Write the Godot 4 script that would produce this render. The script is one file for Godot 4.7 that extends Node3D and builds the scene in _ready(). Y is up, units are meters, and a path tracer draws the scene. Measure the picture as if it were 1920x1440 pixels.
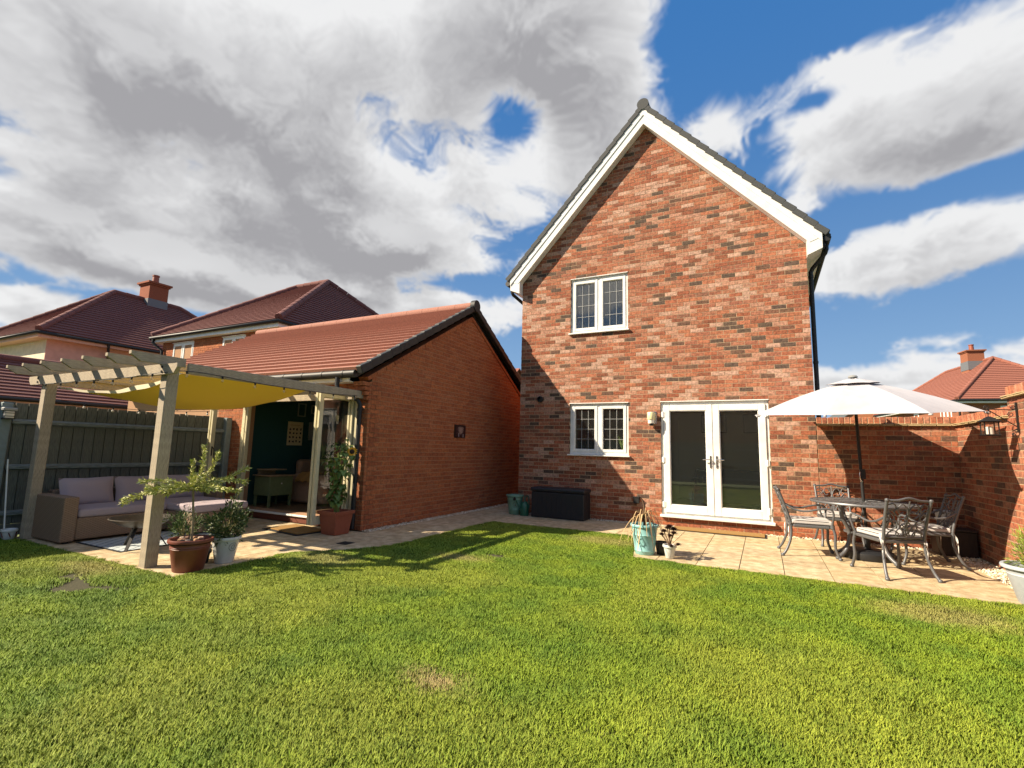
extends Node3D
# A back garden: brick house, brick garden room, pergola, lawn, patio and neighbours' houses. Metres; the house's rear wall is the plane z = 0.

const CAM_POS := Vector3(4.6182, 1.2967, 9.4485)
const SUN_TRAVEL := Vector3(1.446, -1.32, -1.0)
var M := {}
var counts := {}
var rng := RandomNumberGenerator.new()


func _ready() -> void:
	rng.seed = 20240817
	setup_camera()
	setup_light()
	make_materials()
	build_ground()
	build_house()
	build_garage()
	build_garden_walls()
	build_fences()
	build_neighbours()
	build_pergola()
	build_lounge_corner()
	build_pots()
	build_dining()
	build_small_things()
	build_interiors()
	build_lawn()


func setup_camera() -> void:
	var cam := Camera3D.new()
	cam.name = "camera"
	cam.position = CAM_POS
	cam.basis = Basis.from_euler(Vector3(0.131719, 0.472525, 0.025494))
	cam.fov = 76.0027
	cam.near = 0.05
	cam.far = 2000.0
	add_child(cam)
	cam.current = true


func setup_light() -> void:
	var sun := DirectionalLight3D.new()
	sun.name = "sun"
	sun.light_energy = 1.6
	sun.light_color = Color(1.0, 0.93, 0.82)
	sun.light_angular_distance = 0.5
	sun.shadow_enabled = true
	sun.look_at_from_position(Vector3.ZERO, SUN_TRAVEL, Vector3.UP)
	add_child(sun)
	var env := Environment.new()
	env.background_mode = Environment.BG_SKY
	env.tonemap_mode = Environment.TONE_MAPPER_LINEAR
	env.tonemap_exposure = 2.2
	env.sdfgi_enabled = true
	env.ssao_enabled = true
	env.ssil_enabled = true
	var sky := Sky.new()
	var sm := PanoramaSkyMaterial.new()
	sm.panorama = make_sky(2048, env.tonemap_exposure)
	sky.sky_material = sm
	env.sky = sky
	var we := WorldEnvironment.new()
	we.name = "world_environment"
	we.environment = env
	add_child(we)


# ---------------------------------------------------------------- sky: blue air and broken cumulus over the whole dome
func sky_dir(az: float, el: float) -> Vector3:
	return Vector3(sin(az) * cos(el), sin(el), -cos(az) * cos(el))


func make_sky(w: int, exposure: float) -> ImageTexture:
	var h := w / 2
	var big := FastNoiseLite.new()
	big.seed = 23
	big.noise_type = FastNoiseLite.TYPE_SIMPLEX_SMOOTH
	big.frequency = 1.25
	big.fractal_octaves = 7
	big.fractal_gain = 0.60
	big.domain_warp_enabled = true
	big.domain_warp_amplitude = 0.35
	big.domain_warp_frequency = 0.9
	big.domain_warp_fractal_octaves = 3
	var soft := FastNoiseLite.new()
	soft.seed = 31
	soft.noise_type = FastNoiseLite.TYPE_SIMPLEX_SMOOTH
	soft.frequency = 1.1
	soft.fractal_octaves = 4
	# banks (+) and clearings (-): azimuth and height in degrees, half widths, strength
	var banks := [
		[-54.0, 31.0, 36.0, 12.0, 1.15], [-78.0, 33.0, 14.0, 10.0, 0.5], [-28.0, 45.0, 17.0, 9.0, 0.80], [-19.0, 33.0, 8.5, 6.0, 0.55], [-70.0, 19.5, 16.0, 5.2, 0.85], [-58.0, 16.0, 14.0, 3.2, 0.9],
		[-72.0, 9.8, 14.0, 2.2, 0.85], [-42.0, 22.0, 14.0, 4.0, 0.85], [-36.0, 16.6, 5.0, 1.6, 0.7], [-48.0, 16.5, 8.0, 2.4, 0.7], [-29.0, 14.0, 3.0, 1.4, 0.4],
		[11.5, 27.8, 8.5, 4.2, 0.95], [5.5, 30.5, 6.0, 3.8, 0.66], [19.0, 29.0, 8.0, 4.8, 0.72], [8.5, 35.2, 6.0, 2.2, 0.44], [4.5, 24.0, 4.0, 2.8, 0.42], [-3.6, 33.0, 2.4, 2.2, 0.46],
		[14.0, 18.6, 9.5, 2.9, 1.0], [8.0, 16.8, 4.6, 2.2, 0.52], [12.0, 7.4, 17.0, 2.3, 1.1],
		[-27.5, 36.4, 4.5, 3.2, -0.85], [10.0, 22.6, 9.0, 0.9, -0.85], [19.0, 23.6, 6.0, 0.8, -0.7], [6.5, 33.4, 2.6, 1.0, -0.5], [-31.0, 18.6, 5.0, 1.6, -0.5], [-72.0, 12.8, 8.0, 0.9, -0.5], [-76.0, 21.0, 3.5, 1.2, -0.5], [-7.0, 40.0, 3.4, 9.0, -0.4],
		[11.0, 12.2, 14.0, 1.6, -0.4], [0.0, 38.5, 6.0, 3.0, -0.3],
		[60.0, 34.0, 26.0, 11.0, 0.85], [75.0, 13.0, 28.0, 4.0, 0.6], [110.0, 42.0, 22.0, 10.0, 0.8], [140.0, 20.0, 24.0, 5.0, 0.75], [175.0, 33.0, 26.0, 10.0, 0.9], [-150.0, 18.0, 24.0, 5.0, 0.65],
		[-122.0, 34.0, 26.0, 11.0, 0.95], [-105.0, 15.0, 18.0, 4.0, 0.6], [20.0, 66.0, 60.0, 10.0, 0.6], [-140.0, 62.0, 60.0, 10.0, 0.6]]
	var deep := Color(0.235, 0.47, 0.73).srgb_to_linear()
	var pale := Color(0.66, 0.80, 0.92).srgb_to_linear()
	var white := Color(0.945, 0.945, 0.945).srgb_to_linear()
	var grey := Color(0.655, 0.65, 0.66).srgb_to_linear()
	var ground := Color(0.42, 0.41, 0.36).srgb_to_linear()
	var k := 1.0 / exposure
	# density of cloud first, then colour: tops facing the open sky are white, undersides grey
	var dens := PackedFloat32Array()
	dens.resize(w * h)
	var rows := h / 2 + 8
	for y in rows:
		var el := (0.5 - (y + 0.5) / h) * PI
		var eld := rad_to_deg(el)
		var near := []
		for b in banks:
			if absf(eld - b[1]) < b[3] * 2.1:
				near.append(b)
		for x in w:
			var az := wrapf((x + 0.5) / w * TAU, -PI, PI)
			var d := sky_dir(az, maxf(el, 0.004))
			var s := 1.0 / (d.y + 0.22)
			var q := Vector2(d.x, d.z) * s
			var n := big.get_noise_2d(q.x, q.y)
			var bias := 0.0
			var azd := rad_to_deg(az)
			for b in near:
				var dx: float = absf(azd - b[0])
				if dx > 180.0:
					dx = 360.0 - dx
				dx /= b[2]
				var dy: float = (eld - b[1]) / b[3]
				var r2 := dx * dx + dy * dy
				if r2 < 4.4:
					bias += b[4] * exp(-r2 * 1.1)
			dens[y * w + x] = -0.32 + n * 1.25 + bias
	var data := PackedFloat32Array()
	data.resize(w * h * 4)
	var up := maxi(2, w / 220)
	for y in h:
		var el := (0.5 - (y + 0.5) / h) * PI
		for x in w:
			var o := (y * w + x) * 4
			var c := ground
			if y < rows:
				var t := clampf(sin(el), 0.0, 1.0)
				c = deep.lerp(pale, pow(1.0 - t, 3.2))
				var cov := dens[y * w + x]
				var a := smoothstep(-0.10, 0.34, cov)
				if a > 0.0:
					var above := dens[maxi(y - up, 0) * w + x]
					var above2 := dens[maxi(y - up * 3, 0) * w + (x + w - up) % w]
					var thick := smoothstep(0.10, 1.05, cov)
					var lit := clampf((cov - above) * 0.9 + (cov - above2) * 0.5, -0.6, 0.6)
					var az := wrapf((x + 0.5) / w * TAU, -PI, PI)
					var sh := thick * 0.95 - lit * 0.85 + 0.22 * soft.get_noise_3d(sin(az) * 3.0, el * 6.0, cos(az) * 3.0)
					var cc := white.lerp(grey, clampf(sh, 0.0, 1.0))
					c = c.lerp(cc, a * 0.98)
			data[o] = c.r * k
			data[o + 1] = c.g * k
			data[o + 2] = c.b * k
			data[o + 3] = 1.0
	var img := Image.create_from_data(w, h, false, Image.FORMAT_RGBAF, data.to_byte_array())
	return ImageTexture.create_from_image(img)


# ---------------------------------------------------------------- building helpers
class MB:
	var v := PackedVector3Array()
	var n := PackedVector3Array()
	var c := PackedColorArray()
	var u := PackedVector2Array()
	var i := PackedInt32Array()
	var col := Color.WHITE

	func vert(p: Vector3, nn: Vector3, uv := Vector2.ZERO) -> int:
		v.append(p)
		n.append(nn)
		c.append(col)
		u.append(uv)
		return v.size() - 1

	# corners run anticlockwise as seen from outside
	func quad(a: Vector3, b: Vector3, cc: Vector3, d: Vector3) -> void:
		var nn := (b - a).cross(d - a)
		if nn.length_squared() < 1e-16:
			nn = (cc - b).cross(d - b)
		nn = nn.normalized()
		var k := v.size()
		vert(a, nn, Vector2(0, 1))
		vert(b, nn, Vector2(1, 1))
		vert(cc, nn, Vector2(1, 0))
		vert(d, nn, Vector2(0, 0))
		i.append_array(PackedInt32Array([k, k + 2, k + 1, k, k + 3, k + 2]))

	func tri(a: Vector3, b: Vector3, cc: Vector3) -> void:
		var nn := (b - a).cross(cc - a).normalized()
		var k := v.size()
		vert(a, nn)
		vert(b, nn)
		vert(cc, nn)
		i.append_array(PackedInt32Array([k, k + 2, k + 1]))

	func box(lo: Vector3, hi: Vector3, xf := Transform3D.IDENTITY) -> void:
		var p := []
		for k in 8:
			p.append(xf * Vector3(hi.x if k & 1 else lo.x, hi.y if k & 2 else lo.y, hi.z if k & 4 else lo.z))
		quad(p[4], p[5], p[7], p[6])
		quad(p[1], p[0], p[2], p[3])
		quad(p[5], p[1], p[3], p[7])
		quad(p[0], p[4], p[6], p[2])
		quad(p[6], p[7], p[3], p[2])
		quad(p[0], p[1], p[5], p[4])

	func bar(a: Vector3, b: Vector3, w: float, h: float, up := Vector3.UP, bev := 0.0) -> void:
		var z := (b - a).normalized()
		var x := up.cross(z)
		if x.length() < 1e-4:
			x = Vector3.RIGHT.cross(z)
		x = x.normalized()
		var y := z.cross(x)
		var xf := Transform3D(Basis(x, y, z), a)
		var l := (b - a).length()
		if bev > 0.0:
			bevel(Vector3(-w / 2, -h / 2, 0), Vector3(w / 2, h / 2, l), bev, xf)
		else:
			box(Vector3(-w / 2, -h / 2, 0), Vector3(w / 2, h / 2, l), xf)

	func bevel(lo: Vector3, hi: Vector3, b: float, xf := Transform3D.IDENTITY) -> void:
		var s := func(x: float, y: float, z: float, ix: float, iy: float, iz: float) -> Vector3:
			return xf * Vector3(hi.x - ix * b if x > 0 else lo.x + ix * b, hi.y - iy * b if y > 0 else lo.y + iy * b, hi.z - iz * b if z > 0 else lo.z + iz * b)
		for g in [1.0, -1.0]:
			var fz := [s.call(-1, -1, g, 1, 1, 0), s.call(1, -1, g, 1, 1, 0), s.call(1, 1, g, 1, 1, 0), s.call(-1, 1, g, 1, 1, 0)]
			var fx := [s.call(g, -1, 1, 0, 1, 1), s.call(g, -1, -1, 0, 1, 1), s.call(g, 1, -1, 0, 1, 1), s.call(g, 1, 1, 0, 1, 1)]
			var fy := [s.call(-1, g, 1, 1, 0, 1), s.call(1, g, 1, 1, 0, 1), s.call(1, g, -1, 1, 0, 1), s.call(-1, g, -1, 1, 0, 1)]
			for f in [fz, fx, fy]:
				if g > 0:
					quad(f[0], f[1], f[2], f[3])
				else:
					quad(f[3], f[2], f[1], f[0])
		for a in [1.0, -1.0]:
			for d in [1.0, -1.0]:
				face([s.call(a, d, -1, 0, 1, 1), s.call(a, d, 1, 0, 1, 1), s.call(a, d, 1, 1, 0, 1), s.call(a, d, -1, 1, 0, 1)], xf.basis * Vector3(a, d, 0))
				face([s.call(a, -1, d, 0, 1, 1), s.call(a, 1, d, 0, 1, 1), s.call(a, 1, d, 1, 1, 0), s.call(a, -1, d, 1, 1, 0)], xf.basis * Vector3(a, 0, d))
				face([s.call(-1, a, d, 1, 0, 1), s.call(1, a, d, 1, 0, 1), s.call(1, a, d, 1, 1, 0), s.call(-1, a, d, 1, 1, 0)], xf.basis * Vector3(0, a, d))
				for e in [1.0, -1.0]:
					face([s.call(a, d, e, 0, 1, 1), s.call(a, d, e, 1, 0, 1), s.call(a, d, e, 1, 1, 0)], xf.basis * Vector3(a, d, e))

	# a flat face of 3 or 4 corners, turned so that it looks along out
	func face(p: Array, out: Vector3) -> void:
		var nn: Vector3 = (p[1] - p[0]).cross(p[2] - p[0])
		if nn.dot(out) < 0.0:
			p.reverse()
		if p.size() == 3:
			tri(p[0], p[1], p[2])
		else:
			quad(p[0], p[1], p[2], p[3])

	# an extruded polygon: points in the plane (x, y) of xf, depth along its z
	func prism(poly: PackedVector2Array, z0: float, z1: float, xf := Transform3D.IDENTITY) -> void:
		var pts := poly
		if Geometry2D.is_polygon_clockwise(pts):
			pts.reverse()
		var t := Geometry2D.triangulate_polygon(pts)
		for k in range(0, t.size(), 3):
			var a := pts[t[k]]
			var b := pts[t[k + 1]]
			var d := pts[t[k + 2]]
			face([xf * Vector3(a.x, a.y, z1), xf * Vector3(b.x, b.y, z1), xf * Vector3(d.x, d.y, z1)], xf.basis.z)
			face([xf * Vector3(a.x, a.y, z0), xf * Vector3(b.x, b.y, z0), xf * Vector3(d.x, d.y, z0)], -xf.basis.z)
		for k in pts.size():
			var a := pts[k]
			var b := pts[(k + 1) % pts.size()]
			quad(xf * Vector3(a.x, a.y, z0), xf * Vector3(b.x, b.y, z0), xf * Vector3(b.x, b.y, z1), xf * Vector3(a.x, a.y, z1))

	func tube(p: Array, r, sides := 6, caps := true) -> void:
		var cnt := p.size()
		if cnt < 2:
			return
		var x := Vector3.ZERO
		var base := v.size()
		for k in cnt:
			var t: Vector3 = (p[mini(k + 1, cnt - 1)] - p[maxi(k - 1, 0)]).normalized()
			if k == 0:
				x = t.cross(Vector3.UP if absf(t.y) < 0.9 else Vector3.RIGHT).normalized()
			else:
				x = (x - t * x.dot(t)).normalized()
			var y := t.cross(x)
			var rad: float = r[k] if r is Array else r
			for s in sides:
				var a := TAU * s / sides
				var d := x * cos(a) + y * sin(a)
				vert(p[k] + d * rad, d)
		for k in cnt - 1:
			for s in sides:
				var a0 := base + k * sides + s
				var a1 := base + k * sides + (s + 1) % sides
				i.append_array(PackedInt32Array([a0, a0 + sides, a1, a1, a0 + sides, a1 + sides]))
		if caps:
			for e in 2:
				var k := 0 if e == 0 else cnt - 1
				var t: Vector3 = (p[0] - p[1]).normalized() if e == 0 else (p[cnt - 1] - p[cnt - 2]).normalized()
				var m := vert(p[k], t)
				var ring := []
				for s in sides:
					ring.append(vert(v[base + k * sides + s], t))
				for s in sides:
					if e == 0:
						i.append_array(PackedInt32Array([m, ring[s], ring[(s + 1) % sides]]))
					else:
						i.append_array(PackedInt32Array([m, ring[(s + 1) % sides], ring[s]]))

	# outline (radius, height) from the foot outwards and up; turned about y
	func lathe(prof: Array, seg := 20, xf := Transform3D.IDENTITY) -> void:
		var ns := []
		for k in prof.size() - 1:
			var d: Vector2 = prof[k + 1] - prof[k]
			ns.append(Vector2(d.y, -d.x).normalized())
		for k in ns.size():
			var n0: Vector2 = ns[k]
			var n1: Vector2 = ns[k]
			if k > 0 and ns[k - 1].dot(ns[k]) > 0.7:
				n0 = (ns[k - 1] + ns[k]).normalized()
			if k < ns.size() - 1 and ns[k + 1].dot(ns[k]) > 0.7:
				n1 = (ns[k + 1] + ns[k]).normalized()
			var base := v.size()
			for s in seg + 1:
				var a := TAU * s / seg
				var e := Vector3(cos(a), 0, sin(a))
				vert(xf * (e * prof[k].x + Vector3(0, prof[k].y, 0)), (xf.basis * (e * n0.x + Vector3(0, n0.y, 0))).normalized(), Vector2(float(s) / seg, prof[k].y))
				vert(xf * (e * prof[k + 1].x + Vector3(0, prof[k + 1].y, 0)), (xf.basis * (e * n1.x + Vector3(0, n1.y, 0))).normalized(), Vector2(float(s) / seg, prof[k + 1].y))
			for s in seg:
				var a0 := base + s * 2
				i.append_array(PackedInt32Array([a0, a0 + 2, a0 + 1, a0 + 1, a0 + 2, a0 + 3]))

	# a box with round edges
	func rbox(lo: Vector3, hi: Vector3, r: float, xf := Transform3D.IDENTITY, puff := 0.0) -> void:
		var ctr := (lo + hi) / 2.0
		var hs := (hi - lo) / 2.0
		r = minf(r, minf(hs.x, minf(hs.y, hs.z)))
		var inner := hs - Vector3(r, r, r)
		for ax in 3:
			for sg in [1.0, -1.0]:
				var b1 := (ax + 1) % 3
				var b2 := (ax + 2) % 3
				var us := steps(hs[b1], r)
				var vs := steps(hs[b2], r)
				var base := v.size()
				for a in us:
					for b in vs:
						var p := Vector3.ZERO
						p[ax] = hs[ax] * sg
						p[b1] = a
						p[b2] = b
						var q := p.clamp(-inner, inner)
						var nn := (p - q).normalized()
						var pos := q + nn * r
						if puff != 0.0:
							var e1 := 1.0 - pow(absf(a) / hs[b1], 2.0)
							var e2 := 1.0 - pow(absf(b) / hs[b2], 2.0)
							pos[ax] += sg * puff * e1 * e2 * (1.0 if ax == 1 else 0.25)
						vert(xf * (ctr + pos), (xf.basis * nn).normalized())
				var nu := us.size()
				var nv := vs.size()
				for a in nu - 1:
					for b in nv - 1:
						var k := base + a * nv + b
						if sg > 0:
							i.append_array(PackedInt32Array([k, k + nv + 1, k + nv, k, k + 1, k + nv + 1]))
						else:
							i.append_array(PackedInt32Array([k, k + nv, k + nv + 1, k, k + nv + 1, k + 1]))

	func steps(h: float, r: float) -> Array:
		var a := [-h, -h + r * 0.3, -h + r]
		if h - r > 1e-4:
			if h - r > 0.05:
				for t in [-0.5, 0.0, 0.5]:
					a.append((h - r) * t)
			a.append(h - r)
		a.append_array([h - r * 0.3, h])
		return a

	# a smooth sheet through a grid of points
	func sheet(g: Array, flip := false) -> void:
		var nu := g.size()
		var nv: int = g[0].size()
		var base := v.size()
		for a in nu:
			for b in nv:
				var du: Vector3 = g[mini(a + 1, nu - 1)][b] - g[maxi(a - 1, 0)][b]
				var dv: Vector3 = g[a][mini(b + 1, nv - 1)] - g[a][maxi(b - 1, 0)]
				var nn := du.cross(dv).normalized()
				vert(g[a][b], -nn if flip else nn, Vector2(float(a) / (nu - 1), float(b) / (nv - 1)))
		for a in nu - 1:
			for b in nv - 1:
				var k := base + a * nv + b
				if flip:
					i.append_array(PackedInt32Array([k, k + nv, k + nv + 1, k, k + nv + 1, k + 1]))
				else:
					i.append_array(PackedInt32Array([k, k + nv + 1, k + nv, k, k + 1, k + nv + 1]))

	func mesh() -> ArrayMesh:
		var a := []
		a.resize(Mesh.ARRAY_MAX)
		a[Mesh.ARRAY_VERTEX] = v
		a[Mesh.ARRAY_NORMAL] = n
		a[Mesh.ARRAY_COLOR] = c
		a[Mesh.ARRAY_TEX_UV] = u
		a[Mesh.ARRAY_INDEX] = i
		var m := ArrayMesh.new()
		m.add_surface_from_arrays(Mesh.PRIMITIVE_TRIANGLES, a)
		return m


func numbered(parent: Node, called: String) -> String:
	var key := str(parent.get_instance_id()) + called
	var k: int = counts.get(key, 0)
	counts[key] = k + 1
	return called if k == 0 else "%s_%03d" % [called, k]


func thing(called: String, label: String, category: String, at := Vector3.ZERO, turn := 0.0, group := "") -> Node3D:
	var o := Node3D.new()
	o.name = numbered(self, called)
	o.position = at
	o.rotation.y = turn
	add_child(o)
	tag(o, label, category, group)
	return o


func tag(o: Node3D, label: String, category: String, group := "") -> void:
	o.set_meta("label", label)
	if category != "":
		o.set_meta("category", category)
	if group != "":
		o.set_meta("group", group)


func structure(called: String) -> Node3D:
	var o := Node3D.new()
	o.name = numbered(self, called)
	add_child(o)
	o.set_meta("kind", "structure")
	return o


func part(parent: Node3D, called: String, mesh, mat: Material, xf := Transform3D.IDENTITY) -> MeshInstance3D:
	var o := MeshInstance3D.new()
	o.name = numbered(parent, called)
	o.mesh = mesh.mesh() if mesh is MB else mesh
	o.material_override = mat
	o.transform = xf
	parent.add_child(o)
	return o


# moves a thing built in world axes to its own foot
func seat(o: Node3D) -> void:
	var box := AABB()
	var first := true
	for m in o.get_children():
		if m is MeshInstance3D:
			var b: AABB = m.transform * m.mesh.get_aabb()
			box = b if first else box.merge(b)
			first = false
	var foot := Vector3(box.get_center().x, box.position.y, box.get_center().z)
	o.position += foot
	for m in o.get_children():
		m.position -= foot


func copy_of(o: Node3D, called: String, label: String, at: Vector3, turn: float, group := "") -> Node3D:
	var r: Node3D = o.duplicate()
	r.name = numbered(self, called)
	add_child(r)
	r.position = at
	r.rotation.y = turn
	r.set_meta("label", label)
	if group != "":
		r.set_meta("group", group)
	return r


func curve(p: Array, per := 6) -> Array:
	# a smooth line through points
	var out := []
	for k in p.size() - 1:
		var a: Vector3 = p[maxi(k - 1, 0)]
		var d: Vector3 = p[mini(k + 2, p.size() - 1)]
		for s in per:
			out.append(p[k].cubic_interpolate(p[k + 1], a, d, float(s) / per))
	out.append(p[p.size() - 1])
	return out


func rnd(a: float, b: float) -> float:
	return rng.randf_range(a, b)


func shade(c: Color, k: float) -> Color:
	return Color(c.r * k, c.g * k, c.b * k)


# ---------------------------------------------------------------- materials: all colours are linear base colours
func noise_image(sz: int, freq: float, oct: int, sd: int, lo: float, hi: float, gain := 0.5, cell := false) -> Image:
	var f := FastNoiseLite.new()
	f.seed = sd
	f.frequency = freq
	f.fractal_octaves = oct
	f.fractal_gain = gain
	f.noise_type = FastNoiseLite.TYPE_CELLULAR if cell else FastNoiseLite.TYPE_SIMPLEX_SMOOTH
	var img := f.get_seamless_image(sz, sz)
	img.convert(Image.FORMAT_RGB8)
	var d := img.get_data()
	for k in range(0, d.size(), 3):
		var t := d[k] / 255.0
		var g := int(clampf(lo + (hi - lo) * t, 0.0, 1.0) * 255.0)
		d[k] = g
		d[k + 1] = g
		d[k + 2] = g
	return Image.create_from_data(sz, sz, false, Image.FORMAT_RGB8, d)


func tex(img: Image) -> ImageTexture:
	return ImageTexture.create_from_image(img)


func mat(lin: Color, rough := 0.85, metal := 0.0) -> StandardMaterial3D:
	var m := StandardMaterial3D.new()
	m.albedo_color = lin.linear_to_srgb()
	m.roughness = rough
	m.metallic = metal
	return m


func grain(m: StandardMaterial3D, t: Texture2D, scale: Vector3, world := false, bump: Texture2D = null, depth := 0.0) -> StandardMaterial3D:
	m.albedo_texture = t
	m.uv1_triplanar = true
	m.uv1_world_triplanar = world
	m.uv1_scale = scale
	if bump:
		m.heightmap_enabled = true
		m.heightmap_texture = bump
		m.heightmap_scale = depth
	return m


func tinted(m: StandardMaterial3D) -> StandardMaterial3D:
	m.vertex_color_use_as_albedo = true
	return m


func make_materials() -> void:
	var mottle := tex(noise_image(512, 0.012, 5, 3, 0.66, 1.16, 0.55))
	var speck := tex(noise_image(512, 0.06, 4, 8, 0.62, 1.12, 0.7))
	var soft := tex(noise_image(256, 0.02, 4, 14, 0.93, 1.03))
	var streak := tex(noise_image(512, 0.022, 5, 21, 0.58, 1.16, 0.6))
	var weave := tex(weave_image())
	var one := Vector3.ONE
	M.brick = grain(tinted(mat(Color.WHITE, 0.92)), mottle, one * 2.6, true)
	M.brick_plain = grain(tinted(mat(Color.WHITE, 0.92)), speck, one * 1.9, true)
	M.mortar = grain(mat(Color(0.60, 0.44, 0.28), 0.95), speck, one * 3.0, true)
	M.mortar_garage = grain(mat(Color(0.52, 0.30, 0.17), 0.95), speck, one * 3.0, true)
	M.tile_red = grain(tinted(mat(Color(0.34, 0.125, 0.085), 0.88)), speck, one * 1.3, true)
	M.tile_pink = grain(tinted(mat(Color(0.44, 0.20, 0.145), 0.88)), speck, one * 1.3, true)
	M.tile_dull = grain(tinted(mat(Color(0.22, 0.085, 0.075), 0.9)), speck, one * 1.3, true)
	M.tile_grey = grain(tinted(mat(Color(0.075, 0.08, 0.082), 0.8)), speck, one * 1.7, true)
	M.slate = grain(mat(Color(0.11, 0.13, 0.13), 0.75), speck, one * 0.8, true)
	M.upvc = grain(mat(Color(0.80, 0.80, 0.77), 0.32), soft, one * 0.7, true)
	M.upvc_shade = M.upvc
	M.black_plastic = mat(Color(0.012, 0.013, 0.014), 0.55)
	M.dark_verge = grain(mat(Color(0.030, 0.032, 0.034), 0.6), speck, one * 4.0)
	M.cream_paint = grain(mat(Color(0.62, 0.565, 0.37), 0.45), soft, one * 1.4, true)
	M.glass = mat(Color(0.3, 0.34, 0.33), 0.01)
	M.glass.transparency = BaseMaterial3D.TRANSPARENCY_ALPHA
	M.glass.albedo_color.a = 0.012
	M.glass.metallic_specular = 0.9
	M.lead = mat(Color(0.42, 0.43, 0.43), 0.55)
	M.chrome = mat(Color(0.75, 0.75, 0.74), 0.22, 1.0)
	M.slab = grain(tinted(mat(Color(0.60, 0.475, 0.29), 0.9)), mottle_slab(), one * 0.85, true)
	M.joint = grain(mat(Color(0.25, 0.20, 0.13), 0.97), speck, one * 2.0, true)
	M.pebble = tinted(mat(Color.WHITE, 0.85))
	M.soil = grain(mat(Color(0.060, 0.055, 0.022), 1.0), speck, one * 1.5, true)
	M.compost = grain(mat(Color(0.028, 0.019, 0.013), 1.0), speck, one * 3.0)
	M.field = grain(mat(Color(0.09, 0.12, 0.035), 1.0), soft, one * 0.05, true)
	M.fence = grain(tinted(mat(Color(0.15, 0.165, 0.145), 0.8)), streak, Vector3(14, 0.5, 14))
	M.fence_rail = grain(mat(Color(0.22, 0.265, 0.27), 0.75), streak, Vector3(9, 9, 0.6))
	M.fence_post = grain(mat(Color(0.19, 0.235, 0.235), 0.8), soft, one * 2.0)
	M.timber_y = grain(mat(Color(0.48, 0.40, 0.29), 0.8), streak, Vector3(24, 0.9, 24))
	M.timber_z = grain(mat(Color(0.48, 0.40, 0.29), 0.85), streak, Vector3(24, 24, 0.9))
	M.timber_x = grain(mat(Color(0.48, 0.40, 0.29), 0.85), streak, Vector3(0.9, 24, 24))
	M.sail = mat(Color(0.88, 0.62, 0.07), 0.9)
	M.sail.backlight = Color(1.0, 0.86, 0.35)
	M.sail_hem = mat(Color(0.76, 0.70, 0.52), 0.9)
	M.rattan = grain(mat(Color(0.34, 0.225, 0.145), 0.75), weave, one * 9.0)
	M.cushion = grain(mat(Color(0.40, 0.335, 0.37), 0.95), tex(noise_image(256, 0.2, 2, 51, 0.84, 1.08)), one * 3.0)
	M.iron = grain(mat(Color(0.035, 0.032, 0.03), 0.55, 0.5), speck, one * 4.0)
	M.bowl = grain(mat(Color(0.07, 0.058, 0.045), 0.42, 0.6), mottle, one * 5.0)
	M.rug = mat(Color.WHITE, 0.95)
	M.rug.albedo_texture = tex(rug_image())
	M.terracotta = grain(mat(Color(0.175, 0.048, 0.030), 0.5), soft, one * 3.0)
	M.terracotta_square = grain(mat(Color(0.27, 0.075, 0.040), 0.55), soft, one * 3.0)
	M.white_glaze = grain(mat(Color(0.66, 0.68, 0.66), 0.35), soft, one * 3.0)
	M.green_enamel = grain(mat(Color(0.155, 0.31, 0.225), 0.4), soft, one * 3.0)
	M.blue_enamel = grain(mat(Color(0.27, 0.53, 0.53), 0.38), soft, one * 3.0)
	M.grey_glaze = grain(mat(Color(0.40, 0.44, 0.48), 0.5), soft, one * 3.0)
	M.print_dark = mat(Color(0.09, 0.10, 0.09), 0.6)
	M.can_green = mat(Color(0.016, 0.105, 0.062), 0.35)
	M.resin_dark = grain(mat(Color(0.020, 0.022, 0.027), 0.5), speck, one * 5.0)
	M.resin_brown = grain(mat(Color(0.052, 0.036, 0.029), 0.6), speck, one * 5.0)
	M.leaf = tinted(mat(Color.WHITE, 0.55))
	M.leaf.backlight = Color(0.5, 0.5, 0.3)
	M.bark = grain(mat(Color(0.30, 0.25, 0.15), 0.9), streak, Vector3(20, 3, 20))
	M.twig = mat(Color(0.20, 0.17, 0.07), 0.8)
	M.dead_leaf = tinted(mat(Color.WHITE, 0.85))
	M.cast_metal = grain(mat(Color(0.165, 0.17, 0.182), 0.45, 0.35), speck, one * 4.0)
	M.seat_pad = grain(mat(Color(0.52, 0.50, 0.49), 0.95), tex(noise_image(256, 0.2, 2, 55, 0.86, 1.06)), one * 3.0)
	M.piping = mat(Color(0.055, 0.055, 0.06), 0.9)
	M.tie = mat(Color(0.60, 0.58, 0.55), 0.95)
	M.parasol = grain(mat(Color(0.46, 0.45, 0.475), 0.85), soft, one * 1.0)
	M.parasol.backlight = Color(0.28, 0.28, 0.29)
	M.coir = grain(mat(Color(0.36, 0.20, 0.055), 1.0), tex(noise_image(256, 0.16, 3, 61, 0.6, 1.15, 0.7)), one * 3.0, true)
	M.rubber = mat(Color(0.018, 0.018, 0.018), 0.8)
	M.render_cream = grain(mat(Color(0.70, 0.64, 0.47), 0.95), soft, one * 0.6, true)
	M.render_pink = grain(mat(Color(0.62, 0.40, 0.30), 0.95), soft, one * 0.6, true)
	M.lead_flash = mat(Color(0.13, 0.14, 0.155), 0.6)
	M.lamp_cream = mat(Color(0.72, 0.66, 0.36), 0.4)
	M.bulb = mat(Color(0.80, 0.76, 0.66), 0.12)
	M.bulb_clear = M.glass.duplicate()
	M.bulb_clear.albedo_color.a = 0.12
	M.wall_room = mat(Color(0.42, 0.39, 0.30), 0.95)
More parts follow.
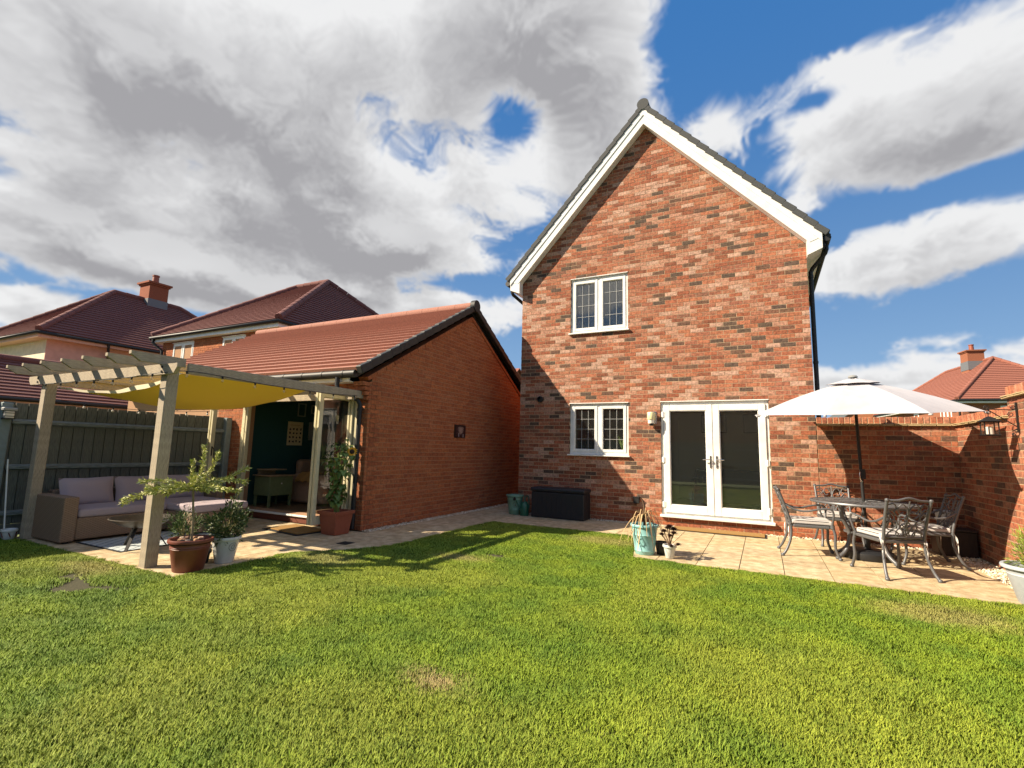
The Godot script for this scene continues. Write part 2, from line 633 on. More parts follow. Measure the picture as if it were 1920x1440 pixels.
	M.wall_teal = mat(Color(0.012, 0.060, 0.055), 0.9)
	M.ceiling = mat(Color(0.6, 0.6, 0.57), 0.95)
	M.carpet = grain(mat(Color(0.16, 0.14, 0.11), 1.0), speck, one * 2.0, true)
	M.floor_wood = grain(mat(Color(0.21, 0.125, 0.06), 0.5), streak, Vector3(8, 8, 0.6), true)
	M.dark_sofa = mat(Color(0.02, 0.018, 0.018), 0.9)
	M.tan_sofa = grain(mat(Color(0.30, 0.19, 0.125), 0.9), soft, one * 3.0)
	M.cabinet_green = grain(mat(Color(0.13, 0.165, 0.075), 0.55), soft, one * 2.0)
	M.wood_top = grain(mat(Color(0.36, 0.25, 0.14), 0.6), streak, Vector3(8, 8, 0.6))
	M.frame_grey = mat(Color(0.25, 0.26, 0.26), 0.5)
	M.frame_dark = mat(Color(0.02, 0.016, 0.012), 0.5)
	M.picture = mat(Color(0.36, 0.35, 0.30), 0.7)
	M.poster = mat(Color.WHITE, 0.9)
	M.poster.albedo_texture = tex(poster_image())
	M.plaque = mat(Color.WHITE, 0.45)
	M.plaque.albedo_texture = tex(plaque_image())
	M.sun_petal = mat(Color(0.72, 0.36, 0.015), 0.7)
	M.sun_petal.backlight = Color(0.4, 0.25, 0.02)
	M.sun_eye = mat(Color(0.030, 0.016, 0.010), 0.95)
	M.candle = mat(Color(0.68, 0.64, 0.55), 0.5)
	M.grass = tinted(mat(Color.WHITE, 0.75))
	M.grass.backlight = Color(0.5, 0.5, 0.22)
	M.copper = mat(Color(0.36, 0.20, 0.10), 0.45, 0.7)


func weave_image() -> Image:
	var img := Image.create(128, 128, false, Image.FORMAT_RGB8)
	for y in 128:
		for x in 128:
			var row := y / 16
			var t := absf(sin(PI * y / 16.0))
			var s := absf(sin(PI * (x + (32 if row % 2 else 0)) / 64.0))
			var g := 0.45 + 0.55 * pow(t, 0.6) * (0.55 + 0.45 * pow(s, 0.4))
			img.set_pixel(x, y, Color(g, g, g))
	return img


func mottle_slab() -> Texture2D:
	var f := FastNoiseLite.new()
	f.seed = 71
	f.frequency = 0.012
	f.fractal_octaves = 5
	f.fractal_gain = 0.6
	var a := f.get_seamless_image(512, 512)
	f.seed = 72
	f.frequency = 0.09
	var b := f.get_seamless_image(512, 512)
	a.convert(Image.FORMAT_RGB8)
	b.convert(Image.FORMAT_RGB8)
	var da := a.get_data()
	var db := b.get_data()
	for k in range(0, da.size(), 3):
		var t := da[k] / 255.0
		var s := db[k] / 255.0
		var g := 0.74 + 0.30 * t + 0.16 * (s - 0.5)
		da[k] = int(clampf(g, 0, 1) * 255)
		da[k + 1] = int(clampf(g * (0.97 + 0.05 * t), 0, 1) * 255)
		da[k + 2] = int(clampf(g * (0.92 + 0.12 * t), 0, 1) * 255)
	return tex(Image.create_from_data(512, 512, false, Image.FORMAT_RGB8, da))


# pale mat with a lattice of ogee lines
func rug_image() -> Image:
	var w := 512
	var h := 512
	var img := Image.create(w, h, false, Image.FORMAT_RGB8)
	var lightc := Color(0.72, 0.75, 0.76)
	var line := Color(0.36, 0.42, 0.46)
	for y in h:
		for x in w:
			var a := sin(TAU * x / 64.0) * 0.5
			var p := fposmod(y / 64.0 + a * 0.45, 1.0)
			var q := fposmod(y / 64.0 - a * 0.45 + 0.5, 1.0)
			var on := p < 0.13 or q < 0.13
			var edge := x < 9 or y < 9 or x > w - 10 or y > h - 10
			img.set_pixel(x, y, Color(0.13, 0.14, 0.15) if edge else (line if on else lightc))
	return img


# cream poster: four rows of small dark printed figures under a faint heading
func poster_image() -> Image:
	var img := Image.create(160, 224, false, Image.FORMAT_RGB8)
	img.fill(Color(0.80, 0.72, 0.55))
	var r := RandomNumberGenerator.new()
	r.seed = 4
	for row in 4:
		for k in 4:
			var cx := 26 + k * 36
			var cy := 70 + row * 38
			for b in 5:
				var bw := r.randi_range(6, 13)
				var bh := r.randi_range(7, 18)
				img.fill_rect(Rect2i(cx - bw / 2 + r.randi_range(-5, 5), cy - bh / 2 + r.randi_range(-5, 5), bw, bh), Color(0.16, 0.11, 0.09).lightened(r.randf() * 0.12))
	for k in 18:
		img.fill_rect(Rect2i(24 + k * 6, 26 + (k * 7) % 4, 4, 9), Color(0.68, 0.57, 0.38))
	return img


# dark square picture: a pale upright flame-like form and two pale drips
func plaque_image() -> Image:
	var img := Image.create(96, 112, false, Image.FORMAT_RGB8)
	img.fill(Color(0.17, 0.055, 0.06))
	for y in 112:
		for x in 96:
			var u := (x - 52.0) / 24.0
			var w := (y - 48.0) / 36.0
			var body := u * u * (1.0 + 0.8 * w) + w * w
			var ripple := sin(x * 0.55 + sin(y * 0.22) * 2.2)
			if body < 1.0 and ripple > -0.25:
				img.set_pixel(x, y, Color(0.74, 0.62, 0.57).darkened(0.25 * body))
			elif absf(x - 34.0) < 3.0 and y > 70 and y < 104 or absf(x - 74.0) < 3.0 and y > 78 and y < 108:
				img.set_pixel(x, y, Color(0.72, 0.68, 0.70))
			elif absf(x - 18.0) < 6.0 and y > 20 and y < 92 and sin(y * 0.2) > 0.1:
				img.set_pixel(x, y, Color(0.30, 0.20, 0.20))
	return img


# ---------------------------------------------------------------- brickwork
const TONES := {
	"house": [Color(0.37, 0.120, 0.060), Color(0.31, 0.098, 0.049), Color(0.41, 0.150, 0.078), Color(0.38, 0.155, 0.088), Color(0.26, 0.088, 0.046), Color(0.34, 0.125, 0.072),
		Color(0.46, 0.235, 0.155), Color(0.51, 0.31, 0.225), Color(0.22, 0.098, 0.060), Color(0.16, 0.082, 0.052), Color(0.11, 0.070, 0.050), Color(0.41, 0.125, 0.052)],
	"garage": [Color(0.42, 0.130, 0.046), Color(0.45, 0.145, 0.052), Color(0.385, 0.115, 0.042), Color(0.43, 0.150, 0.062), Color(0.35, 0.105, 0.040)],
	"wall": [Color(0.40, 0.135, 0.065), Color(0.36, 0.115, 0.058), Color(0.43, 0.165, 0.085), Color(0.31, 0.105, 0.055), Color(0.38, 0.15, 0.085), Color(0.22, 0.095, 0.055), Color(0.45, 0.20, 0.12), Color(0.16, 0.085, 0.055)],
}
var tone_mats := {}
var brick_meshes := {}


func tone_mat(pal: String, k: int) -> Material:
	var key := pal + str(k)
	if not tone_mats.has(key):
		var m: StandardMaterial3D = M.brick.duplicate()
		m.vertex_color_use_as_albedo = false
		m.albedo_color = TONES[pal][k].linear_to_srgb()
		tone_mats[key] = m
	return tone_mats[key]


func pick_tone(pal: String, u: float, v: float, nz: FastNoiseLite) -> int:
	var t := rng.randf()
	if pal == "house":
		var bloom := nz.get_noise_2d(u * 0.9, v * 1.4)
		if v < 0.22:
			return [0, 2, 11, 11, 0, 1][int(t * 6)]
		if t < 0.13 + 0.30 * clampf(bloom * 1.8, 0.0, 1.0):
			return 7 if rng.randf() < 0.6 else 6
		if t > 0.86 + 0.06 * clampf(bloom, -1.0, 1.0):
			return [8, 9, 10, 9, 10][int(rng.randf() * 5)]
		return [0, 1, 2, 3, 4, 5, 6, 3, 2][int(rng.randf() * 9)]
	if pal == "garage":
		return int(t * 5)
	return [0, 1, 2, 3, 4, 0, 1, 5, 6, 7][int(t * 10)]


# distance from the photographer, things outside the picture last
func rank(p: Vector3) -> float:
	var q := Basis.from_euler(Vector3(0.131719, 0.472525, 0.025494)).inverse() * (p - CAM_POS)
	var d := q.length()
	if q.z > -0.1 or absf(q.x / q.z) > 1.05 or absf(q.y / q.z) > 0.79:
		d += 1000.0
	return d


func brick_box(b: MB, u0: float, u1: float, v0: float, v1: float, d: float, z := 0.0) -> void:
	b.quad(Vector3(u0, v0, z), Vector3(u1, v0, z), Vector3(u1, v1, z), Vector3(u0, v1, z))
	b.quad(Vector3(u1, v0, z), Vector3(u1, v0, -d), Vector3(u1, v1, -d), Vector3(u1, v1, z))
	b.quad(Vector3(u0, v0, -d), Vector3(u0, v0, z), Vector3(u0, v1, z), Vector3(u0, v1, -d))
	b.quad(Vector3(u0, v1, z), Vector3(u1, v1, z), Vector3(u1, v1, -d), Vector3(u0, v1, -d))
	b.quad(Vector3(u0, v0, -d), Vector3(u1, v0, -d), Vector3(u1, v0, z), Vector3(u0, v0, z))


# lays stretcher courses on the face xf (x along, y up, z out) and returns how many bricks it laid
func brick_wall(parent: Node3D, xf: Transform3D, width: float, height: float, holes: Array, clips: Array, pal: String, parts := 300, shift := 0.0) -> void:
	var nz := FastNoiseLite.new()
	nz.seed = 7
	nz.frequency = 0.55
	nz.fractal_octaves = 3
	var list := []
	var depth := 0.05
	for j in int(ceil(height / 0.075)):
		var v0 := j * 0.075 + 0.005
		var v1 := minf(v0 + 0.065, height)
		if v1 - v0 < 0.02:
			continue
		var u := -0.1125 * ((j + int(shift)) % 2)
		while u < width:
			var spans := [[maxf(u + 0.005, 0.0), minf(u + 0.22, width)]]
			u += 0.225
			for hle in holes:
				if v1 > hle.position.y + 0.01 and v0 < hle.end.y - 0.01:
					var nxt := []
					for s in spans:
						if s[1] <= hle.position.x or s[0] >= hle.end.x:
							nxt.append(s)
							continue
						if s[0] < hle.position.x:
							nxt.append([s[0], hle.position.x])
						if s[1] > hle.end.x:
							nxt.append([hle.end.x, s[1]])
					spans = nxt
			for s in spans:
				if s[1] - s[0] < 0.025:
					continue
				var poly := PackedVector2Array([Vector2(s[0], v0), Vector2(s[1], v0), Vector2(s[1], v1), Vector2(s[0], v1)])
				var cut := false
				for c in clips:
					var inside := PackedVector2Array()
					for k in poly.size():
						var p := poly[k]
						var q := poly[(k + 1) % poly.size()]
						var dp: float = c[0] * p.x + c[1] * p.y - c[2]
						var dq: float = c[0] * q.x + c[1] * q.y - c[2]
						if dp <= 0.0:
							inside.append(p)
						if dp * dq < 0.0:
							inside.append(p.lerp(q, dp / (dp - dq)))
							cut = true
						elif dp > 0.0:
							cut = true
					poly = inside
					if poly.size() < 3:
						break
				if poly.size() < 3:
					continue
				var mid := Vector2((s[0] + s[1]) / 2, (v0 + v1) / 2)
				list.append({"s": s, "v0": v0, "v1": v1, "poly": poly if cut else null, "t": pick_tone(pal, mid.x, mid.y, nz), "d": rank(xf * Vector3(mid.x, mid.y, 0)), "z": rnd(-0.0018, 0.0018)})
	list.sort_custom(func(a, b): return a.d < b.d)
	var rest := MB.new()
	var n := 0
	for e in list:
		if n < parts and e.poly == null:
			n += 1
			var l: float = e.s[1] - e.s[0]
			var h: float = e.v1 - e.v0
			var key := "%d_%d" % [roundi(l * 1000), roundi(h * 1000)]
			if not brick_meshes.has(key):
				var b := MB.new()
				brick_box(b, -l / 2, l / 2, -h / 2, h / 2, depth)
				brick_meshes[key] = b.mesh()
			part(parent, "brick", brick_meshes[key], tone_mat(pal, e.t), xf * Transform3D(Basis.IDENTITY, Vector3((e.s[0] + e.s[1]) / 2, (e.v0 + e.v1) / 2, e.z)))
		else:
			rest.col = shade(TONES[pal][e.t], rnd(0.92, 1.08))
			var at := rest.v.size()
			if e.poly == null:
				brick_box(rest, e.s[0], e.s[1], e.v0, e.v1, depth, e.z)
			else:
				rest.prism(e.poly, -depth, e.z)
			for k in range(at, rest.v.size()):
				rest.v[k] = xf * rest.v[k]
				rest.n[k] = xf.basis * rest.n[k]
	if rest.v.size() > 0:
		part(parent, "brickwork", rest, M.brick).set_meta("kind", "stuff")


# the body of a wall behind its bricks: boxes round the openings, in the same axes
func wall_body(b: MB, xf: Transform3D, width: float, height: float, holes: Array, z0: float, z1: float, y0 := 0.0, x0 := 0.0) -> void:
	var us := [x0, width]
	var vs := [y0, height]
	for h in holes:
		us.append_array([h.position.x, h.end.x])
		vs.append_array([h.position.y, h.end.y])
	us.sort()
	vs.sort()
	for a in us.size() - 1:
		if us[a + 1] - us[a] < 1e-4:
			continue
		var run := -1.0
		for c in vs.size() - 1:
			if vs[c + 1] - vs[c] < 1e-4:
				continue
			var mid := Vector2((us[a] + us[a + 1]) / 2, (vs[c] + vs[c + 1]) / 2)
			var open := false
			for h in holes:
				if h.has_point(mid):
					open = true
			if not open:
				b.box(Vector3(us[a], vs[c], z0), Vector3(us[a + 1], vs[c + 1], z1), xf)


# stepped rows of roof tiles on a slope: eave from a to b, rising to the ridge by the vector up; trims shorten each row at both ends (hips)
func tile_rows(parent: Node3D, a: Vector3, b: Vector3, up: Vector3, rows: int, m: Material, lip := 0.024, trim0 := 0.0, trim1 := 0.0, jitter := 0.05, tile := 0.0) -> void:
	var along := (b - a).normalized()
	var len := (b - a).length()
	var nrm := along.cross(up).normalized()
	if nrm.y < 0.0:
		nrm = -nrm
	for r in rows:
		var t0 := float(r) / rows
		var t1 := float(r + 1) / rows
		var mb := MB.new()
		var s0 := trim0 * t0
		var e0 := len - trim1 * t0
		var s1 := trim0 * t1
		var e1 := len - trim1 * t1
		var p0 := a + up * t0
		var p1 := a + up * t1
		var pieces := 1
		if tile > 0.0:
			pieces = maxi(1, int((e0 - s0) / tile))
		for k in pieces:
			mb.col = shade(Color.WHITE, rnd(1.0 - jitter * 2.0, 1.0 + jitter))
			var f0 := float(k) / pieces
			var f1 := float(k + 1) / pieces
			var lift := nrm * (lip + (rnd(-0.002, 0.002) if pieces > 1 else 0.0))
			var gap := 0.0015 if pieces > 1 else 0.0
			var q0 := p0 + along * (lerpf(s0, e0, f0) + gap) + lift
			var q1 := p0 + along * (lerpf(s0, e0, f1) - gap) + lift
			var q2 := p1 + along * (lerpf(s1, e1, f1) - gap) + nrm * 0.003
			var q3 := p1 + along * (lerpf(s1, e1, f0) + gap) + nrm * 0.003
			mb.face([q0, q1, q2, q3], nrm)
			mb.face([q0, q1, q1 - nrm * (lip + 0.02), q0 - nrm * (lip + 0.02)], -up)
			mb.face([q0, q3, q3 - nrm * 0.02, q0 - nrm * (lip + 0.02)], -along)
			mb.face([q1, q2, q2 - nrm * 0.02, q1 - nrm * (lip + 0.02)], along)
		part(parent, "tile_course", mb, m)


# ---------------------------------------------------------------- the house
func group_part(parent: Node3D, called: String) -> Node3D:
	var o := Node3D.new()
	o.name = numbered(parent, called)
	parent.add_child(o)
	return o


# a casement window in an opening w by h whose lower left corner is the origin of xf
func window(parent: Node3D, xf: Transform3D, w: float, h: float, rows: int, cols: int, leads: bool, lights := 2, recess := 0.035, m: Material = null) -> Node3D:
	var o := group_part(parent, "window")
	var white: Material = m if m else M.upvc
	var z1 := -recess
	var z0 := z1 - 0.07
	var fr := MB.new()
	var f := 0.052
	fr.bevel(Vector3(0.003, 0.03, z0), Vector3(f, h - 0.012, z1), 0.004, xf)
	fr.bevel(Vector3(w - f, 0.03, z0), Vector3(w - 0.003, h - 0.012, z1), 0.004, xf)
	fr.bevel(Vector3(f, h - 0.012 - f, z0), Vector3(w - f, h - 0.012, z1), 0.004, xf)
	fr.bevel(Vector3(f, 0.03, z0), Vector3(w - f, 0.03 + f, z1), 0.004, xf)
	for k in lights - 1:
		var x := f + (w - 2 * f) * (k + 1) / lights
		fr.bevel(Vector3(x - 0.03, 0.03 + f, z0), Vector3(x + 0.03, h - 0.012 - f, z1), 0.004, xf)
	part(o, "frame", fr, white)
	var head := MB.new()
	head.bevel(Vector3(-0.004, h - 0.010, -0.06), Vector3(w + 0.004, h + 0.006, 0.014), 0.003, xf)
	part(o, "drip_strip", head, M.upvc_shade)
	var sill := MB.new()
	sill.bevel(Vector3(-0.03, 0.0, -0.10), Vector3(w + 0.03, 0.028, 0.055), 0.006, xf)
	part(o, "sill", sill, white)
	for k in lights:
		var a := f + (w - 2 * f) * k / lights + (0.03 if k > 0 else 0.0)
		var b := f + (w - 2 * f) * (k + 1) / lights - (0.03 if k < lights - 1 else 0.0)
		var y0 := 0.03 + f
		var y1 := h - 0.012 - f
		var s := 0.055
		var zs := z1 + 0.012
		var sash := MB.new()
		var g := 0.004
		sash.bevel(Vector3(a + g - 0.008, y0 + g - 0.008, z0 + 0.012), Vector3(a + s, y1 - g + 0.008, zs), 0.006, xf)
		sash.bevel(Vector3(b - s, y0 + g - 0.008, z0 + 0.012), Vector3(b - g + 0.008, y1 - g + 0.008, zs), 0.006, xf)
		sash.bevel(Vector3(a + s, y0 + g - 0.008, z0 + 0.012), Vector3(b - s, y0 + s, zs), 0.006, xf)
		sash.bevel(Vector3(a + s, y1 - s, z0 + 0.012), Vector3(b - s, y1 - g + 0.008, zs), 0.006, xf)
		part(o, "sash", sash, white)
		var gx0 := a + s
		var gx1 := b - s
		var gy0 := y0 + s
		var gy1 := y1 - s
		var zg := z1 - 0.02
		for r in rows:
			for c in cols:
				var pane := MB.new()
				var p0 := Vector3(lerpf(gx0, gx1, float(c) / cols), lerpf(gy0, gy1, float(r) / rows), zg)
				var p1 := Vector3(lerpf(gx0, gx1, float(c + 1) / cols), lerpf(gy0, gy1, float(r + 1) / rows), zg)
				for dz in [0.0, -0.004, -0.016, -0.020]:
					pane.quad(xf * (p0 + Vector3(0, 0, dz)), xf * Vector3(p1.x, p0.y, zg + dz), xf * (p1 + Vector3(0, 0, dz)), xf * Vector3(p0.x, p1.y, zg + dz))
				part(o, "pane", pane, M.glass)
		if leads:
			for r in range(1, rows):
				var ld := MB.new()
				var y := lerpf(gy0, gy1, float(r) / rows)
				ld.box(Vector3(gx0, y - 0.003, zg + 0.001), Vector3(gx1, y + 0.003, zg + 0.005), xf)
				part(o, "lead_strip", ld, M.lead)
			for c in range(1, cols):
				var ld := MB.new()
				var x := lerpf(gx0, gx1, float(c) / cols)
				ld.box(Vector3(x - 0.003, gy0, zg + 0.0015), Vector3(x + 0.003, gy1, zg + 0.0055), xf)
				part(o, "lead_strip", ld, M.lead)
	return o


func french_door(parent: Node3D, xf: Transform3D, w: float, h: float) -> void:
	var o := group_part(parent, "french_door")
	var z1 := -0.03
	var z0 := -0.10
	var f := 0.05
	var fr := MB.new()
	fr.bevel(Vector3(0.003, 0.055, z0), Vector3(f, h - 0.012, z1), 0.004, xf)
	fr.bevel(Vector3(w - f, 0.055, z0), Vector3(w - 0.003, h - 0.012, z1), 0.004, xf)
	fr.bevel(Vector3(f, h - 0.012 - f, z0), Vector3(w - f, h - 0.012, z1), 0.004, xf)
	fr.bevel(Vector3(f, 0.055, z0), Vector3(w - f, 0.075, z1), 0.004, xf)
	part(o, "frame", fr, M.upvc)
	var head := MB.new()
	head.bevel(Vector3(-0.004, h - 0.010, -0.06), Vector3(w + 0.004, h + 0.006, 0.014), 0.003, xf)
	part(o, "drip_strip", head, M.upvc_shade)
	var sill := MB.new()
	sill.bevel(Vector3(-0.02, 0.0, -0.12), Vector3(w + 0.03, 0.05, 0.075), 0.008, xf)
	part(o, "sill", sill, M.upvc)
	for k in 2:
		var a := f + 0.003 if k == 0 else w / 2 + 0.004
		var b := w / 2 - 0.004 if k == 0 else w - f - 0.003
		var y0 := 0.082
		var y1 := h - 0.018 - f
		var s := 0.108
		var zs := z1 + 0.022
		var leaf := MB.new()
		leaf.bevel(Vector3(a, y0, z0 + 0.01), Vector3(a + s, y1, zs), 0.006, xf)
		leaf.bevel(Vector3(b - s, y0, z0 + 0.01), Vector3(b, y1, zs), 0.006, xf)
		leaf.bevel(Vector3(a + s, y0, z0 + 0.01), Vector3(b - s, y0 + s + 0.03, zs), 0.006, xf)
		leaf.bevel(Vector3(a + s, y1 - s, z0 + 0.01), Vector3(b - s, y1, zs), 0.006, xf)
		part(o, "door_leaf", leaf, M.upvc)
		var bead := MB.new()
		var c0 := Vector2(a + s, y0 + s + 0.03)
		var c1 := Vector2(b - s, y1 - s)
		var zb := zs - 0.016
		bead.box(Vector3(c0.x, c0.y, zb - 0.012), Vector3(c0.x + 0.012, c1.y, zb), xf)
		bead.box(Vector3(c1.x - 0.012, c0.y, zb - 0.012), Vector3(c1.x, c1.y, zb), xf)
		bead.box(Vector3(c0.x + 0.012, c0.y, zb - 0.012), Vector3(c1.x - 0.012, c0.y + 0.012, zb), xf)
		bead.box(Vector3(c0.x + 0.012, c1.y - 0.012, zb - 0.012), Vector3(c1.x - 0.012, c1.y, zb), xf)
		part(o, "glazing_bead", bead, M.upvc)
		var pane := MB.new()
		var zg := zs - 0.03
		for dz in [0.0, -0.004, -0.016, -0.020]:
			pane.quad(xf * Vector3(c0.x, c0.y, zg + dz), xf * Vector3(c1.x, c0.y, zg + dz), xf * Vector3(c1.x, c1.y, zg + dz), xf * Vector3(c0.x, c1.y, zg + dz))
		part(o, "pane", pane, M.glass)
		var hx := b - 0.045 if k == 0 else a + 0.05
		var dir := -1.0 if k == 0 else 1.0
		var hd := MB.new()
		hd.rbox(Vector3(hx - 0.014, 0.90, zs), Vector3(hx + 0.014, 1.12, zs + 0.012), 0.006, xf)
		hd.tube([xf * Vector3(hx, 1.05, zs + 0.008), xf * Vector3(hx, 1.05, zs + 0.05)], 0.009, 8)
		hd.tube([xf * Vector3(hx, 1.05, zs + 0.05), xf * Vector3(hx + dir * 0.03, 1.052, zs + 0.055), xf * Vector3(hx + dir * 0.12, 1.048, zs + 0.05)], [0.010, 0.0105, 0.008], 8)
		hd.tube([xf * Vector3(hx, 0.955, zs + 0.01), xf * Vector3(hx, 0.955, zs + 0.022)], 0.009, 8)
		part(o, "handle", hd, M.chrome)
		for y in [0.22, 1.02, 1.86]:
			var hg := MB.new()
			var xx := f - 0.004 if k == 0 else w - f + 0.004
			hg.rbox(Vector3(xx - 0.034, y - 0.05, z1), Vector3(xx + 0.034, y + 0.05, z1 + 0.028), 0.010, xf)
			hg.tube([xf * Vector3(xx, y - 0.055, z1 + 0.026), xf * Vector3(xx, y + 0.055, z1 + 0.026)], 0.011, 8)
			part(o, "hinge", hg, M.upvc)


func build_house() -> void:
	var h := thing("house", "two-storey red brick house with steep grey tiled gable, white bargeboards and french doors", "house")
	var P := 1.09
	var lower := Rect2(1.125, 1.2, 1.2, 1.05)
	var upper := Rect2(1.125, 3.675, 1.2, 1.2)
	var door := Rect2(2.925, 0.15, 1.8, 2.1)
	var holes := [lower, upper, door]
	var face := Transform3D.IDENTITY
	var body := MB.new()
	wall_body(body, face, 5.4, 4.927, holes, -0.30, -0.0035)
	body.prism(PackedVector2Array([Vector2(0, 4.927), Vector2(5.4, 4.927), Vector2(2.7, 7.87)]), -0.30, -0.0035)
	part(h, "wall", body, M.mortar)
	brick_wall(h, face, 5.4, 7.9, holes, [[-P, 1.0, 4.927], [P, 1.0, 10.813]], "house")
	# the other walls, floors and ceilings that close the rooms
	var sides := MB.new()
	sides.col = TONES.house[0]
	sides.box(Vector3(0.006, 0, -8.0), Vector3(0.30, 5.1, -0.302))
	sides.box(Vector3(5.10, 0, -8.0), Vector3(5.394, 5.1, -0.302))
	sides.box(Vector3(0.302, 0, -8.0), Vector3(5.098, 5.1, -7.7))
	part(h, "wall", sides, M.brick_plain)
	var fl := MB.new()
	fl.box(Vector3(0.302, 0.0, -7.698), Vector3(5.098, 0.14, -0.302))
	part(h, "floor", fl, M.carpet)
	var cl := MB.new()
	cl.box(Vector3(0.302, 2.55, -7.698), Vector3(5.098, 2.80, -0.302))
	cl.box(Vector3(0.302, 5.0, -7.698), Vector3(5.098, 5.09, -0.302))
	part(h, "ceiling", cl, M.ceiling)
	var inner := MB.new()
	inner.box(Vector3(2.52, 0.142, -4.3), Vector3(2.62, 2.548, -0.304))
	inner.box(Vector3(2.622, 0.142, -4.3), Vector3(5.096, 2.548, -4.2))
	inner.box(Vector3(0.304, 0.142, -3.6), Vector3(2.518, 2.548, -3.5))
	inner.box(Vector3(0.304, 2.802, -3.6), Vector3(3.0, 4.998, -3.5))
	inner.box(Vector3(3.0, 2.802, -3.6), Vector3(3.1, 4.998, -0.304))
	inner.box(Vector3(4.99, 0.142, -4.198), Vector3(5.096, 2.548, -0.304))
	part(h, "inner_wall", inner, M.wall_room)
	window(h, Transform3D(Basis.IDENTITY, Vector3(1.125, 1.2, 0)), 1.2, 1.05, 4, 3, true)
	window(h, Transform3D(Basis.IDENTITY, Vector3(1.125, 3.675, 0)), 1.2, 1.2, 4, 3, true)
	french_door(h, Transform3D(Basis.IDENTITY, Vector3(2.925, 0.15, 0)), 1.8, 2.1)
	# roof
	var ridge := 8.33
	for sd in [-1.0, 1.0]:
		var ex: float = 2.7 + sd * 3.036
		var ey: float = ridge - P * 3.036
		var a := Vector3(ex, ey - 0.05, 0.12)
		var b := Vector3(ex, ey - 0.05, -8.2)
		tile_rows(h, a, b, Vector3(2.7 - ex, ridge - ey, 0), 16, M.tile_grey, 0.03)
		var deck := MB.new()
		deck.prism(PackedVector2Array([Vector2(ex - sd * 0.06, ey - 0.14), Vector2(2.7, ridge - 0.08), Vector2(2.7, ridge - 0.16), Vector2(ex - sd * 0.06, ey - 0.22)]), -8.15, 0.10)
		part(h, "roof_deck", deck, M.dark_verge)
		# verge tiles stepping up the gable edge
		var dir := Vector3(-sd, P, 0).normalized()
		var out := Vector3(sd * P, 1, 0).normalized()
		var step := 3.036 * sqrt(1 + P * P) / 20.0
		for k in 20:
			var cap := MB.new()
			var at := Vector3(ex, ey, 0) + dir * (step * k)
			var bs := Basis(dir, out, Vector3(0, 0, 1) if sd < 0 else Vector3(0, 0, -1))
			if sd > 0:
				bs = Basis(dir, out, dir.cross(out))
			else:
				bs = Basis(dir, out, dir.cross(out))
			var zs := -1.0 if dir.cross(out).z < 0 else 1.0
			var lo := Vector3(0.0, -0.088, 0.105)
			var hi := Vector3(step * 1.04, 0.012, 0.212)
			if zs < 0:
				lo = Vector3(0.0, -0.088, -0.212)
				hi = Vector3(step * 1.04, 0.012, -0.105)
			var tilt := Basis(dir.cross(out), -0.08)
			cap.bevel(lo, hi, 0.008, Transform3D(tilt * bs, at))
			part(h, "verge_tile", cap, M.tile_grey)
		# bargeboard and soffit
		var top := 8.20
		var low := 7.87
		var x1: float = 2.7 + sd * 2.925
		var bb := MB.new()
		var x1b: float = x1
		bb.prism(PackedVector2Array([Vector2(2.7, low), Vector2(2.7, top), Vector2(x1b, top - P * 2.925), Vector2(x1b, top - P * 2.925 - 0.06), Vector2(2.7 + sd * 2.74, low - P * 2.74)]), 0.150, 0.178)
		part(h, "bargeboard", bb, M.upvc)
		var bu := MB.new()
		bu.prism(PackedVector2Array([Vector2(2.7, low + 0.185), Vector2(2.7, top), Vector2(x1b, top - P * 2.925), Vector2(x1b, low + 0.185 - P * 2.925)]), 0.1785, 0.192)
		part(h, "bargeboard", bu, M.upvc)
		var so := MB.new()
		so.prism(PackedVector2Array([Vector2(2.7, low + 0.004), Vector2(2.7, low + 0.02), Vector2(2.7 + sd * 2.74, low + 0.02 - P * 2.74), Vector2(2.7 + sd * 2.74, low + 0.004 - P * 2.74)]), 0.002, 0.149)
		part(h, "soffit", so, M.upvc_shade)
		var bx := MB.new()
		var wx: float = 2.7 + sd * 2.702
		bx.prism(PackedVector2Array([Vector2(wx, low - P * 2.702 + 0.0), Vector2(2.7 + sd * 2.74, low - P * 2.74), Vector2(x1, top - P * 2.925 - 0.062), Vector2(x1, 4.76), Vector2(wx, 4.665)]), 0.004, 0.172)
		part(h, "eave_box", bx, M.upvc_shade)
		var es := MB.new()
		es.prism(PackedVector2Array([Vector2(wx, 4.665), Vector2(x1, 4.76), Vector2(x1, 4.985), Vector2(x1 - sd * 0.02, 4.985), Vector2(x1 - sd * 0.02, 4.79), Vector2(wx, 4.69)]), -8.0, 0.003)
		part(h, "fascia", es, M.upvc)
		var gut := MB.new()
		var gx: float = 2.7 + sd * 3.0
		gut.tube([Vector3(gx, 4.925, 0.16), Vector3(gx, 4.925, -8.1)], 0.057, 12)
		part(h, "gutter", gut, M.black_plastic)
		var dp := MB.new()
		var px: float = 2.7 + sd * 2.772
		dp.tube([Vector3(gx, 4.90, -0.06), Vector3(gx, 4.80, -0.06), Vector3(gx - sd * 0.02, 4.74, -0.075), Vector3(px + sd * 0.03, 4.56, -0.26), Vector3(px, 4.50, -0.28), Vector3(px, 4.3, -0.28), Vector3(px, 0.05, -0.28)], 0.036, 10)
		for y in [4.42, 2.9, 1.2]:
			dp.tube([Vector3(px, y - 0.02, -0.28), Vector3(px, y + 0.02, -0.28)], 0.043, 10)
		part(h, "downpipe", dp, M.black_plastic)
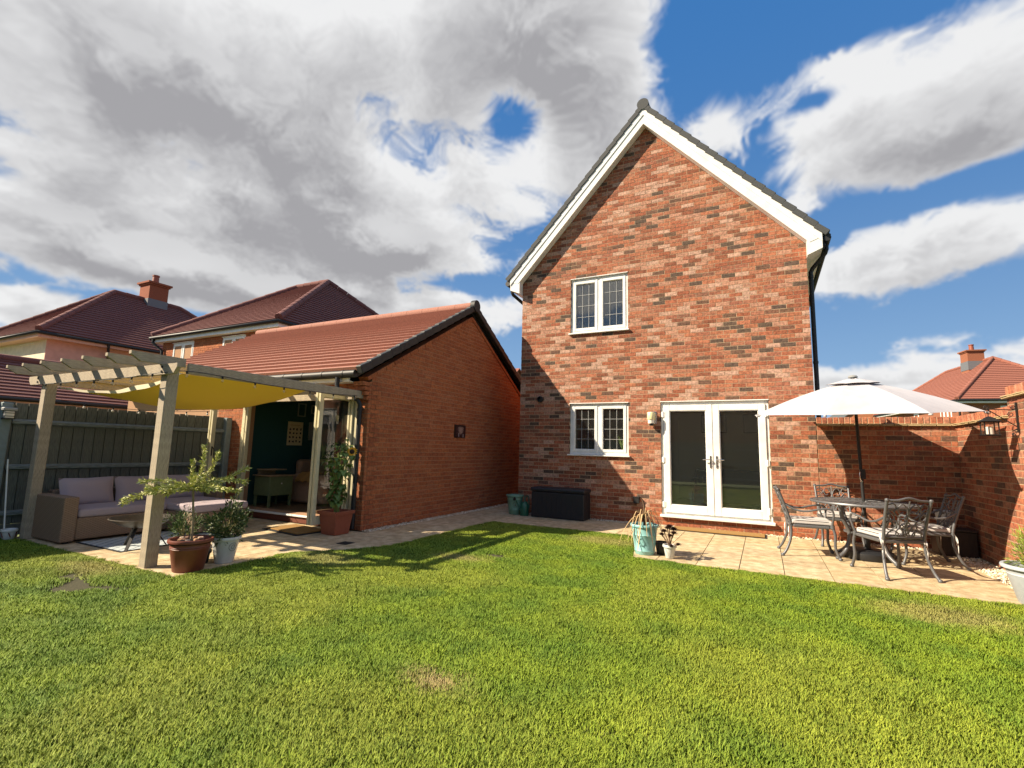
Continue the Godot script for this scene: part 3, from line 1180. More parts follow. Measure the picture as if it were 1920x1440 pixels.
	for k in 18:
		var rt := MB.new()
		rt.tube([Vector3(2.7, ridge - 0.045, 0.215 - k * 0.45), Vector3(2.7, ridge - 0.045, 0.215 - (k + 1) * 0.45 + 0.004)], 0.118 - 0.004 * (k % 2), 14)
		part(h, "ridge_tile", rt, M.tile_grey)
	var vent := MB.new()
	vent.lathe([Vector2(0.0, 0.0), Vector2(0.062, 0.0), Vector2(0.066, 0.05), Vector2(0.052, 0.055), Vector2(0.045, 0.012), Vector2(0.0, 0.012)], 18, Transform3D(Basis(Vector3.RIGHT, PI / 2), Vector3(0.479, 2.348, 0.001)))
	part(h, "flue_vent", vent, M.black_plastic)
	seat(h)


# ---------------------------------------------------------------- the garden room (converted garage)
const GX := -0.92      # gable face
const GZ := 3.58       # front face
const GR := 0.60       # ridge z
const GSLOPE := 0.575


func door_leaf(parent: Node3D, xf: Transform3D, w: float, h: float, handle := 0.0) -> void:
	var s := 0.068
	var t := 0.022
	var leaf := MB.new()
	leaf.bevel(Vector3(0, 0, -t), Vector3(s, h, t), 0.005, xf)
	leaf.bevel(Vector3(w - s, 0, -t), Vector3(w, h, t), 0.005, xf)
	leaf.bevel(Vector3(s, 0, -t), Vector3(w - s, 0.11, t), 0.005, xf)
	leaf.bevel(Vector3(s, h - s, -t), Vector3(w - s, h, t), 0.005, xf)
	part(parent, "door_leaf", leaf, M.cream_paint)
	var pane := MB.new()
	pane.quad(xf * Vector3(s, 0.11, 0), xf * Vector3(w - s, 0.11, 0), xf * Vector3(w - s, h - s, 0), xf * Vector3(s, h - s, 0))
	part(parent, "pane", pane, M.glass)
	if handle != 0.0:
		var hd := MB.new()
		var x := w - s / 2
		var z := handle * (t + 0.003)
		hd.rbox(Vector3(x - 0.012, 0.92, minf(z, 0)), Vector3(x + 0.012, 1.08, maxf(z, 0)), 0.004, xf)
		hd.tube(curve([xf * Vector3(x, 1.05, z), xf * Vector3(x, 1.055, z + handle * 0.03), xf * Vector3(x - 0.01, 1.0, z + handle * 0.04), xf * Vector3(x - 0.012, 0.93, z + handle * 0.038)], 4), 0.007, 6)
		part(parent, "handle", hd, M.iron)


func build_garage() -> void:
	var g := thing("garden_room", "single-storey red brick outbuilding with pink tiled roof and open cream folding doors", "outbuilding")
	var back := -2.45
	var gable := Transform3D(Basis(Vector3(0, 0, -1), Vector3.UP, Vector3(1, 0, 0)), Vector3(GX, 0, GZ - 0.0525))
	var length := GZ - 0.0525 - back
	var apex := 4.10
	var ru := GZ - 0.0525 - GR
	# v <= apex - slope * |u - ru|
	brick_wall(g, gable, length, 4.15, [], [[-GSLOPE, 1.0, apex - GSLOPE * ru], [GSLOPE, 1.0, apex + GSLOPE * ru]], "garage", 240)
	var ev := apex - GSLOPE * (GZ - GR)
	var wb := MB.new()
	wb.prism(PackedVector2Array([Vector2(0.0, 0.0), Vector2(length, 0.0), Vector2(length, apex - GSLOPE * (length - ru)), Vector2(ru, apex), Vector2(0.0, apex - GSLOPE * ru)]), -0.24, -0.004, gable)
	var front := Transform3D(Basis.IDENTITY, Vector3(-8.0, 0, GZ))
	var door := Rect2(8.0 - 3.97, 0.13, 3.97 - 1.12, 2.02)
	wall_body(wb, front, 8.0 + GX - 0.004, 2.30, [door], -0.24, -0.004)
	wb.box(Vector3(-8.0, 0, back), Vector3(GX - 0.24, 2.3, back + 0.24))
	wb.box(Vector3(-8.0, 0, back + 0.242), Vector3(-7.76, 2.3, GZ - 0.242))
	wb.prism(PackedVector2Array([Vector2(-GZ + 0.2, 2.3), Vector2(2.3, 2.3), Vector2(-GR, apex)]), 0, 0.24, Transform3D(Basis(Vector3(0, 0, -1), Vector3.UP, Vector3(1, 0, 0)), Vector3(-8.0, 0, 0)))
	part(g, "wall", wb, M.mortar_garage)
	brick_wall(g, front, 8.0 + GX, 2.30, [door], [[-1.0, 0.0, -3.3]], "garage", 60)
	# corbelled bricks carrying the eave at the corner
	for k in 4:
		var cb := MB.new()
		cb.bevel(Vector3(-1.13, 2.005 + k * 0.075, GZ - 0.02), Vector3(GX - 0.001, 2.07 + k * 0.075, GZ + 0.035 * (k + 1)), 0.004)
		part(g, "corbel_brick", cb, tone_mat("garage", k % 5))
	# sloping brick course under the verge
	for sd in [1.0, -1.0]:
		var dir := Vector3(0, GSLOPE, -sd).normalized()
		var start := Vector3(GX, apex - GSLOPE * 3.04, GR + sd * 3.04)
		var n := 15
		var l := (3.04 * sqrt(1 + GSLOPE * GSLOPE)) / n
		for k in n:
			var vb := MB.new()
			var p0 := start + dir * (l * k + 0.005) + Vector3(-0.08, -0.012, 0)
			vb.bar(p0, p0 + dir * (l - 0.01), 0.20, 0.066, Vector3.UP, 0.003)
			part(g, "verge_brick", vb, tone_mat("garage", (k * 3) % 5))
	# roof
	var ez := GZ + 0.30
	var ridge := 4.34
	var ey := ridge - GSLOPE * (ez - GR)
	tile_rows(g, Vector3(-8.05, ey, ez), Vector3(GX + 0.05, ey, ez), Vector3(0, ridge - ey, GR - ez), 19, M.tile_pink, 0.046, 0.0, 0.0, 0.035)
	tile_rows(g, Vector3(-8.05, ey + 0.1, 2 * GR - ez), Vector3(GX + 0.05, ey + 0.1, 2 * GR - ez), Vector3(0, ridge - ey - 0.1, ez - GR), 19, M.tile_pink, 0.046, 0.0, 0.0, 0.035)
	var deck := MB.new()
	deck.prism(PackedVector2Array([Vector2(-ez + 0.03, ey - 0.06), Vector2(-GR, ridge - 0.04), Vector2(ez - 2 * GR - 0.03, ey + 0.04), Vector2(ez - 2 * GR - 0.03, ey - 0.02), Vector2(-GR, ridge - 0.12), Vector2(-ez + 0.03, ey - 0.12)]), 0.0, 7.05, Transform3D(Basis(Vector3(0, 0, -1), Vector3.UP, Vector3(1, 0, 0)), Vector3(-8.0, 0, 0)))
	part(g, "roof_deck", deck, M.dark_verge)
	for k in 16:
		var rt := MB.new()
		rt.col = shade(Color.WHITE, rnd(0.93, 1.05))
		rt.tube([Vector3(GX + 0.04 - k * 0.445, ridge + 0.0, GR), Vector3(GX + 0.04 - (k + 1) * 0.445 + 0.006, ridge + 0.0, GR)], 0.105, 12)
		part(g, "ridge_tile", rt, M.tile_pink)
	var endcap := MB.new()
	endcap.tube([Vector3(GX + 0.02, ridge + 0.01, GR), Vector3(GX + 0.125, ridge + 0.01, GR)], 0.13, 14)
	part(g, "ridge_end_cap", endcap, M.dark_verge)
	for sd in [1.0, -1.0]:
		var run := ez - GR
		var dir := Vector3(0, GSLOPE, -sd).normalized()
		var n := 15
		var l := run * sqrt(1 + GSLOPE * GSLOPE) / n
		for k in n:
			var cap := MB.new()
			var p0 := Vector3(GX + 0.055, ridge - GSLOPE * run - 0.018, GR + sd * run) + dir * (l * k)
			var up := Vector3(0, 1, sd * GSLOPE).normalized()
			cap.bar(p0 + up * 0.012, p0 + dir * (l * 1.05) - up * 0.004, 0.11, 0.125, up, 0.01)
			part(g, "verge_tile", cap, M.dark_verge)
	# eaves
	var fa := MB.new()
	fa.box(Vector3(-8.0, 2.30, GZ + 0.205), Vector3(GX - 0.22, 2.43, GZ + 0.225))
	fa.box(Vector3(-8.0, 2.285, GZ + 0.001), Vector3(GX - 0.22, 2.299, GZ + 0.225))
	part(g, "fascia", fa, M.upvc)
	var gut := MB.new()
	gut.tube([Vector3(-8.0, 2.395, GZ + 0.29), Vector3(GX - 0.02, 2.395, GZ + 0.29)], 0.058, 12)
	for k in 16:
		gut.tube([Vector3(GX - 0.25 - k * 0.45, 2.395, GZ + 0.29), Vector3(GX - 0.28 - k * 0.45, 2.395, GZ + 0.29)], 0.064, 12)
	part(g, "gutter", gut, M.black_plastic)
	var dp := MB.new()
	dp.tube([Vector3(-1.32, 2.38, GZ + 0.29), Vector3(-1.32, 2.22, GZ + 0.29), Vector3(-1.30, 2.16, GZ + 0.28), Vector3(-1.07, 2.02, GZ + 0.10), Vector3(-1.03, 1.94, GZ + 0.065), Vector3(-1.03, 1.8, GZ + 0.065), Vector3(-1.03, 0.03, GZ + 0.065)], 0.036, 10)
	for y in [1.85, 1.1, 0.3]:
		dp.tube([Vector3(-1.03, y - 0.02, GZ + 0.065), Vector3(-1.03, y + 0.02, GZ + 0.065)], 0.043, 10)
	part(g, "downpipe", dp, M.black_plastic)
	# folding doors, both pairs folded back square to the wall
	var fr := MB.new()
	fr.bevel(Vector3(-3.965, 0.13, GZ - 0.09), Vector3(-3.905, 2.145, GZ + 0.012), 0.004)
	fr.bevel(Vector3(-1.185, 0.13, GZ - 0.09), Vector3(-1.125, 2.145, GZ + 0.012), 0.004)
	fr.bevel(Vector3(-3.905, 2.075, GZ - 0.09), Vector3(-1.185, 2.145, GZ + 0.012), 0.004)
	part(g, "door_frame", fr, M.cream_paint)
	var sill := MB.new()
	sill.bevel(Vector3(-3.95, 0.10, GZ - 0.10), Vector3(-1.14, 0.129, GZ + 0.05), 0.006)
	part(g, "door_sill", sill, M.upvc)
	var plinth := MB.new()
	plinth.col = Color(0.20, 0.06, 0.035)
	plinth.box(Vector3(-3.968, 0.002, GZ - 0.2), Vector3(-1.122, 0.098, GZ + 0.02))
	part(g, "plinth", plinth, M.brick_plain)
	var out := Basis(Vector3(0, 0, 1), Vector3.UP, Vector3(-1, 0, 0))
	door_leaf(g, Transform3D(out, Vector3(-3.865, 0.135, GZ - 0.03)), 0.70, 1.93)
	door_leaf(g, Transform3D(out, Vector3(-3.80, 0.135, GZ - 0.03)), 0.70, 1.93, -1.0)
	door_leaf(g, Transform3D(out, Vector3(-1.29, 0.135, GZ - 0.03)), 0.72, 1.93, 1.0)
	door_leaf(g, Transform3D(out, Vector3(-1.225, 0.135, GZ - 0.03)), 0.72, 1.93)
	# lining of the room
	var fl := MB.new()
	fl.box(Vector3(-4.2, 0.005, back + 0.25), Vector3(GX - 0.245, 0.128, GZ - 0.205))
	part(g, "floor", fl, M.floor_wood)
	var ln := MB.new()
	ln.box(Vector3(-4.25, 0.13, back + 0.25), Vector3(-4.15, 2.28, GZ - 0.245))
	ln.box(Vector3(-4.148, 0.13, 0.2), Vector3(GX - 0.272, 2.28, 0.3))
	ln.box(Vector3(GX - 0.27, 0.13, 0.302), Vector3(GX - 0.243, 2.28, GZ - 0.245))
	part(g, "inner_wall", ln, M.wall_teal)
	var cl := MB.new()
	cl.box(Vector3(-4.25, 2.282, 0.2), Vector3(GX - 0.243, 2.298, GZ - 0.245))
	part(g, "ceiling", cl, M.wall_teal)
	seat(g)


# ---------------------------------------------------------------- garden walls
func coping(parent: Node3D, a: Vector3, b: Vector3, inward: Vector3, thick: float) -> void:
	# a and b run along the face at the top of the brickwork; inward points from the face into the wall
	var dir := (b - a).normalized()
	var len := (b - a).length()
	var bs := Basis(dir, Vector3.UP, dir.cross(Vector3.UP))
	var sgn := 1.0 if bs.z.dot(inward) > 0 else -1.0
	for layer in 2:
		var n := int(len / 0.168)
		for k in n:
			var t := MB.new()
			var l := len / n
			var prd := 0.045 + 0.012 * ((k + layer) % 2) * 0.5 + rnd(-0.003, 0.003)
			var lo := Vector3(k * l + 0.003, layer * 0.019 + 0.001, -prd)
			var hi := Vector3((k + 1) * l - 0.003, layer * 0.019 + 0.016, thick + 0.045)
			if sgn < 0:
				lo.z = -thick - 0.045
				hi.z = prd
			t.bevel(lo, hi, 0.005, Transform3D(bs, a))
			part(parent, "creasing_tile", t, M.creasing)
	var n2 := int(len / 0.075)
	for k in n2:
		var t := MB.new()
		var l := len / n2
		var lo := Vector3(k * l + 0.005, 0.042, 0.0 + rnd(-0.002, 0.002))
		var hi := Vector3((k + 1) * l - 0.005, 0.142 + rnd(-0.002, 0.002), thick)
		if sgn < 0:
			lo.z = -thick
			hi.z = rnd(-0.002, 0.002)
		t.bevel(lo, hi, 0.006, Transform3D(bs, a))
		part(parent, "coping_brick", t, tone_mat("wall", [0, 1, 2, 3, 4, 6][rng.randi() % 6]))
	var mo := MB.new()
	mo.box(Vector3(0.0, 0.036, 0.006 if sgn > 0 else -thick + 0.006), Vector3(len, 0.134, thick - 0.006 if sgn > 0 else -0.006), Transform3D(bs, a))
	part(parent, "mortar", mo, M.mortar)


func build_garden_walls() -> void:
	M.creasing = grain(mat(Color(0.56, 0.42, 0.22), 0.9), M.brick_plain.albedo_texture, Vector3.ONE * 3.0)
	var w := thing("garden_wall", "brick garden wall running from the house corner behind the dining table", "wall")
	var face := Transform3D(Basis.IDENTITY, Vector3(5.408, 0, 0))
	var b := MB.new()
	wall_body(b, face, 1.975, 1.795, [], -0.215, -0.004)
	part(w, "wall_core", b, M.mortar)
	brick_wall(w, face, 1.76, 1.795, [], [], "wall", 300, 1)
	coping(w, Vector3(5.408, 1.796, 0), Vector3(7.105, 1.796, 0), Vector3(0, 0, -1), 0.215)
	var corner := MB.new()
	corner.bevel(Vector3(7.112, 1.798, -0.215), Vector3(7.384, 1.834, -0.006), 0.004)
	part(w, "creasing_tile", corner, M.creasing)
	var block := MB.new()
	block.bevel(Vector3(7.110, 1.838, -0.215), Vector3(7.384, 1.937, -0.008), 0.006)
	part(w, "coping_brick", block, tone_mat("wall", 0))
	seat(w)
	var s := thing("garden_wall", "brick garden wall with a raised section carrying the lantern bracket", "wall")
	var face2 := Transform3D(Basis(Vector3(0, 0, -1), Vector3.UP, Vector3(-1, 0, 0)), Vector3(7.17, 0, 8.0))
	face2.basis = Basis(Vector3(0, 0, 1), Vector3.UP, Vector3(-1, 0, 0))
	face2.origin = Vector3(7.17, 0, 0.003)
	var c := MB.new()
	wall_body(c, face2, 6.0, 1.795, [], -0.215, -0.004)
	wall_body(c, face2, 6.0, 2.02, [], -0.215, -0.004, 1.796, 1.75)
	part(s, "wall_core", c, M.mortar)
	brick_wall(s, face2, 6.0, 2.02, [Rect2(-1, 1.796, 2.75, 1.0)], [], "wall", 300)
	coping(s, Vector3(7.17, 1.796, 0.0), Vector3(7.17, 1.796, 1.745), Vector3(1, 0, 0), 0.215)
	coping(s, Vector3(7.17, 2.021, 1.72), Vector3(7.17, 2.021, 6.0), Vector3(1, 0, 0), 0.215)
	seat(s)


# ---------------------------------------------------------------- ground, paving, gravel, lawn
const PAVED := [Vector2(-4.12, 3.64), Vector2(-0.76, 3.64), Vector2(-0.76, -3.0), Vector2(-0.14, -3.0), Vector2(-0.14, 0.16), Vector2(6.88, 0.16), Vector2(6.88, 3.12), Vector2(3.12, 3.08), Vector2(2.98, 2.4),
	Vector2(2.74, 1.5), Vector2(0.2, 1.5), Vector2(0.2, 4.15), Vector2(-0.08, 4.72), Vector2(-0.5, 5.15), Vector2(-0.47, 6.5), Vector2(-4.12, 6.5)]
const LAWN := [Vector2(-4.2, 6.52), Vector2(-0.46, 6.52), Vector2(-0.49, 5.16), Vector2(-0.06, 4.74), Vector2(0.22, 4.16), Vector2(0.22, 1.52), Vector2(2.72, 1.52), Vector2(2.96, 2.42), Vector2(3.1, 3.1), Vector2(7.1, 3.14), Vector2(7.1, 12.7), Vector2(-4.2, 12.7)]
# bare or dry spots: centre, half size, 0 bare soil / 1 straw
const SPOTS := [[2.93, 6.98, 0.11, 0.05, 1.0], [-1.10, 7.02, 0.20, 0.045, 0.0], [-0.86, 7.18, 0.17, 0.05, 0.0], [-0.52, 6.98, 0.13, 0.04, 0.0], [1.62, 3.95, 0.13, 0.05, 0.0], [1.35, 4.3, 0.25, 0.12, 0.6], [2.5, 2.2, 0.4, 0.2, 0.5],
	[0.1, 5.2, 0.35, 0.2, 0.5], [-1.5, 6.75, 0.4, 0.1, 0.55], [5.9, 3.9, 0.4, 0.25, 0.55]]


func build_ground() -> void:
	var far := structure("ground")
	var m := MB.new()
	m.quad(Vector3(-500, -0.09, 500), Vector3(500, -0.09, 500), Vector3(500, -0.09, -500), Vector3(-500, -0.09, -500))
	part(far, "field", m, M.field)
	var pv := structure("patio")
	var bed := MB.new()
	bed.prism(PackedVector2Array(flip_z(PAVED)), -0.06, -0.010, Transform3D(Basis(Vector3.RIGHT, Vector3(0, 0, -1), Vector3.UP), Vector3.ZERO))
	part(pv, "bedding", bed, M.joint)
	var tones := []
	for k in 6:
		var t: StandardMaterial3D = M.slab.duplicate()
		t.vertex_color_use_as_albedo = false
		t.albedo_color = [Color(0.60, 0.475, 0.29), Color(0.57, 0.45, 0.275), Color(0.63, 0.50, 0.315), Color(0.58, 0.445, 0.26), Color(0.61, 0.49, 0.31), Color(0.55, 0.435, 0.275)][k].linear_to_srgb()
		tones.append(t)
	var region := PackedVector2Array(PAVED)
	var pitch := 0.462
	for a in range(-20, 10):
		for c in range(-9, 18):
			var x0 := 3.855 + a * pitch
			var z0 := 0.17 + c * pitch
			var off := 0.0
			var r := PackedVector2Array([Vector2(x0 + 0.005, z0 + 0.004 + off), Vector2(x0 + pitch - 0.005, z0 + 0.004 + off), Vector2(x0 + pitch - 0.005, z0 + pitch - 0.004 + off), Vector2(x0 + 0.005, z0 + pitch - 0.004 + off)])
			for poly in Geometry2D.intersect_polygons(r, region):
				var area := 0.0
				for k in poly.size():
					area += poly[k].cross(poly[(k + 1) % poly.size()])
				if absf(area) < 0.01:
					continue
				var mid := Vector2.ZERO
				for q in poly:
					mid += q / poly.size()
				var fl := PackedVector2Array()
				for q in poly:
					fl.append(Vector2(q.x - mid.x, -(q.y - mid.y)))
				var sl := MB.new()
				sl.prism(fl, -0.04, rnd(-0.0015, 0.0015), Transform3D(Basis(Vector3.RIGHT, Vector3(0, 0, -1), Vector3.UP), Vector3.ZERO))
				part(pv, "slab", sl, tones[rng.randi() % 6], Transform3D(Basis.IDENTITY, Vector3(mid.x, 0, mid.y)))
	# cream gravel along the walls
	var gv := structure("gravel_border")
	gv.set_meta("kind", "stuff")
	gv.set_meta("label", "cream gravel margin along the foot of the brick walls")
	var under := MB.new()
	for r in [[0.0, 0.005, 7.16, 0.165], [-0.915, -3.0, -0.755, 3.57], [6.87, 0.165, 7.165, 6.0]]:
		under.box(Vector3(r[0], -0.05, r[1]), Vector3(r[2], -0.014, r[3]))
	part(gv, "gravel_bed", under, M.joint)
	var xs := []
	var cols := []
	var pal := [Color(0.62, 0.52, 0.36), Color(0.70, 0.62, 0.47), Color(0.52, 0.41, 0.27), Color(0.74, 0.69, 0.58), Color(0.44, 0.33, 0.22)]
	for r in [[0.0, 0.012, 6.9, 0.17, 2600], [-0.91, -2.5, -0.75, 3.56, 2300], [6.86, 0.02, 7.16, 3.4, 2500]]:
		for k in r[4]:
			var p := Vector3(rnd(r[0], r[2]), rnd(-0.014, 0.004), rnd(r[1], r[3]))
			var s := rnd(0.008, 0.017)
			xs.append(Transform3D(Basis.from_euler(Vector3(rnd(0, TAU), rnd(0, TAU), rnd(0, TAU))).scaled_local(Vector3(s, s * rnd(0.5, 0.8), s * rnd(0.7, 1.1))), p))
			cols.append(shade(pal[rng.randi() % 5], rnd(0.8, 1.1)))
	var sp := SphereMesh.new()
	sp.radius = 1.0
	sp.height = 2.0
	sp.radial_segments = 7
	sp.rings = 4
	multi(gv, "pebbles", sp, M.pebble, xs, cols)


func flip_z(p: Array) -> Array:
	var o := []
	for q in p:
		o.append(Vector2(q.x, -q.y))
	return o


func multi(parent: Node3D, called: String, mesh: Mesh, m: Material, xs: Array, cols: Array) -> MultiMeshInstance3D:
	var mm := MultiMesh.new()
	mm.transform_format = MultiMesh.TRANSFORM_3D
	mm.use_colors = cols.size() > 0
	mm.mesh = mesh
	mm.instance_count = xs.size()
	for k in xs.size():
		mm.set_instance_transform(k, xs[k])
		if cols.size() > 0:
			mm.set_instance_color(k, cols[k])
	var o := MultiMeshInstance3D.new()
	o.name = numbered(parent, called)
	o.multimesh = mm
	o.material_override = m
	parent.add_child(o)
	o.set_meta("kind", "stuff")
	return o


func blade_patch(n: int, radius: float, sd: int, hmin: float, hmax: float) -> ArrayMesh:
	var r := RandomNumberGenerator.new()
	r.seed = sd
	var b := MB.new()
	for k in n:
		var a := r.randf() * TAU
		var d := radius * sqrt(r.randf())
		var p := Vector3(cos(a) * d, -0.012, sin(a) * d)
		var h := r.randf_range(hmin, hmax) * (1.0 - 0.25 * d / radius)
		var ya := r.randf() * TAU
		var lean := Vector3(cos(ya), 0, sin(ya)) * h * r.randf_range(0.25, 0.95)
		var side := Vector3(-sin(ya + r.randf_range(-0.7, 0.7)), 0, cos(ya)).normalized() * r.randf_range(0.0014, 0.0026)
		var t := r.randf()
		var c := Color(1.0, 1.0, 1.0)
		if t < 0.10:
			c = Color(2.1, 1.45, 2.2)
		elif t < 0.30:
			c = Color(0.66, 0.78, 0.6)
		elif t < 0.42:
			c = Color(1.35, 1.22, 1.0)
		b.col = shade(c, r.randf_range(0.8, 1.18))
		var m1 := p + lean * 0.32 + Vector3(0, h * 0.60, 0)
		var m2 := p + lean + Vector3(0, h, 0)
		var nn := (side.cross(m2 - p)).normalized()
		if nn.y < 0:
			nn = -nn
		nn = (nn + Vector3.UP * 1.1).normalized()
		var v0 := b.vert(p - side, nn)
		b.vert(p + side, nn)
		b.vert(m1 - side * 0.9, nn)
		b.vert(m1 + side * 0.9, nn)
		b.vert(m2, (nn + Vector3.UP * 0.3).normalized())
		b.i.append_array(PackedInt32Array([v0, v0 + 2, v0 + 1, v0 + 1, v0 + 2, v0 + 3, v0 + 2, v0 + 4, v0 + 3]))
	return b.mesh()


func build_lawn() -> void:
	var lw := structure("lawn")
	var soil := MB.new()
	soil.prism(PackedVector2Array(flip_z(LAWN)), -0.08, -0.012, Transform3D(Basis(Vector3.RIGHT, Vector3(0, 0, -1), Vector3.UP), Vector3.ZERO))
	part(lw, "soil", soil, M.soil)
	var region := PackedVector2Array(LAWN)
	var tone := FastNoiseLite.new()
	tone.seed = 19
	tone.frequency = 1.7
	tone.fractal_octaves = 4
	tone.fractal_gain = 0.6
	var dry := FastNoiseLite.new()
	dry.seed = 44
	dry.frequency = 0.42
	dry.fractal_octaves = 3
	var g := structure("grass")
	g.set_meta("kind", "stuff")
	g.set_meta("label", "short mown green lawn grass with a few dry and bare spots")
	g.set_meta("category", "grass")
	var meshes := [blade_patch(420, 0.13, 1, 0.014, 0.034), blade_patch(420, 0.13, 2, 0.013, 0.031), blade_patch(380, 0.125, 3, 0.016, 0.042), blade_patch(80, 0.05, 4, 0.014, 0.036)]
	var xs := [[], [], [], []]
	var cs := [[], [], [], []]
	var step := 0.092
	var z := 1.5
	while z < 12.7:
		var x := -4.2
		var st := step if z < 9.3 else step * 2.2
		while x < 7.1:
			var p := Vector2(x + rnd(-0.05, 0.05), z + rnd(-0.05, 0.05))
			x += st
			if not Geometry2D.is_point_in_polygon(p, region):
				continue
			place_tuft(p, region, tone, dry, xs, cs, false)
		z += st
	# a dense fringe along the edges
	for k in LAWN.size():
		var a: Vector2 = LAWN[k]
		var b: Vector2 = LAWN[(k + 1) % LAWN.size()]
		if a.y > 12 or b.y > 12:
			continue
		for s in int((b - a).length() / 0.012):
			var p := a.lerp(b, rng.randf()) + Vector2(rnd(-0.06, 0.06), rnd(-0.06, 0.06))
			if Geometry2D.is_point_in_polygon(p, region):
				place_tuft(p, region, tone, dry, xs, cs, true)
	for k in 4:
		multi(g, "grass_tufts", meshes[k], M.grass, xs[k], cs[k])


func place_tuft(p: Vector2, region: PackedVector2Array, tone: FastNoiseLite, dry: FastNoiseLite, xs: Array, cs: Array, fringe: bool) -> void:
	var straw := 0.0
	for s in SPOTS:
		var e := Vector2((p.x - s[0]) / (s[2] + 0.06), (p.y - s[1]) / (s[3] + 0.06))
		var d := e.length()
		if s[4] == 0.0:
			if d < 1.25:
				return
		elif d < 1.6:
			straw = maxf(straw, s[4] * smoothstep(1.6, 0.5, d))
	var edge := 10.0
	if not fringe:
		for k in region.size():
			var q := Geometry2D.get_closest_point_to_segment(p, region[k], region[(k + 1) % region.size()])
			edge = minf(edge, q.distance_to(p))
		if edge < 0.10:
			return
	var t := tone.get_noise_2d(p.x, p.y)
	var w := dry.get_noise_2d(p.x, p.y)
	var c := Color(0.235, 0.315, 0.016).lerp(Color(0.125, 0.215, 0.012), clampf(0.5 + t * 1.2, 0.0, 1.0))
	c = c.lerp(Color(0.33, 0.35, 0.035), clampf(w * 1.0 + 0.08, 0.0, 0.5))
	c = c.lerp(Color(0.45, 0.34, 0.15), straw * 0.9)
	c = shade(c, rnd(0.88, 1.12))
	var k := 3 if fringe else rng.randi() % 3
	var s := rnd(0.85, 1.12) * (1.0 - 0.35 * straw)
	var n := Vector3(rnd(-0.06, 0.06), 1, rnd(-0.06, 0.06)).normalized()
	var bs := Basis(Quaternion(Vector3.UP, n)) * Basis(Vector3.UP, rnd(0, TAU))
	xs[k].append(Transform3D(bs.scaled_local(Vector3(s, s * (1.0 + 0.25 * t), s)), Vector3(p.x, 0, p.y)))
	cs[k].append(c)


# ---------------------------------------------------------------- fences
func build_fences() -> void:
	var f := thing("fence", "dark green timber fence of upright boards behind the rattan sofa", "fence")
	var x := -4.30
	var z := 3.72
	var k := 0
	var bm := []
	for t in 5:
		var m: StandardMaterial3D = M.fence.duplicate()
		m.vertex_color_use_as_albedo = false
		m.albedo_color = shade(Color(0.15, 0.165, 0.145), [1.0, 0.9, 1.12, 0.96, 1.05][t]).linear_to_srgb()
		bm.append(m)
	while z < 12.6:
		var b := MB.new()
		b.bevel(Vector3(0, 0, 0), Vector3(0.016, 1.60 + rnd(-0.006, 0.006), 0.121), 0.003)
		part(f, "board", b, bm[rng.randi() % 5], Transform3D(Basis(Vector3.UP, -0.06), Vector3(x - 0.015 + rnd(-0.002, 0.002), 0.15, z)))
		z += 0.131
		k += 1
	var rb := MB.new()
	rb.box(Vector3(x - 0.045, 0.15, 3.70), Vector3(x - 0.028, 1.72, 12.6))
	part(f, "rear_boards", rb, M.fence)
	for span in [[3.72, 6.62], [6.78, 9.6], [9.74, 12.6]]:
		for y in [0.30, 0.90, 1.50]:
			var r := MB.new()
			r.prism(PackedVector2Array([Vector2(0.0, -0.045), Vector2(0.036, -0.030), Vector2(0.036, 0.004), Vector2(0.0, 0.030)]), 0, span[1] - span[0], Transform3D(Basis.IDENTITY, Vector3(x + 0.008, y, span[0])))
			part(f, "rail", r, M.fence_rail)
		var gb := MB.new()
		gb.bevel(Vector3(x - 0.02, 0.0, span[0]), Vector3(x + 0.012, 0.148, span[1]), 0.004)
		part(f, "gravel_board", gb, M.fence)
	for pz in [3.66, 6.70, 9.67, 12.6]:
		var p := MB.new()
		p.bevel(Vector3(x - 0.05, -0.05, pz - 0.055), Vector3(x + 0.085, 1.74, pz + 0.055), 0.012)
		part(f, "post", p, M.fence_post)
	seat(f)
	var rear := thing("fence", "tall timber fence closing the far end of the lawn, mirrored in the french doors", "fence")
	var panel := MB.new()
	for n in 86:
		panel.col = shade(Color.WHITE, rnd(0.9, 1.1))
		panel.box(Vector3(-4.3 + n * 0.133, 0.1, 12.75), Vector3(-4.3 + n * 0.133 + 0.128, 1.78, 12.77))
	part(rear, "boards", panel, M.fence)
	var rails := MB.new()
	for y in [0.3, 0.9, 1.5]:
		rails.box(Vector3(-4.2, y - 0.035, 12.71), Vector3(7.1, y + 0.035, 12.748))
	part(rear, "rails", rails, M.fence_rail)
	seat(rear)
	gable_house("house_behind", "brick house beyond the lawn's far fence, mirrored in the french doors", Vector3(2.0, 0, 34.0), 0.0, 24.0, 9.0, 5.2, 8.4, M.tile_dull, Color(0.30, 0.12, 0.07), 0.0)


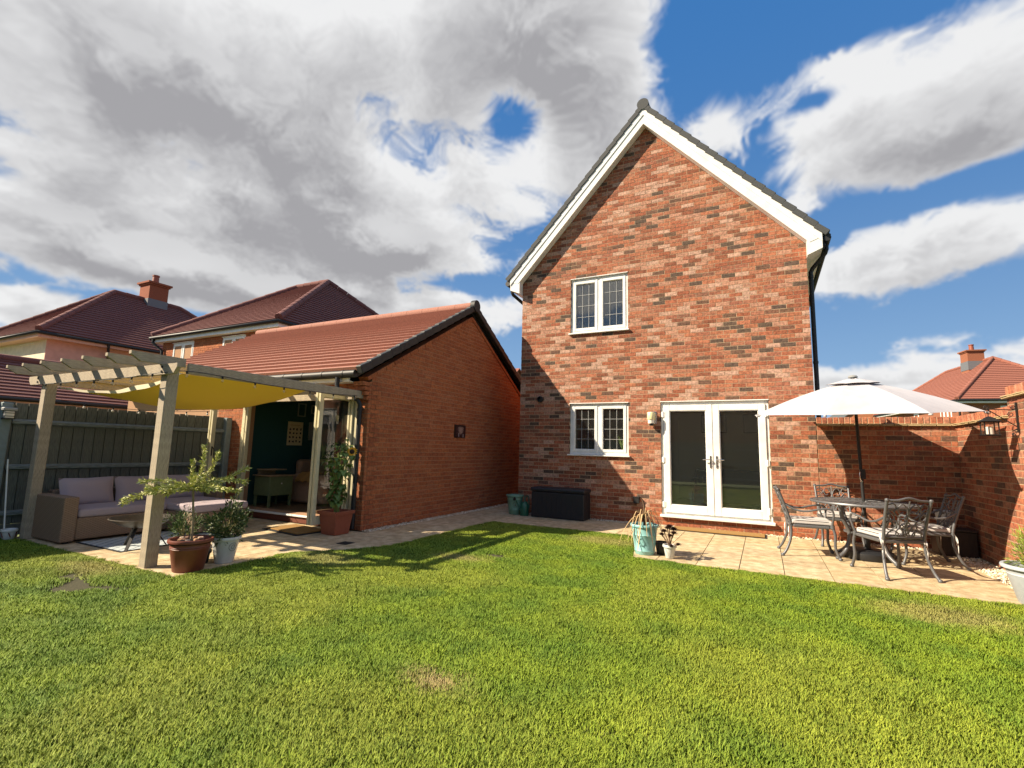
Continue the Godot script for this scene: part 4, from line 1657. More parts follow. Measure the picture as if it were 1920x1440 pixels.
# ---------------------------------------------------------------- the neighbours' houses
# a hipped house in its own axes: front wall faces +z at z = 0, eaves at ey; ridge from (rx0, rz0) to (rx1, rz1)
func hip_roof(o: Node3D, x0: float, x1: float, z0: float, z1: float, ey: float, ry: float, ra: Vector2, rb: Vector2, rows: int, m: Material, hipm: Material) -> void:
	# ra and rb: ridge ends (x, z); slopes: front z1, back z0, left x0, right x1
	var A := Vector3(x0, ey, z1)
	var B := Vector3(x1, ey, z1)
	var C := Vector3(x1, ey, z0)
	var D := Vector3(x0, ey, z0)
	var R0 := Vector3(ra.x, ry, ra.y)
	var R1 := Vector3(rb.x, ry, rb.y)
	var along_x := absf(rb.x - ra.x) >= absf(rb.y - ra.y)
	if along_x:
		quad_rows(o, A, B, R1, R0, rows, m)
		quad_rows(o, C, D, R0, R1, rows, m)
		quad_rows(o, B, C, R1, R1, rows, m)
		quad_rows(o, D, A, R0, R0, rows, m)
	else:
		# ra is the ridge end towards the front
		quad_rows(o, A, B, R0, R0, rows, m)
		quad_rows(o, C, D, R1, R1, rows, m)
		quad_rows(o, B, C, R1, R0, rows, m)
		quad_rows(o, D, A, R0, R1, rows, m)
	var hips := [[A, R0], [B, R1 if along_x else R0], [C, R1], [D, R0 if along_x else R1], [R0, R1]]
	for h in hips:
		if h[0].distance_to(h[1]) < 0.2:
			continue
		var n := maxi(1, int(h[0].distance_to(h[1]) / 0.45))
		for k in n:
			var t := MB.new()
			t.col = shade(Color.WHITE, rnd(0.88, 1.05))
			t.tube([h[0].lerp(h[1], float(k) / n) + Vector3(0, 0.045, 0), h[0].lerp(h[1], (k + 1.0) / n) + Vector3(0, 0.03, 0)], 0.12, 8)
			part(o, "hip_tile", t, hipm)
	var under := MB.new()
	under.box(Vector3(x0 + 0.02, ey - 0.10, z0 + 0.02), Vector3(x1 - 0.02, ey - 0.015, z1 - 0.02))
	part(o, "soffit", under, M.upvc_shade)


# rows of tiles between an eave a-b and a top d-c (c above b)
func quad_rows(o: Node3D, a: Vector3, b: Vector3, c: Vector3, d: Vector3, rows: int, m: Material) -> void:
	var nrm := (b - a).cross(d - a + c - b)
	nrm = nrm.normalized()
	if nrm.y < 0:
		nrm = -nrm
	for r in rows:
		var t0 := float(r) / rows
		var t1 := float(r + 1) / rows
		var mb := MB.new()
		mb.col = shade(Color.WHITE, rnd(0.94, 1.04))
		var q0 := a.lerp(d, t0) + nrm * 0.035
		var q1 := b.lerp(c, t0) + nrm * 0.035
		var q2 := b.lerp(c, t1) + nrm * 0.002
		var q3 := a.lerp(d, t1) + nrm * 0.002
		mb.face([q0, q1, q2, q3] if q2.distance_to(q3) > 0.01 else [q0, q1, q2], nrm)
		mb.face([q0, q1, q1 - nrm * 0.05, q0 - nrm * 0.05], (a + b) / 2 - (c + d) / 2)
		part(o, "tile_course", mb, m)


func eaves(o: Node3D, x0: float, x1: float, z0: float, z1: float, ey: float, white: Material) -> void:
	var f := MB.new()
	f.box(Vector3(x0 + 0.05, ey - 0.24, z1 - 0.05), Vector3(x1 - 0.05, ey - 0.06, z1 - 0.02))
	f.box(Vector3(x1 - 0.05, ey - 0.24, z0 + 0.05), Vector3(x1 - 0.02, ey - 0.06, z1 - 0.02))
	f.box(Vector3(x0 + 0.02, ey - 0.24, z0 + 0.05), Vector3(x0 + 0.05, ey - 0.06, z1 - 0.02))
	f.box(Vector3(x0 + 0.06, ey - 0.239, z0 + 0.06), Vector3(x1 - 0.06, ey - 0.225, z1 - 0.055))
	part(o, "fascia", f, white)
	var g := MB.new()
	g.tube([Vector3(x0, ey - 0.08, z1 + 0.04), Vector3(x1 + 0.04, ey - 0.08, z1 + 0.04), Vector3(x1 + 0.04, ey - 0.08, z0)], 0.06, 8)
	g.tube([Vector3(x0 - 0.04, ey - 0.08, z1 + 0.04), Vector3(x0 - 0.04, ey - 0.08, z0)], 0.06, 8)
	part(o, "gutter", g, M.black_plastic)


func chimney(o: Node3D, at: Vector3, w: float, h: float, tone: Color) -> void:
	var c := MB.new()
	c.col = tone
	c.box(Vector3(-w / 2, -0.8, -w / 2), Vector3(w / 2, h, w / 2), Transform3D(Basis.IDENTITY, at))
	c.box(Vector3(-w / 2 - 0.05, h, -w / 2 - 0.05), Vector3(w / 2 + 0.05, h + 0.075, w / 2 + 0.05), Transform3D(Basis.IDENTITY, at))
	c.box(Vector3(-w / 2 - 0.11, h + 0.075, -w / 2 - 0.11), Vector3(w / 2 + 0.11, h + 0.16, w / 2 + 0.11), Transform3D(Basis.IDENTITY, at))
	part(o, "chimney", c, M.brick_plain)
	var p := MB.new()
	p.lathe([Vector2(0.15, h + 0.16), Vector2(0.13, h + 0.55), Vector2(0.155, h + 0.56), Vector2(0.155, h + 0.62), Vector2(0.10, h + 0.62)], 12, Transform3D(Basis.IDENTITY, at))
	part(o, "chimney_pot", p, M.terracotta_square)
	var f := MB.new()
	f.box(Vector3(-w / 2 - 0.02, -0.55, -w / 2 - 0.02), Vector3(w / 2 + 0.02, 0.06, w / 2 + 0.02), Transform3D(Basis.IDENTITY, at))
	part(o, "flashing", f, M.lead_flash)


func build_neighbours() -> void:
	# cream and pink rendered house
	var p := thing("neighbour_house", "cream and pink rendered house with red hipped roof and brick chimney", "house")
	var ey := 5.1
	var w := MB.new()
	w.box(Vector3(-25.1, 0, 1.15), Vector3(-18.7, 4.95, 1.45))
	part(p, "front_wall", w, M.render_cream)
	var w2 := MB.new()
	w2.box(Vector3(-19.0, 0, -7.8), Vector3(-18.66, 4.95, 1.448))
	w2.box(Vector3(-25.1, 0, -7.8), Vector3(-24.8, 4.95, 1.148))
	part(p, "side_wall", w2, M.render_pink)
	hip_roof(p, -25.5, -18.31, -8.2, 1.85, ey, 8.0, Vector2(-21.9, -1.75), Vector2(-21.9, -4.63), 24, M.tile_dull, M.tile_dull)
	eaves(p, -25.5, -18.31, -8.2, 1.85, ey, M.render_pink)
	chimney(p, Vector3(-21.9, 8.0, -3.4), 0.85, 0.75, Color(0.34, 0.10, 0.05))
	window(p, Transform3D(Basis.IDENTITY, Vector3(-20.9, 3.55, 1.453)), 1.2, 1.25, 3, 2, false)
	var dp := MB.new()
	dp.tube([Vector3(-18.3, 5.0, -0.3), Vector3(-18.3, 4.8, -0.3), Vector3(-18.58, 4.5, -0.45), Vector3(-18.58, 0, -0.45)], 0.05, 8)
	dp.tube([Vector3(-18.58, 4.6, -0.62), Vector3(-18.58, 0, -0.62)], 0.055, 8)
	part(p, "downpipe", dp, M.black_plastic)
	seat(p)
	# brick house behind the garden room
	var b := thing("neighbour_house", "red brick house with brown-red hipped roof rising behind the outbuilding", "house")
	var wb := MB.new()
	wb.box(Vector3(-15.1, 0, -1.1), Vector3(-8.9, 4.95, -0.62))
	wb.box(Vector3(-9.2, 0, -9.2), Vector3(-8.9, 4.95, -1.102))
	wb.box(Vector3(-15.1, 0, -9.2), Vector3(-14.8, 4.95, -1.102))
	part(b, "wall", wb, M.mortar_garage)
	var holes := [Rect2(0.68, 3.55, 1.25, 1.25), Rect2(3.55, 3.75, 1.2, 1.05)]
	brick_wall(b, Transform3D(Basis.IDENTITY, Vector3(-15.1, 0, -0.613)), 6.2, 4.9, holes, [[0.0, -1.0, -2.2]], "garage", 0)
	hip_roof(b, -15.48, -8.53, -9.6, -0.39, ey, 8.16, Vector2(-13.6, -5.0), Vector2(-11.74, -5.0), 26, M.tile_dull, M.tile_dull)
	eaves(b, -15.48, -8.53, -9.6, -0.39, ey, M.upvc)
	window(b, Transform3D(Basis.IDENTITY, Vector3(-14.42, 3.55, -0.58)), 1.25, 1.25, 1, 1, false)
	window(b, Transform3D(Basis.IDENTITY, Vector3(-11.55, 3.75, -0.58)), 1.2, 1.05, 1, 1, false)
	var d2 := MB.new()
	d2.tube([Vector3(-15.3, 5.0, -0.36), Vector3(-15.3, 4.85, -0.36), Vector3(-15.0, 4.55, -0.55), Vector3(-15.0, 0, -0.55)], 0.05, 8)
	part(b, "downpipe", d2, M.black_plastic)
	seat(b)
	# long low garage beyond the fence
	var g := thing("neighbour_garage", "low garage with long red tiled roof beyond the green fence", "garage")
	var wg := MB.new()
	wg.col = Color(0.22, 0.075, 0.045)
	wg.box(Vector3(-18.0, 0, -1.0), Vector3(-15.3, 2.3, 9.0))
	part(g, "wall", wg, M.brick_plain)
	quad_rows(g, Vector3(-14.96, 2.45, 9.2), Vector3(-14.96, 2.45, -1.2), Vector3(-16.95, 3.75, -1.2), Vector3(-16.95, 3.75, 9.2), 12, M.tile_dull)
	quad_rows(g, Vector3(-18.3, 2.85, -1.2), Vector3(-18.3, 2.85, 9.2), Vector3(-16.95, 3.75, 9.2), Vector3(-16.95, 3.75, -1.2), 8, M.tile_dull)
	for k in 22:
		var t := MB.new()
		t.tube([Vector3(-16.95, 3.78, 9.2 - k * 0.47), Vector3(-16.95, 3.78, 9.2 - k * 0.47 - 0.465)], 0.12, 8)
		part(g, "ridge_tile", t, M.tile_dull)
	var fg := MB.new()
	fg.box(Vector3(-15.30, 2.16, -1.1), Vector3(-15.0, 2.34, 9.1))
	part(g, "fascia", fg, M.render_pink)
	var gg := MB.new()
	gg.tube([Vector3(-14.92, 2.39, -1.2), Vector3(-14.92, 2.39, 9.2)], 0.06, 8)
	part(g, "gutter", gg, M.black_plastic)
	seat(g)
	# red-roofed house beyond the garden wall
	var r := thing("neighbour_house", "brick house with bright orange-red hipped roof beyond the garden wall", "house", Vector3(15.5, 0, -30.3), deg_to_rad(8.1))
	var wr := MB.new()
	wr.col = Color(0.36, 0.14, 0.075)
	wr.box(Vector3(0.4, 0, -0.7), Vector3(7.3, 4.95, -0.4))
	wr.box(Vector3(0.4, 0, -13.6), Vector3(0.7, 4.95, -0.702))
	wr.box(Vector3(7.0, 0, -13.6), Vector3(7.3, 4.95, -0.702))
	part(r, "wall", wr, M.brick_plain)
	hip_roof(r, 0.0, 7.7, -14.0, 0.0, ey, 8.25, Vector2(3.85, -3.85), Vector2(3.85, -10.1), 22, M.tile_red, M.tile_red)
	eaves(r, 0.0, 7.7, -14.0, 0.0, ey, M.upvc)
	chimney(r, Vector3(3.4, 8.2, -5.3), 0.95, 0.7, Color(0.36, 0.13, 0.07))
	window(r, Transform3D(Basis.IDENTITY, Vector3(2.3, 3.55, -0.36)), 1.5, 1.15, 3, 2, false)
	window(r, Transform3D(Basis.IDENTITY, Vector3(5.2, 3.55, -0.36)), 1.2, 1.15, 3, 2, false)
	var lf := Basis(Vector3(0, 0, 1), Vector3.UP, Vector3(-1, 0, 0))
	window(r, Transform3D(lf, Vector3(0.36, 3.45, -3.2)), 1.5, 1.25, 3, 2, false, 3)
	window(r, Transform3D(lf, Vector3(0.36, 3.45, -7.2)), 0.8, 1.25, 3, 1, false, 1)
	window(r, Transform3D(lf, Vector3(0.36, 3.45, -11.6)), 1.5, 1.25, 3, 2, false)
	var d3 := MB.new()
	d3.tube([Vector3(0.33, 4.9, -0.6), Vector3(0.33, 0, -0.6)], 0.05, 8)
	d3.tube([Vector3(0.0, 5.0, -13.8), Vector3(0.33, 4.6, -13.4), Vector3(0.33, 0, -13.4)], 0.05, 8)
	part(r, "downpipe", d3, M.black_plastic)
	# slate roofs far off
	gable_house("far_house", "far house with orange brick gable under a grey slate roof", Vector3(16.6, 0, -66), 0.1, 7.2, 12.0, 5.6, 8.75, M.slate, Color(0.50, 0.19, 0.085), 0.0)
	gable_house("far_house", "far long house with plain grey-brown slate roof", Vector3(10.0, 0, -72), 0.05, 13.0, 8.0, 5.4, 8.0, M.slate, Color(0.30, 0.14, 0.09), PI / 2)
	gable_house("far_house", "far house with pinkish red roof glimpsed in the gap beside the outbuilding", Vector3(-14.5, 0, -29), 0.0, 9.0, 8.0, 5.3, 8.35, M.tile_red, Color(0.36, 0.14, 0.08), PI / 2)


func gable_house(called: String, label: String, at: Vector3, turn: float, w: float, d: float, ey: float, ry: float, roof: Material, tone: Color, yaw: float) -> void:
	var o := thing(called, label, "house", at, turn + yaw)
	var b := MB.new()
	b.col = tone
	b.prism(PackedVector2Array([Vector2(-w / 2, 0), Vector2(w / 2, 0), Vector2(w / 2, ey), Vector2(0, ry - 0.1), Vector2(-w / 2, ey)]), -d, 0)
	part(o, "wall", b, M.brick_plain)
	for sd in [-1.0, 1.0]:
		var e := w / 2 + 0.3
		var yy := ry - (ry - ey) * e / (w / 2)
		var rf := MB.new()
		rf.prism(PackedVector2Array([Vector2(sd * e, yy), Vector2(0, ry + 0.05), Vector2(0, ry - 0.05), Vector2(sd * e, yy - 0.1)]), -d - 0.2, 0.2)
		part(o, "roof_slope", rf, roof)


# ---------------------------------------------------------------- pergola, sail, lights, lounge corner
func build_pergola() -> void:
	var o := thing("pergola", "weathered timber pergola with notched rafter ends against the outbuilding", "pergola")
	for x in [-1.09, -3.88]:
		var p := MB.new()
		p.bevel(Vector3(-0.062, -0.02, -0.06), Vector3(0.062, 2.095, 0.06), 0.006)
		part(o, "post", p, M.timber_y, Transform3D(Basis(Vector3.UP, rnd(-0.03, 0.03)), Vector3(x, 0, 6.43)))
	var bm := MB.new()
	bm.prism(PackedVector2Array([Vector2(-4.2, 2.10), Vector2(-0.78, 2.10), Vector2(-0.78, 2.06), Vector2(-0.84, 1.99), Vector2(-4.14, 1.99), Vector2(-4.2, 2.05)]), 6.495, 6.54)
	part(o, "front_beam", bm, M.timber_x)
	var tips := [-1.08, -1.545, -2.03, -2.53, -3.02, -3.50, -3.95]
	for k in 7:
		var r := MB.new()
		var zend := 6.30 if k == 0 else 3.62
		var zt := 6.845 + rnd(-0.012, 0.012)
		r.prism(PackedVector2Array([Vector2(zt, 2.20), Vector2(zt, 2.165), Vector2(zt - 0.10, 2.102), Vector2(zend, 2.102), Vector2(zend, 2.20)]), -0.022, 0.022, Transform3D(Basis(Vector3(0, 0, 1), Vector3.UP, Vector3(-1, 0, 0)), Vector3(tips[k], rnd(-0.003, 0.003), 0)))
		part(o, "rafter", r, M.timber_z)
	var sb := MB.new()
	sb.bevel(Vector3(-1.05, 2.03, 3.60), Vector3(-1.005, 2.148, 6.29), 0.005)
	part(o, "side_beam", sb, M.timber_z)
	var sb2 := MB.new()
	sb2.bevel(Vector3(-4.0, 2.0, 3.60), Vector3(-3.955, 2.10, 6.49), 0.005)
	part(o, "side_beam", sb2, M.timber_z)
	var wp := MB.new()
	wp.bevel(Vector3(-4.05, 2.0, GZ + 0.17), Vector3(-1.06, 2.1, GZ + 0.215), 0.005)
	part(o, "wall_plate", wp, M.timber_x)
	for x in [-1.045, -3.93]:
		for y in [2.02, 2.07]:
			var b := MB.new()
			b.tube([Vector3(x, y, 6.54), Vector3(x, y, 6.55)], 0.012, 8)
			part(o, "bolt", b, M.iron)
	seat(o)
	# shade sail slung under the rafters
	var fr := Vector3(-1.12, 2.035, 6.30)
	var br := Vector3(-1.10, 2.10, 4.50)
	var fl := Vector3(-4.02, 1.985, 6.30)
	var bl := Vector3(-3.98, 2.02, 4.35)
	var g := []
	for a in 29:
		var row := []
		var u := a / 28.0
		for c in 21:
			var v := c / 20.0
			var p := fl.lerp(fr, u).lerp(bl.lerp(br, u), v)
			var su := 4.0 * u * (1.0 - u)
			var sv := 4.0 * v * (1.0 - v)
			p.y -= su * (0.13 + 0.10 * v) + sv * su * 0.10 + sv * 0.012
			p.z += (-0.10 * su) * (1.0 - v) + 0.16 * su * v
			p.x += (0.10 * sv) * (1.0 - u) - 0.03 * sv * u
			p.y += 0.006 * sin(u * 23.0 + v * 5.0) * su
			row.append(p)
		g.append(row)
	var s := MB.new()
	s.sheet(g)
	var sail := thing("shade_sail", "yellow fabric shade sail sagging under the pergola rafters", "shade sail")
	part(sail, "fabric", s, M.sail)
	var hem := []
	for a in 29:
		var p: Vector3 = g[a][0]
		var u := a / 28.0
		hem.append([p + Vector3(0, 0.052 * (4.0 * u * (1.0 - u)) * (0.7 + 0.3 * cos(u * 9.0)) + 0.006, 0.012), p + Vector3(0, -0.004, 0.006)])
	var hm := MB.new()
	hm.sheet(hem)
	part(sail, "front_hem", hm, M.sail_hem)
	var cords := MB.new()
	for e in [[fr, Vector3(-1.06, 2.05, 6.47)], [fl, Vector3(-3.86, 2.03, 6.47)], [br, Vector3(-1.04, 2.06, 4.38)], [bl, Vector3(-3.97, 2.03, 4.2)]]:
		cords.tube([e[0], e[1]], 0.004, 5)
	part(sail, "corner_cord", cords, M.tie)
	# festoon lights
	festoon("clear festoon bulbs on black cable along the pergola beams", [Vector3(-3.93, 1.98, 6.56), Vector3(-2.9, 1.975, 6.57), Vector3(-1.9, 1.97, 6.57), Vector3(-0.98, 2.0, 6.57), Vector3(-0.99, 2.06, 6.2), Vector3(-0.995, 2.03, 5.3), Vector3(-0.995, 2.03, 4.4), Vector3(-0.995, 2.06, 3.75)], 0.42, 0.3, M.bulb_clear)
	festoon("frosted festoon bulbs strung along the top of the green fence", [Vector3(-4.22, 1.86, 6.5), Vector3(-4.2, 1.79, 5.9), Vector3(-4.2, 1.765, 5.3), Vector3(-4.2, 1.78, 4.6), Vector3(-4.2, 1.86, 3.8)], 0.36, 0.25, M.bulb)


func festoon(label: String, pts: Array, gap: float, first: float, glass: Material) -> void:
	var o := thing("festoon_lights", label, "string lights")
	var line := curve(pts, 8)
	var c := MB.new()
	c.tube(line, 0.004, 5)
	part(o, "cable", c, M.black_plastic)
	var d := first
	for k in line.size() - 1:
		var l: float = line[k].distance_to(line[k + 1])
		while d < l:
			var p: Vector3 = line[k].lerp(line[k + 1], d / l)
			var h := MB.new()
			h.lathe([Vector2(0.010, -0.030), Vector2(0.011, -0.004), Vector2(0.005, 0.0)], 8, Transform3D(Basis.IDENTITY, p))
			part(o, "bulb_holder", h, M.black_plastic)
			var b := MB.new()
			b.lathe([Vector2(0.001, -0.070), Vector2(0.011, -0.066), Vector2(0.017, -0.055), Vector2(0.016, -0.043), Vector2(0.009, -0.030)], 10, Transform3D(Basis.IDENTITY, p))
			part(o, "bulb", b, glass)
			d += gap
		d -= l
	seat(o)


func pillow(b: MB, w: float, h: float, t: float, xf: Transform3D) -> void:
	for sd in [1.0, -1.0]:
		var g := []
		for i in 13:
			var row := []
			for j in 13:
				var u := i / 6.0 - 1.0
				var v := j / 6.0 - 1.0
				var k := pow(maxf(0.0, 1.0 - pow(absf(u), 2.6)), 0.5) * pow(maxf(0.0, 1.0 - pow(absf(v), 2.6)), 0.5)
				var pinch := 1.0 - 0.05 * (1.0 - absf(u)) * absf(v) - 0.05 * (1.0 - absf(v)) * absf(u)
				var z := t / 2 * k * (1.0 + 0.05 * sin(u * 5.0 + v * 3.0))
				row.append(xf * Vector3(u * w / 2 * pinch, v * h / 2 * pinch, sd * z))
			g.append(row)
		b.sheet(g, sd < 0)


func build_lounge_corner() -> void:
	var s := thing("corner_sofa", "brown woven rattan corner sofa standing along the green fence", "sofa")
	var b := MB.new()
	b.rbox(Vector3(-3.82, 0.03, 4.36), Vector3(-3.09, 0.30, 6.255), 0.02)
	part(s, "base", b, M.rattan)
	var b2 := MB.new()
	b2.rbox(Vector3(-3.085, 0.03, 4.40), Vector3(-2.46, 0.30, 5.20), 0.02)
	part(s, "chaise_base", b2, M.rattan)
	var a := MB.new()
	a.rbox(Vector3(-3.98, 0.02, 6.26), Vector3(-3.07, 0.565, 6.415), 0.018)
	part(s, "armrest", a, M.rattan)
	var bk := MB.new()
	bk.rbox(Vector3(-3.99, 0.03, 4.34), Vector3(-3.825, 0.60, 6.255), 0.02)
	part(s, "backrest", bk, M.rattan)
	var en := MB.new()
	en.rbox(Vector3(-3.82, 0.03, 4.25), Vector3(-3.3, 0.60, 4.35), 0.02)
	part(s, "end_panel", en, M.rattan)
	var ft := MB.new()
	for q in [[-3.9, 6.33], [-3.13, 6.33], [-3.13, 4.45], [-2.52, 5.13], [-2.52, 4.47]]:
		ft.box(Vector3(q[0] - 0.025, 0.0, q[1] - 0.025), Vector3(q[0] + 0.025, 0.032, q[1] + 0.025))
	part(s, "feet", ft, M.rubber)
	seat(s)
	var c1 := thing("seat_cushion", "long mauve-grey seat cushion on the rattan sofa", "cushion", Vector3(-3.455, 0.301, 5.73))
	var m1 := MB.new()
	m1.rbox(Vector3(-0.365, 0, -0.525), Vector3(0.375, 0.105, 0.52), 0.035, Transform3D.IDENTITY, 0.012)
	part(c1, "pad", m1, M.cushion)
	var c2 := thing("seat_cushion", "square mauve-grey cushion on the sofa's chaise end", "cushion", Vector3(-3.14, 0.301, 4.80))
	var m2 := MB.new()
	m2.rbox(Vector3(-0.66, 0, -0.42), Vector3(0.69, 0.105, 0.405), 0.035, Transform3D.IDENTITY, 0.012)
	part(c2, "pad", m2, M.cushion)
	var names := ["mauve-grey back cushion leaning beside the sofa armrest", "mauve-grey back cushion in the middle of the rattan sofa", "mauve-grey back cushion in the sofa's corner by the folding doors"]
	for k in 3:
		var c := thing("back_cushion", names[k], "cushion", Vector3(-3.70, 0.405, 5.93 - k * 0.635), 0.0, "back cushions on the rattan sofa")
		var m := MB.new()
		pillow(m, 0.62, 0.40, 0.20, Transform3D(Basis(Vector3(0, 0, 1), 0.28) * Basis(Vector3.UP, PI / 2 + rnd(-0.06, 0.06)), Vector3(0.0, 0.165, 0)))
		part(c, "pad", m, M.cushion)
	var rug := thing("outdoor_rug", "pale grey outdoor rug with dark lattice pattern and border", "rug", Vector3(-2.555, 0.003, 5.58))
	var rm := MB.new()
	rm.quad(Vector3(-0.51, 0.006, 0.66), Vector3(0.51, 0.006, 0.66), Vector3(0.51, 0.006, -0.66), Vector3(-0.51, 0.006, -0.66))
	part(rug, "pile", rm, M.rug)
	var re := MB.new()
	re.box(Vector3(-0.513, 0, -0.663), Vector3(0.513, 0.005, 0.663))
	part(rug, "backing", re, M.rubber)
	# fire bowl
	var fb := thing("fire_bowl", "wide dark metal fire bowl on splayed iron legs", "fire bowl", Vector3(-2.13, 0.009, 6.0))
	var bw := MB.new()
	bw.lathe([Vector2(0.02, 0.235), Vector2(0.12, 0.245), Vector2(0.22, 0.275), Vector2(0.30, 0.33), Vector2(0.325, 0.345), Vector2(0.335, 0.352), Vector2(0.325, 0.358), Vector2(0.29, 0.34), Vector2(0.21, 0.288), Vector2(0.12, 0.26), Vector2(0.0, 0.252)], 32)
	part(fb, "bowl", bw, M.bowl)
	for k in 3:
		var an := 0.95 + k * TAU / 3.0
		var d := Vector3(cos(an), 0, sin(an))
		var lg := MB.new()
		lg.bar(d * 0.10 + Vector3(0, 0.262, 0), d * 0.27 + Vector3(0, 0.004, 0), 0.035, 0.012, d)
		part(fb, "leg", lg, M.iron)


# ---------------------------------------------------------------- pots and plants
func leaf(b: MB, p: Vector3, dir: Vector3, nrm: Vector3, l: float, w: float, droop := 0.15) -> void:
	dir = dir.normalized()
	var side := dir.cross(nrm)
	if side.length() < 1e-3:
		side = dir.cross(Vector3.RIGHT)
	side = side.normalized()
	var up := side.cross(dir).normalized()
	var mid := p + dir * l * 0.45
	var tip := p + dir * l - up * (droop * l)
	var a := mid + side * w / 2 + up * w * 0.12
	var c := mid - side * w / 2 + up * w * 0.12
	var k := b.vert(p, up)
	b.vert(a, (up - side * 0.35).normalized())
	b.vert(mid, up)
	b.vert(c, (up + side * 0.35).normalized())
	b.vert(tip, (up + dir * 0.2).normalized())
	b.i.append_array(PackedInt32Array([k, k + 2, k + 1, k, k + 3, k + 2, k + 1, k + 2, k + 4, k + 2, k + 3, k + 4]))


func rdir() -> Vector3:
	var z := rnd(-1, 1)
	var a := rnd(0, TAU)
	var r := sqrt(1 - z * z)
	return Vector3(r * cos(a), z, r * sin(a))


func pot(called: String, label: String, at: Vector3, prof: Array, m: Material, soil_y: float, seg := 28) -> Node3D:
	var o := thing(called, label, "plant pot", at)
	var b := MB.new()
	b.lathe(prof, seg)
	part(o, "body", b, m)
	var s := MB.new()
	var r := 0.0
	for k in prof.size() - 1:
		if prof[k].y <= soil_y and prof[k + 1].y >= soil_y and r == 0.0:
			r = lerpf(prof[k].x, prof[k + 1].x, (soil_y - prof[k].y) / maxf(1e-4, prof[k + 1].y - prof[k].y))
	s.lathe([Vector2(r - 0.008, soil_y - 0.01), Vector2(r * 0.6, soil_y + 0.006), Vector2(0.0, soil_y + 0.010)], seg)
	part(o, "compost", s, M.compost)
	return o


# outline of a tapering pot with a rolled rim, outside and inside
func pot_profile(rb: float, rt: float, h: float, rim := 0.012, bands := []) -> Array:
	var p := [Vector2(0.0, 0.0), Vector2(rb - 0.006, 0.0), Vector2(rb, 0.006)]
	for y in bands:
		var r := lerpf(rb, rt, y / h)
		p.append_array([Vector2(r, y - 0.008), Vector2(r + 0.005, y), Vector2(r, y + 0.008)])
	var rr := lerpf(rb, rt, (h - 0.035) / h)
	p.append_array([Vector2(rr, h - 0.035), Vector2(rt + rim, h - 0.03), Vector2(rt + rim + 0.003, h - 0.012), Vector2(rt + rim - 0.002, h), Vector2(rt - 0.006, h), Vector2(rt - 0.012, h - 0.03), Vector2(rb - 0.012, 0.05)])
	return p


func ring_on(o: Node3D, called: String, r0: float, slope: float, ang: float, y: float, rw: float, rh: float, th: float, m: Material) -> void:
	var p := []
	for k in 25:
		var a := TAU * k / 24.0
		var yy := y + sin(a) * rh
		var r := r0 + slope * (yy - y) + 0.0015
		var t := ang + cos(a) * rw / r0
		p.append(Vector3(cos(t) * r, yy, sin(t) * r))
	var b := MB.new()
	b.tube(p, th, 5, false)
	part(o, called, b, m)


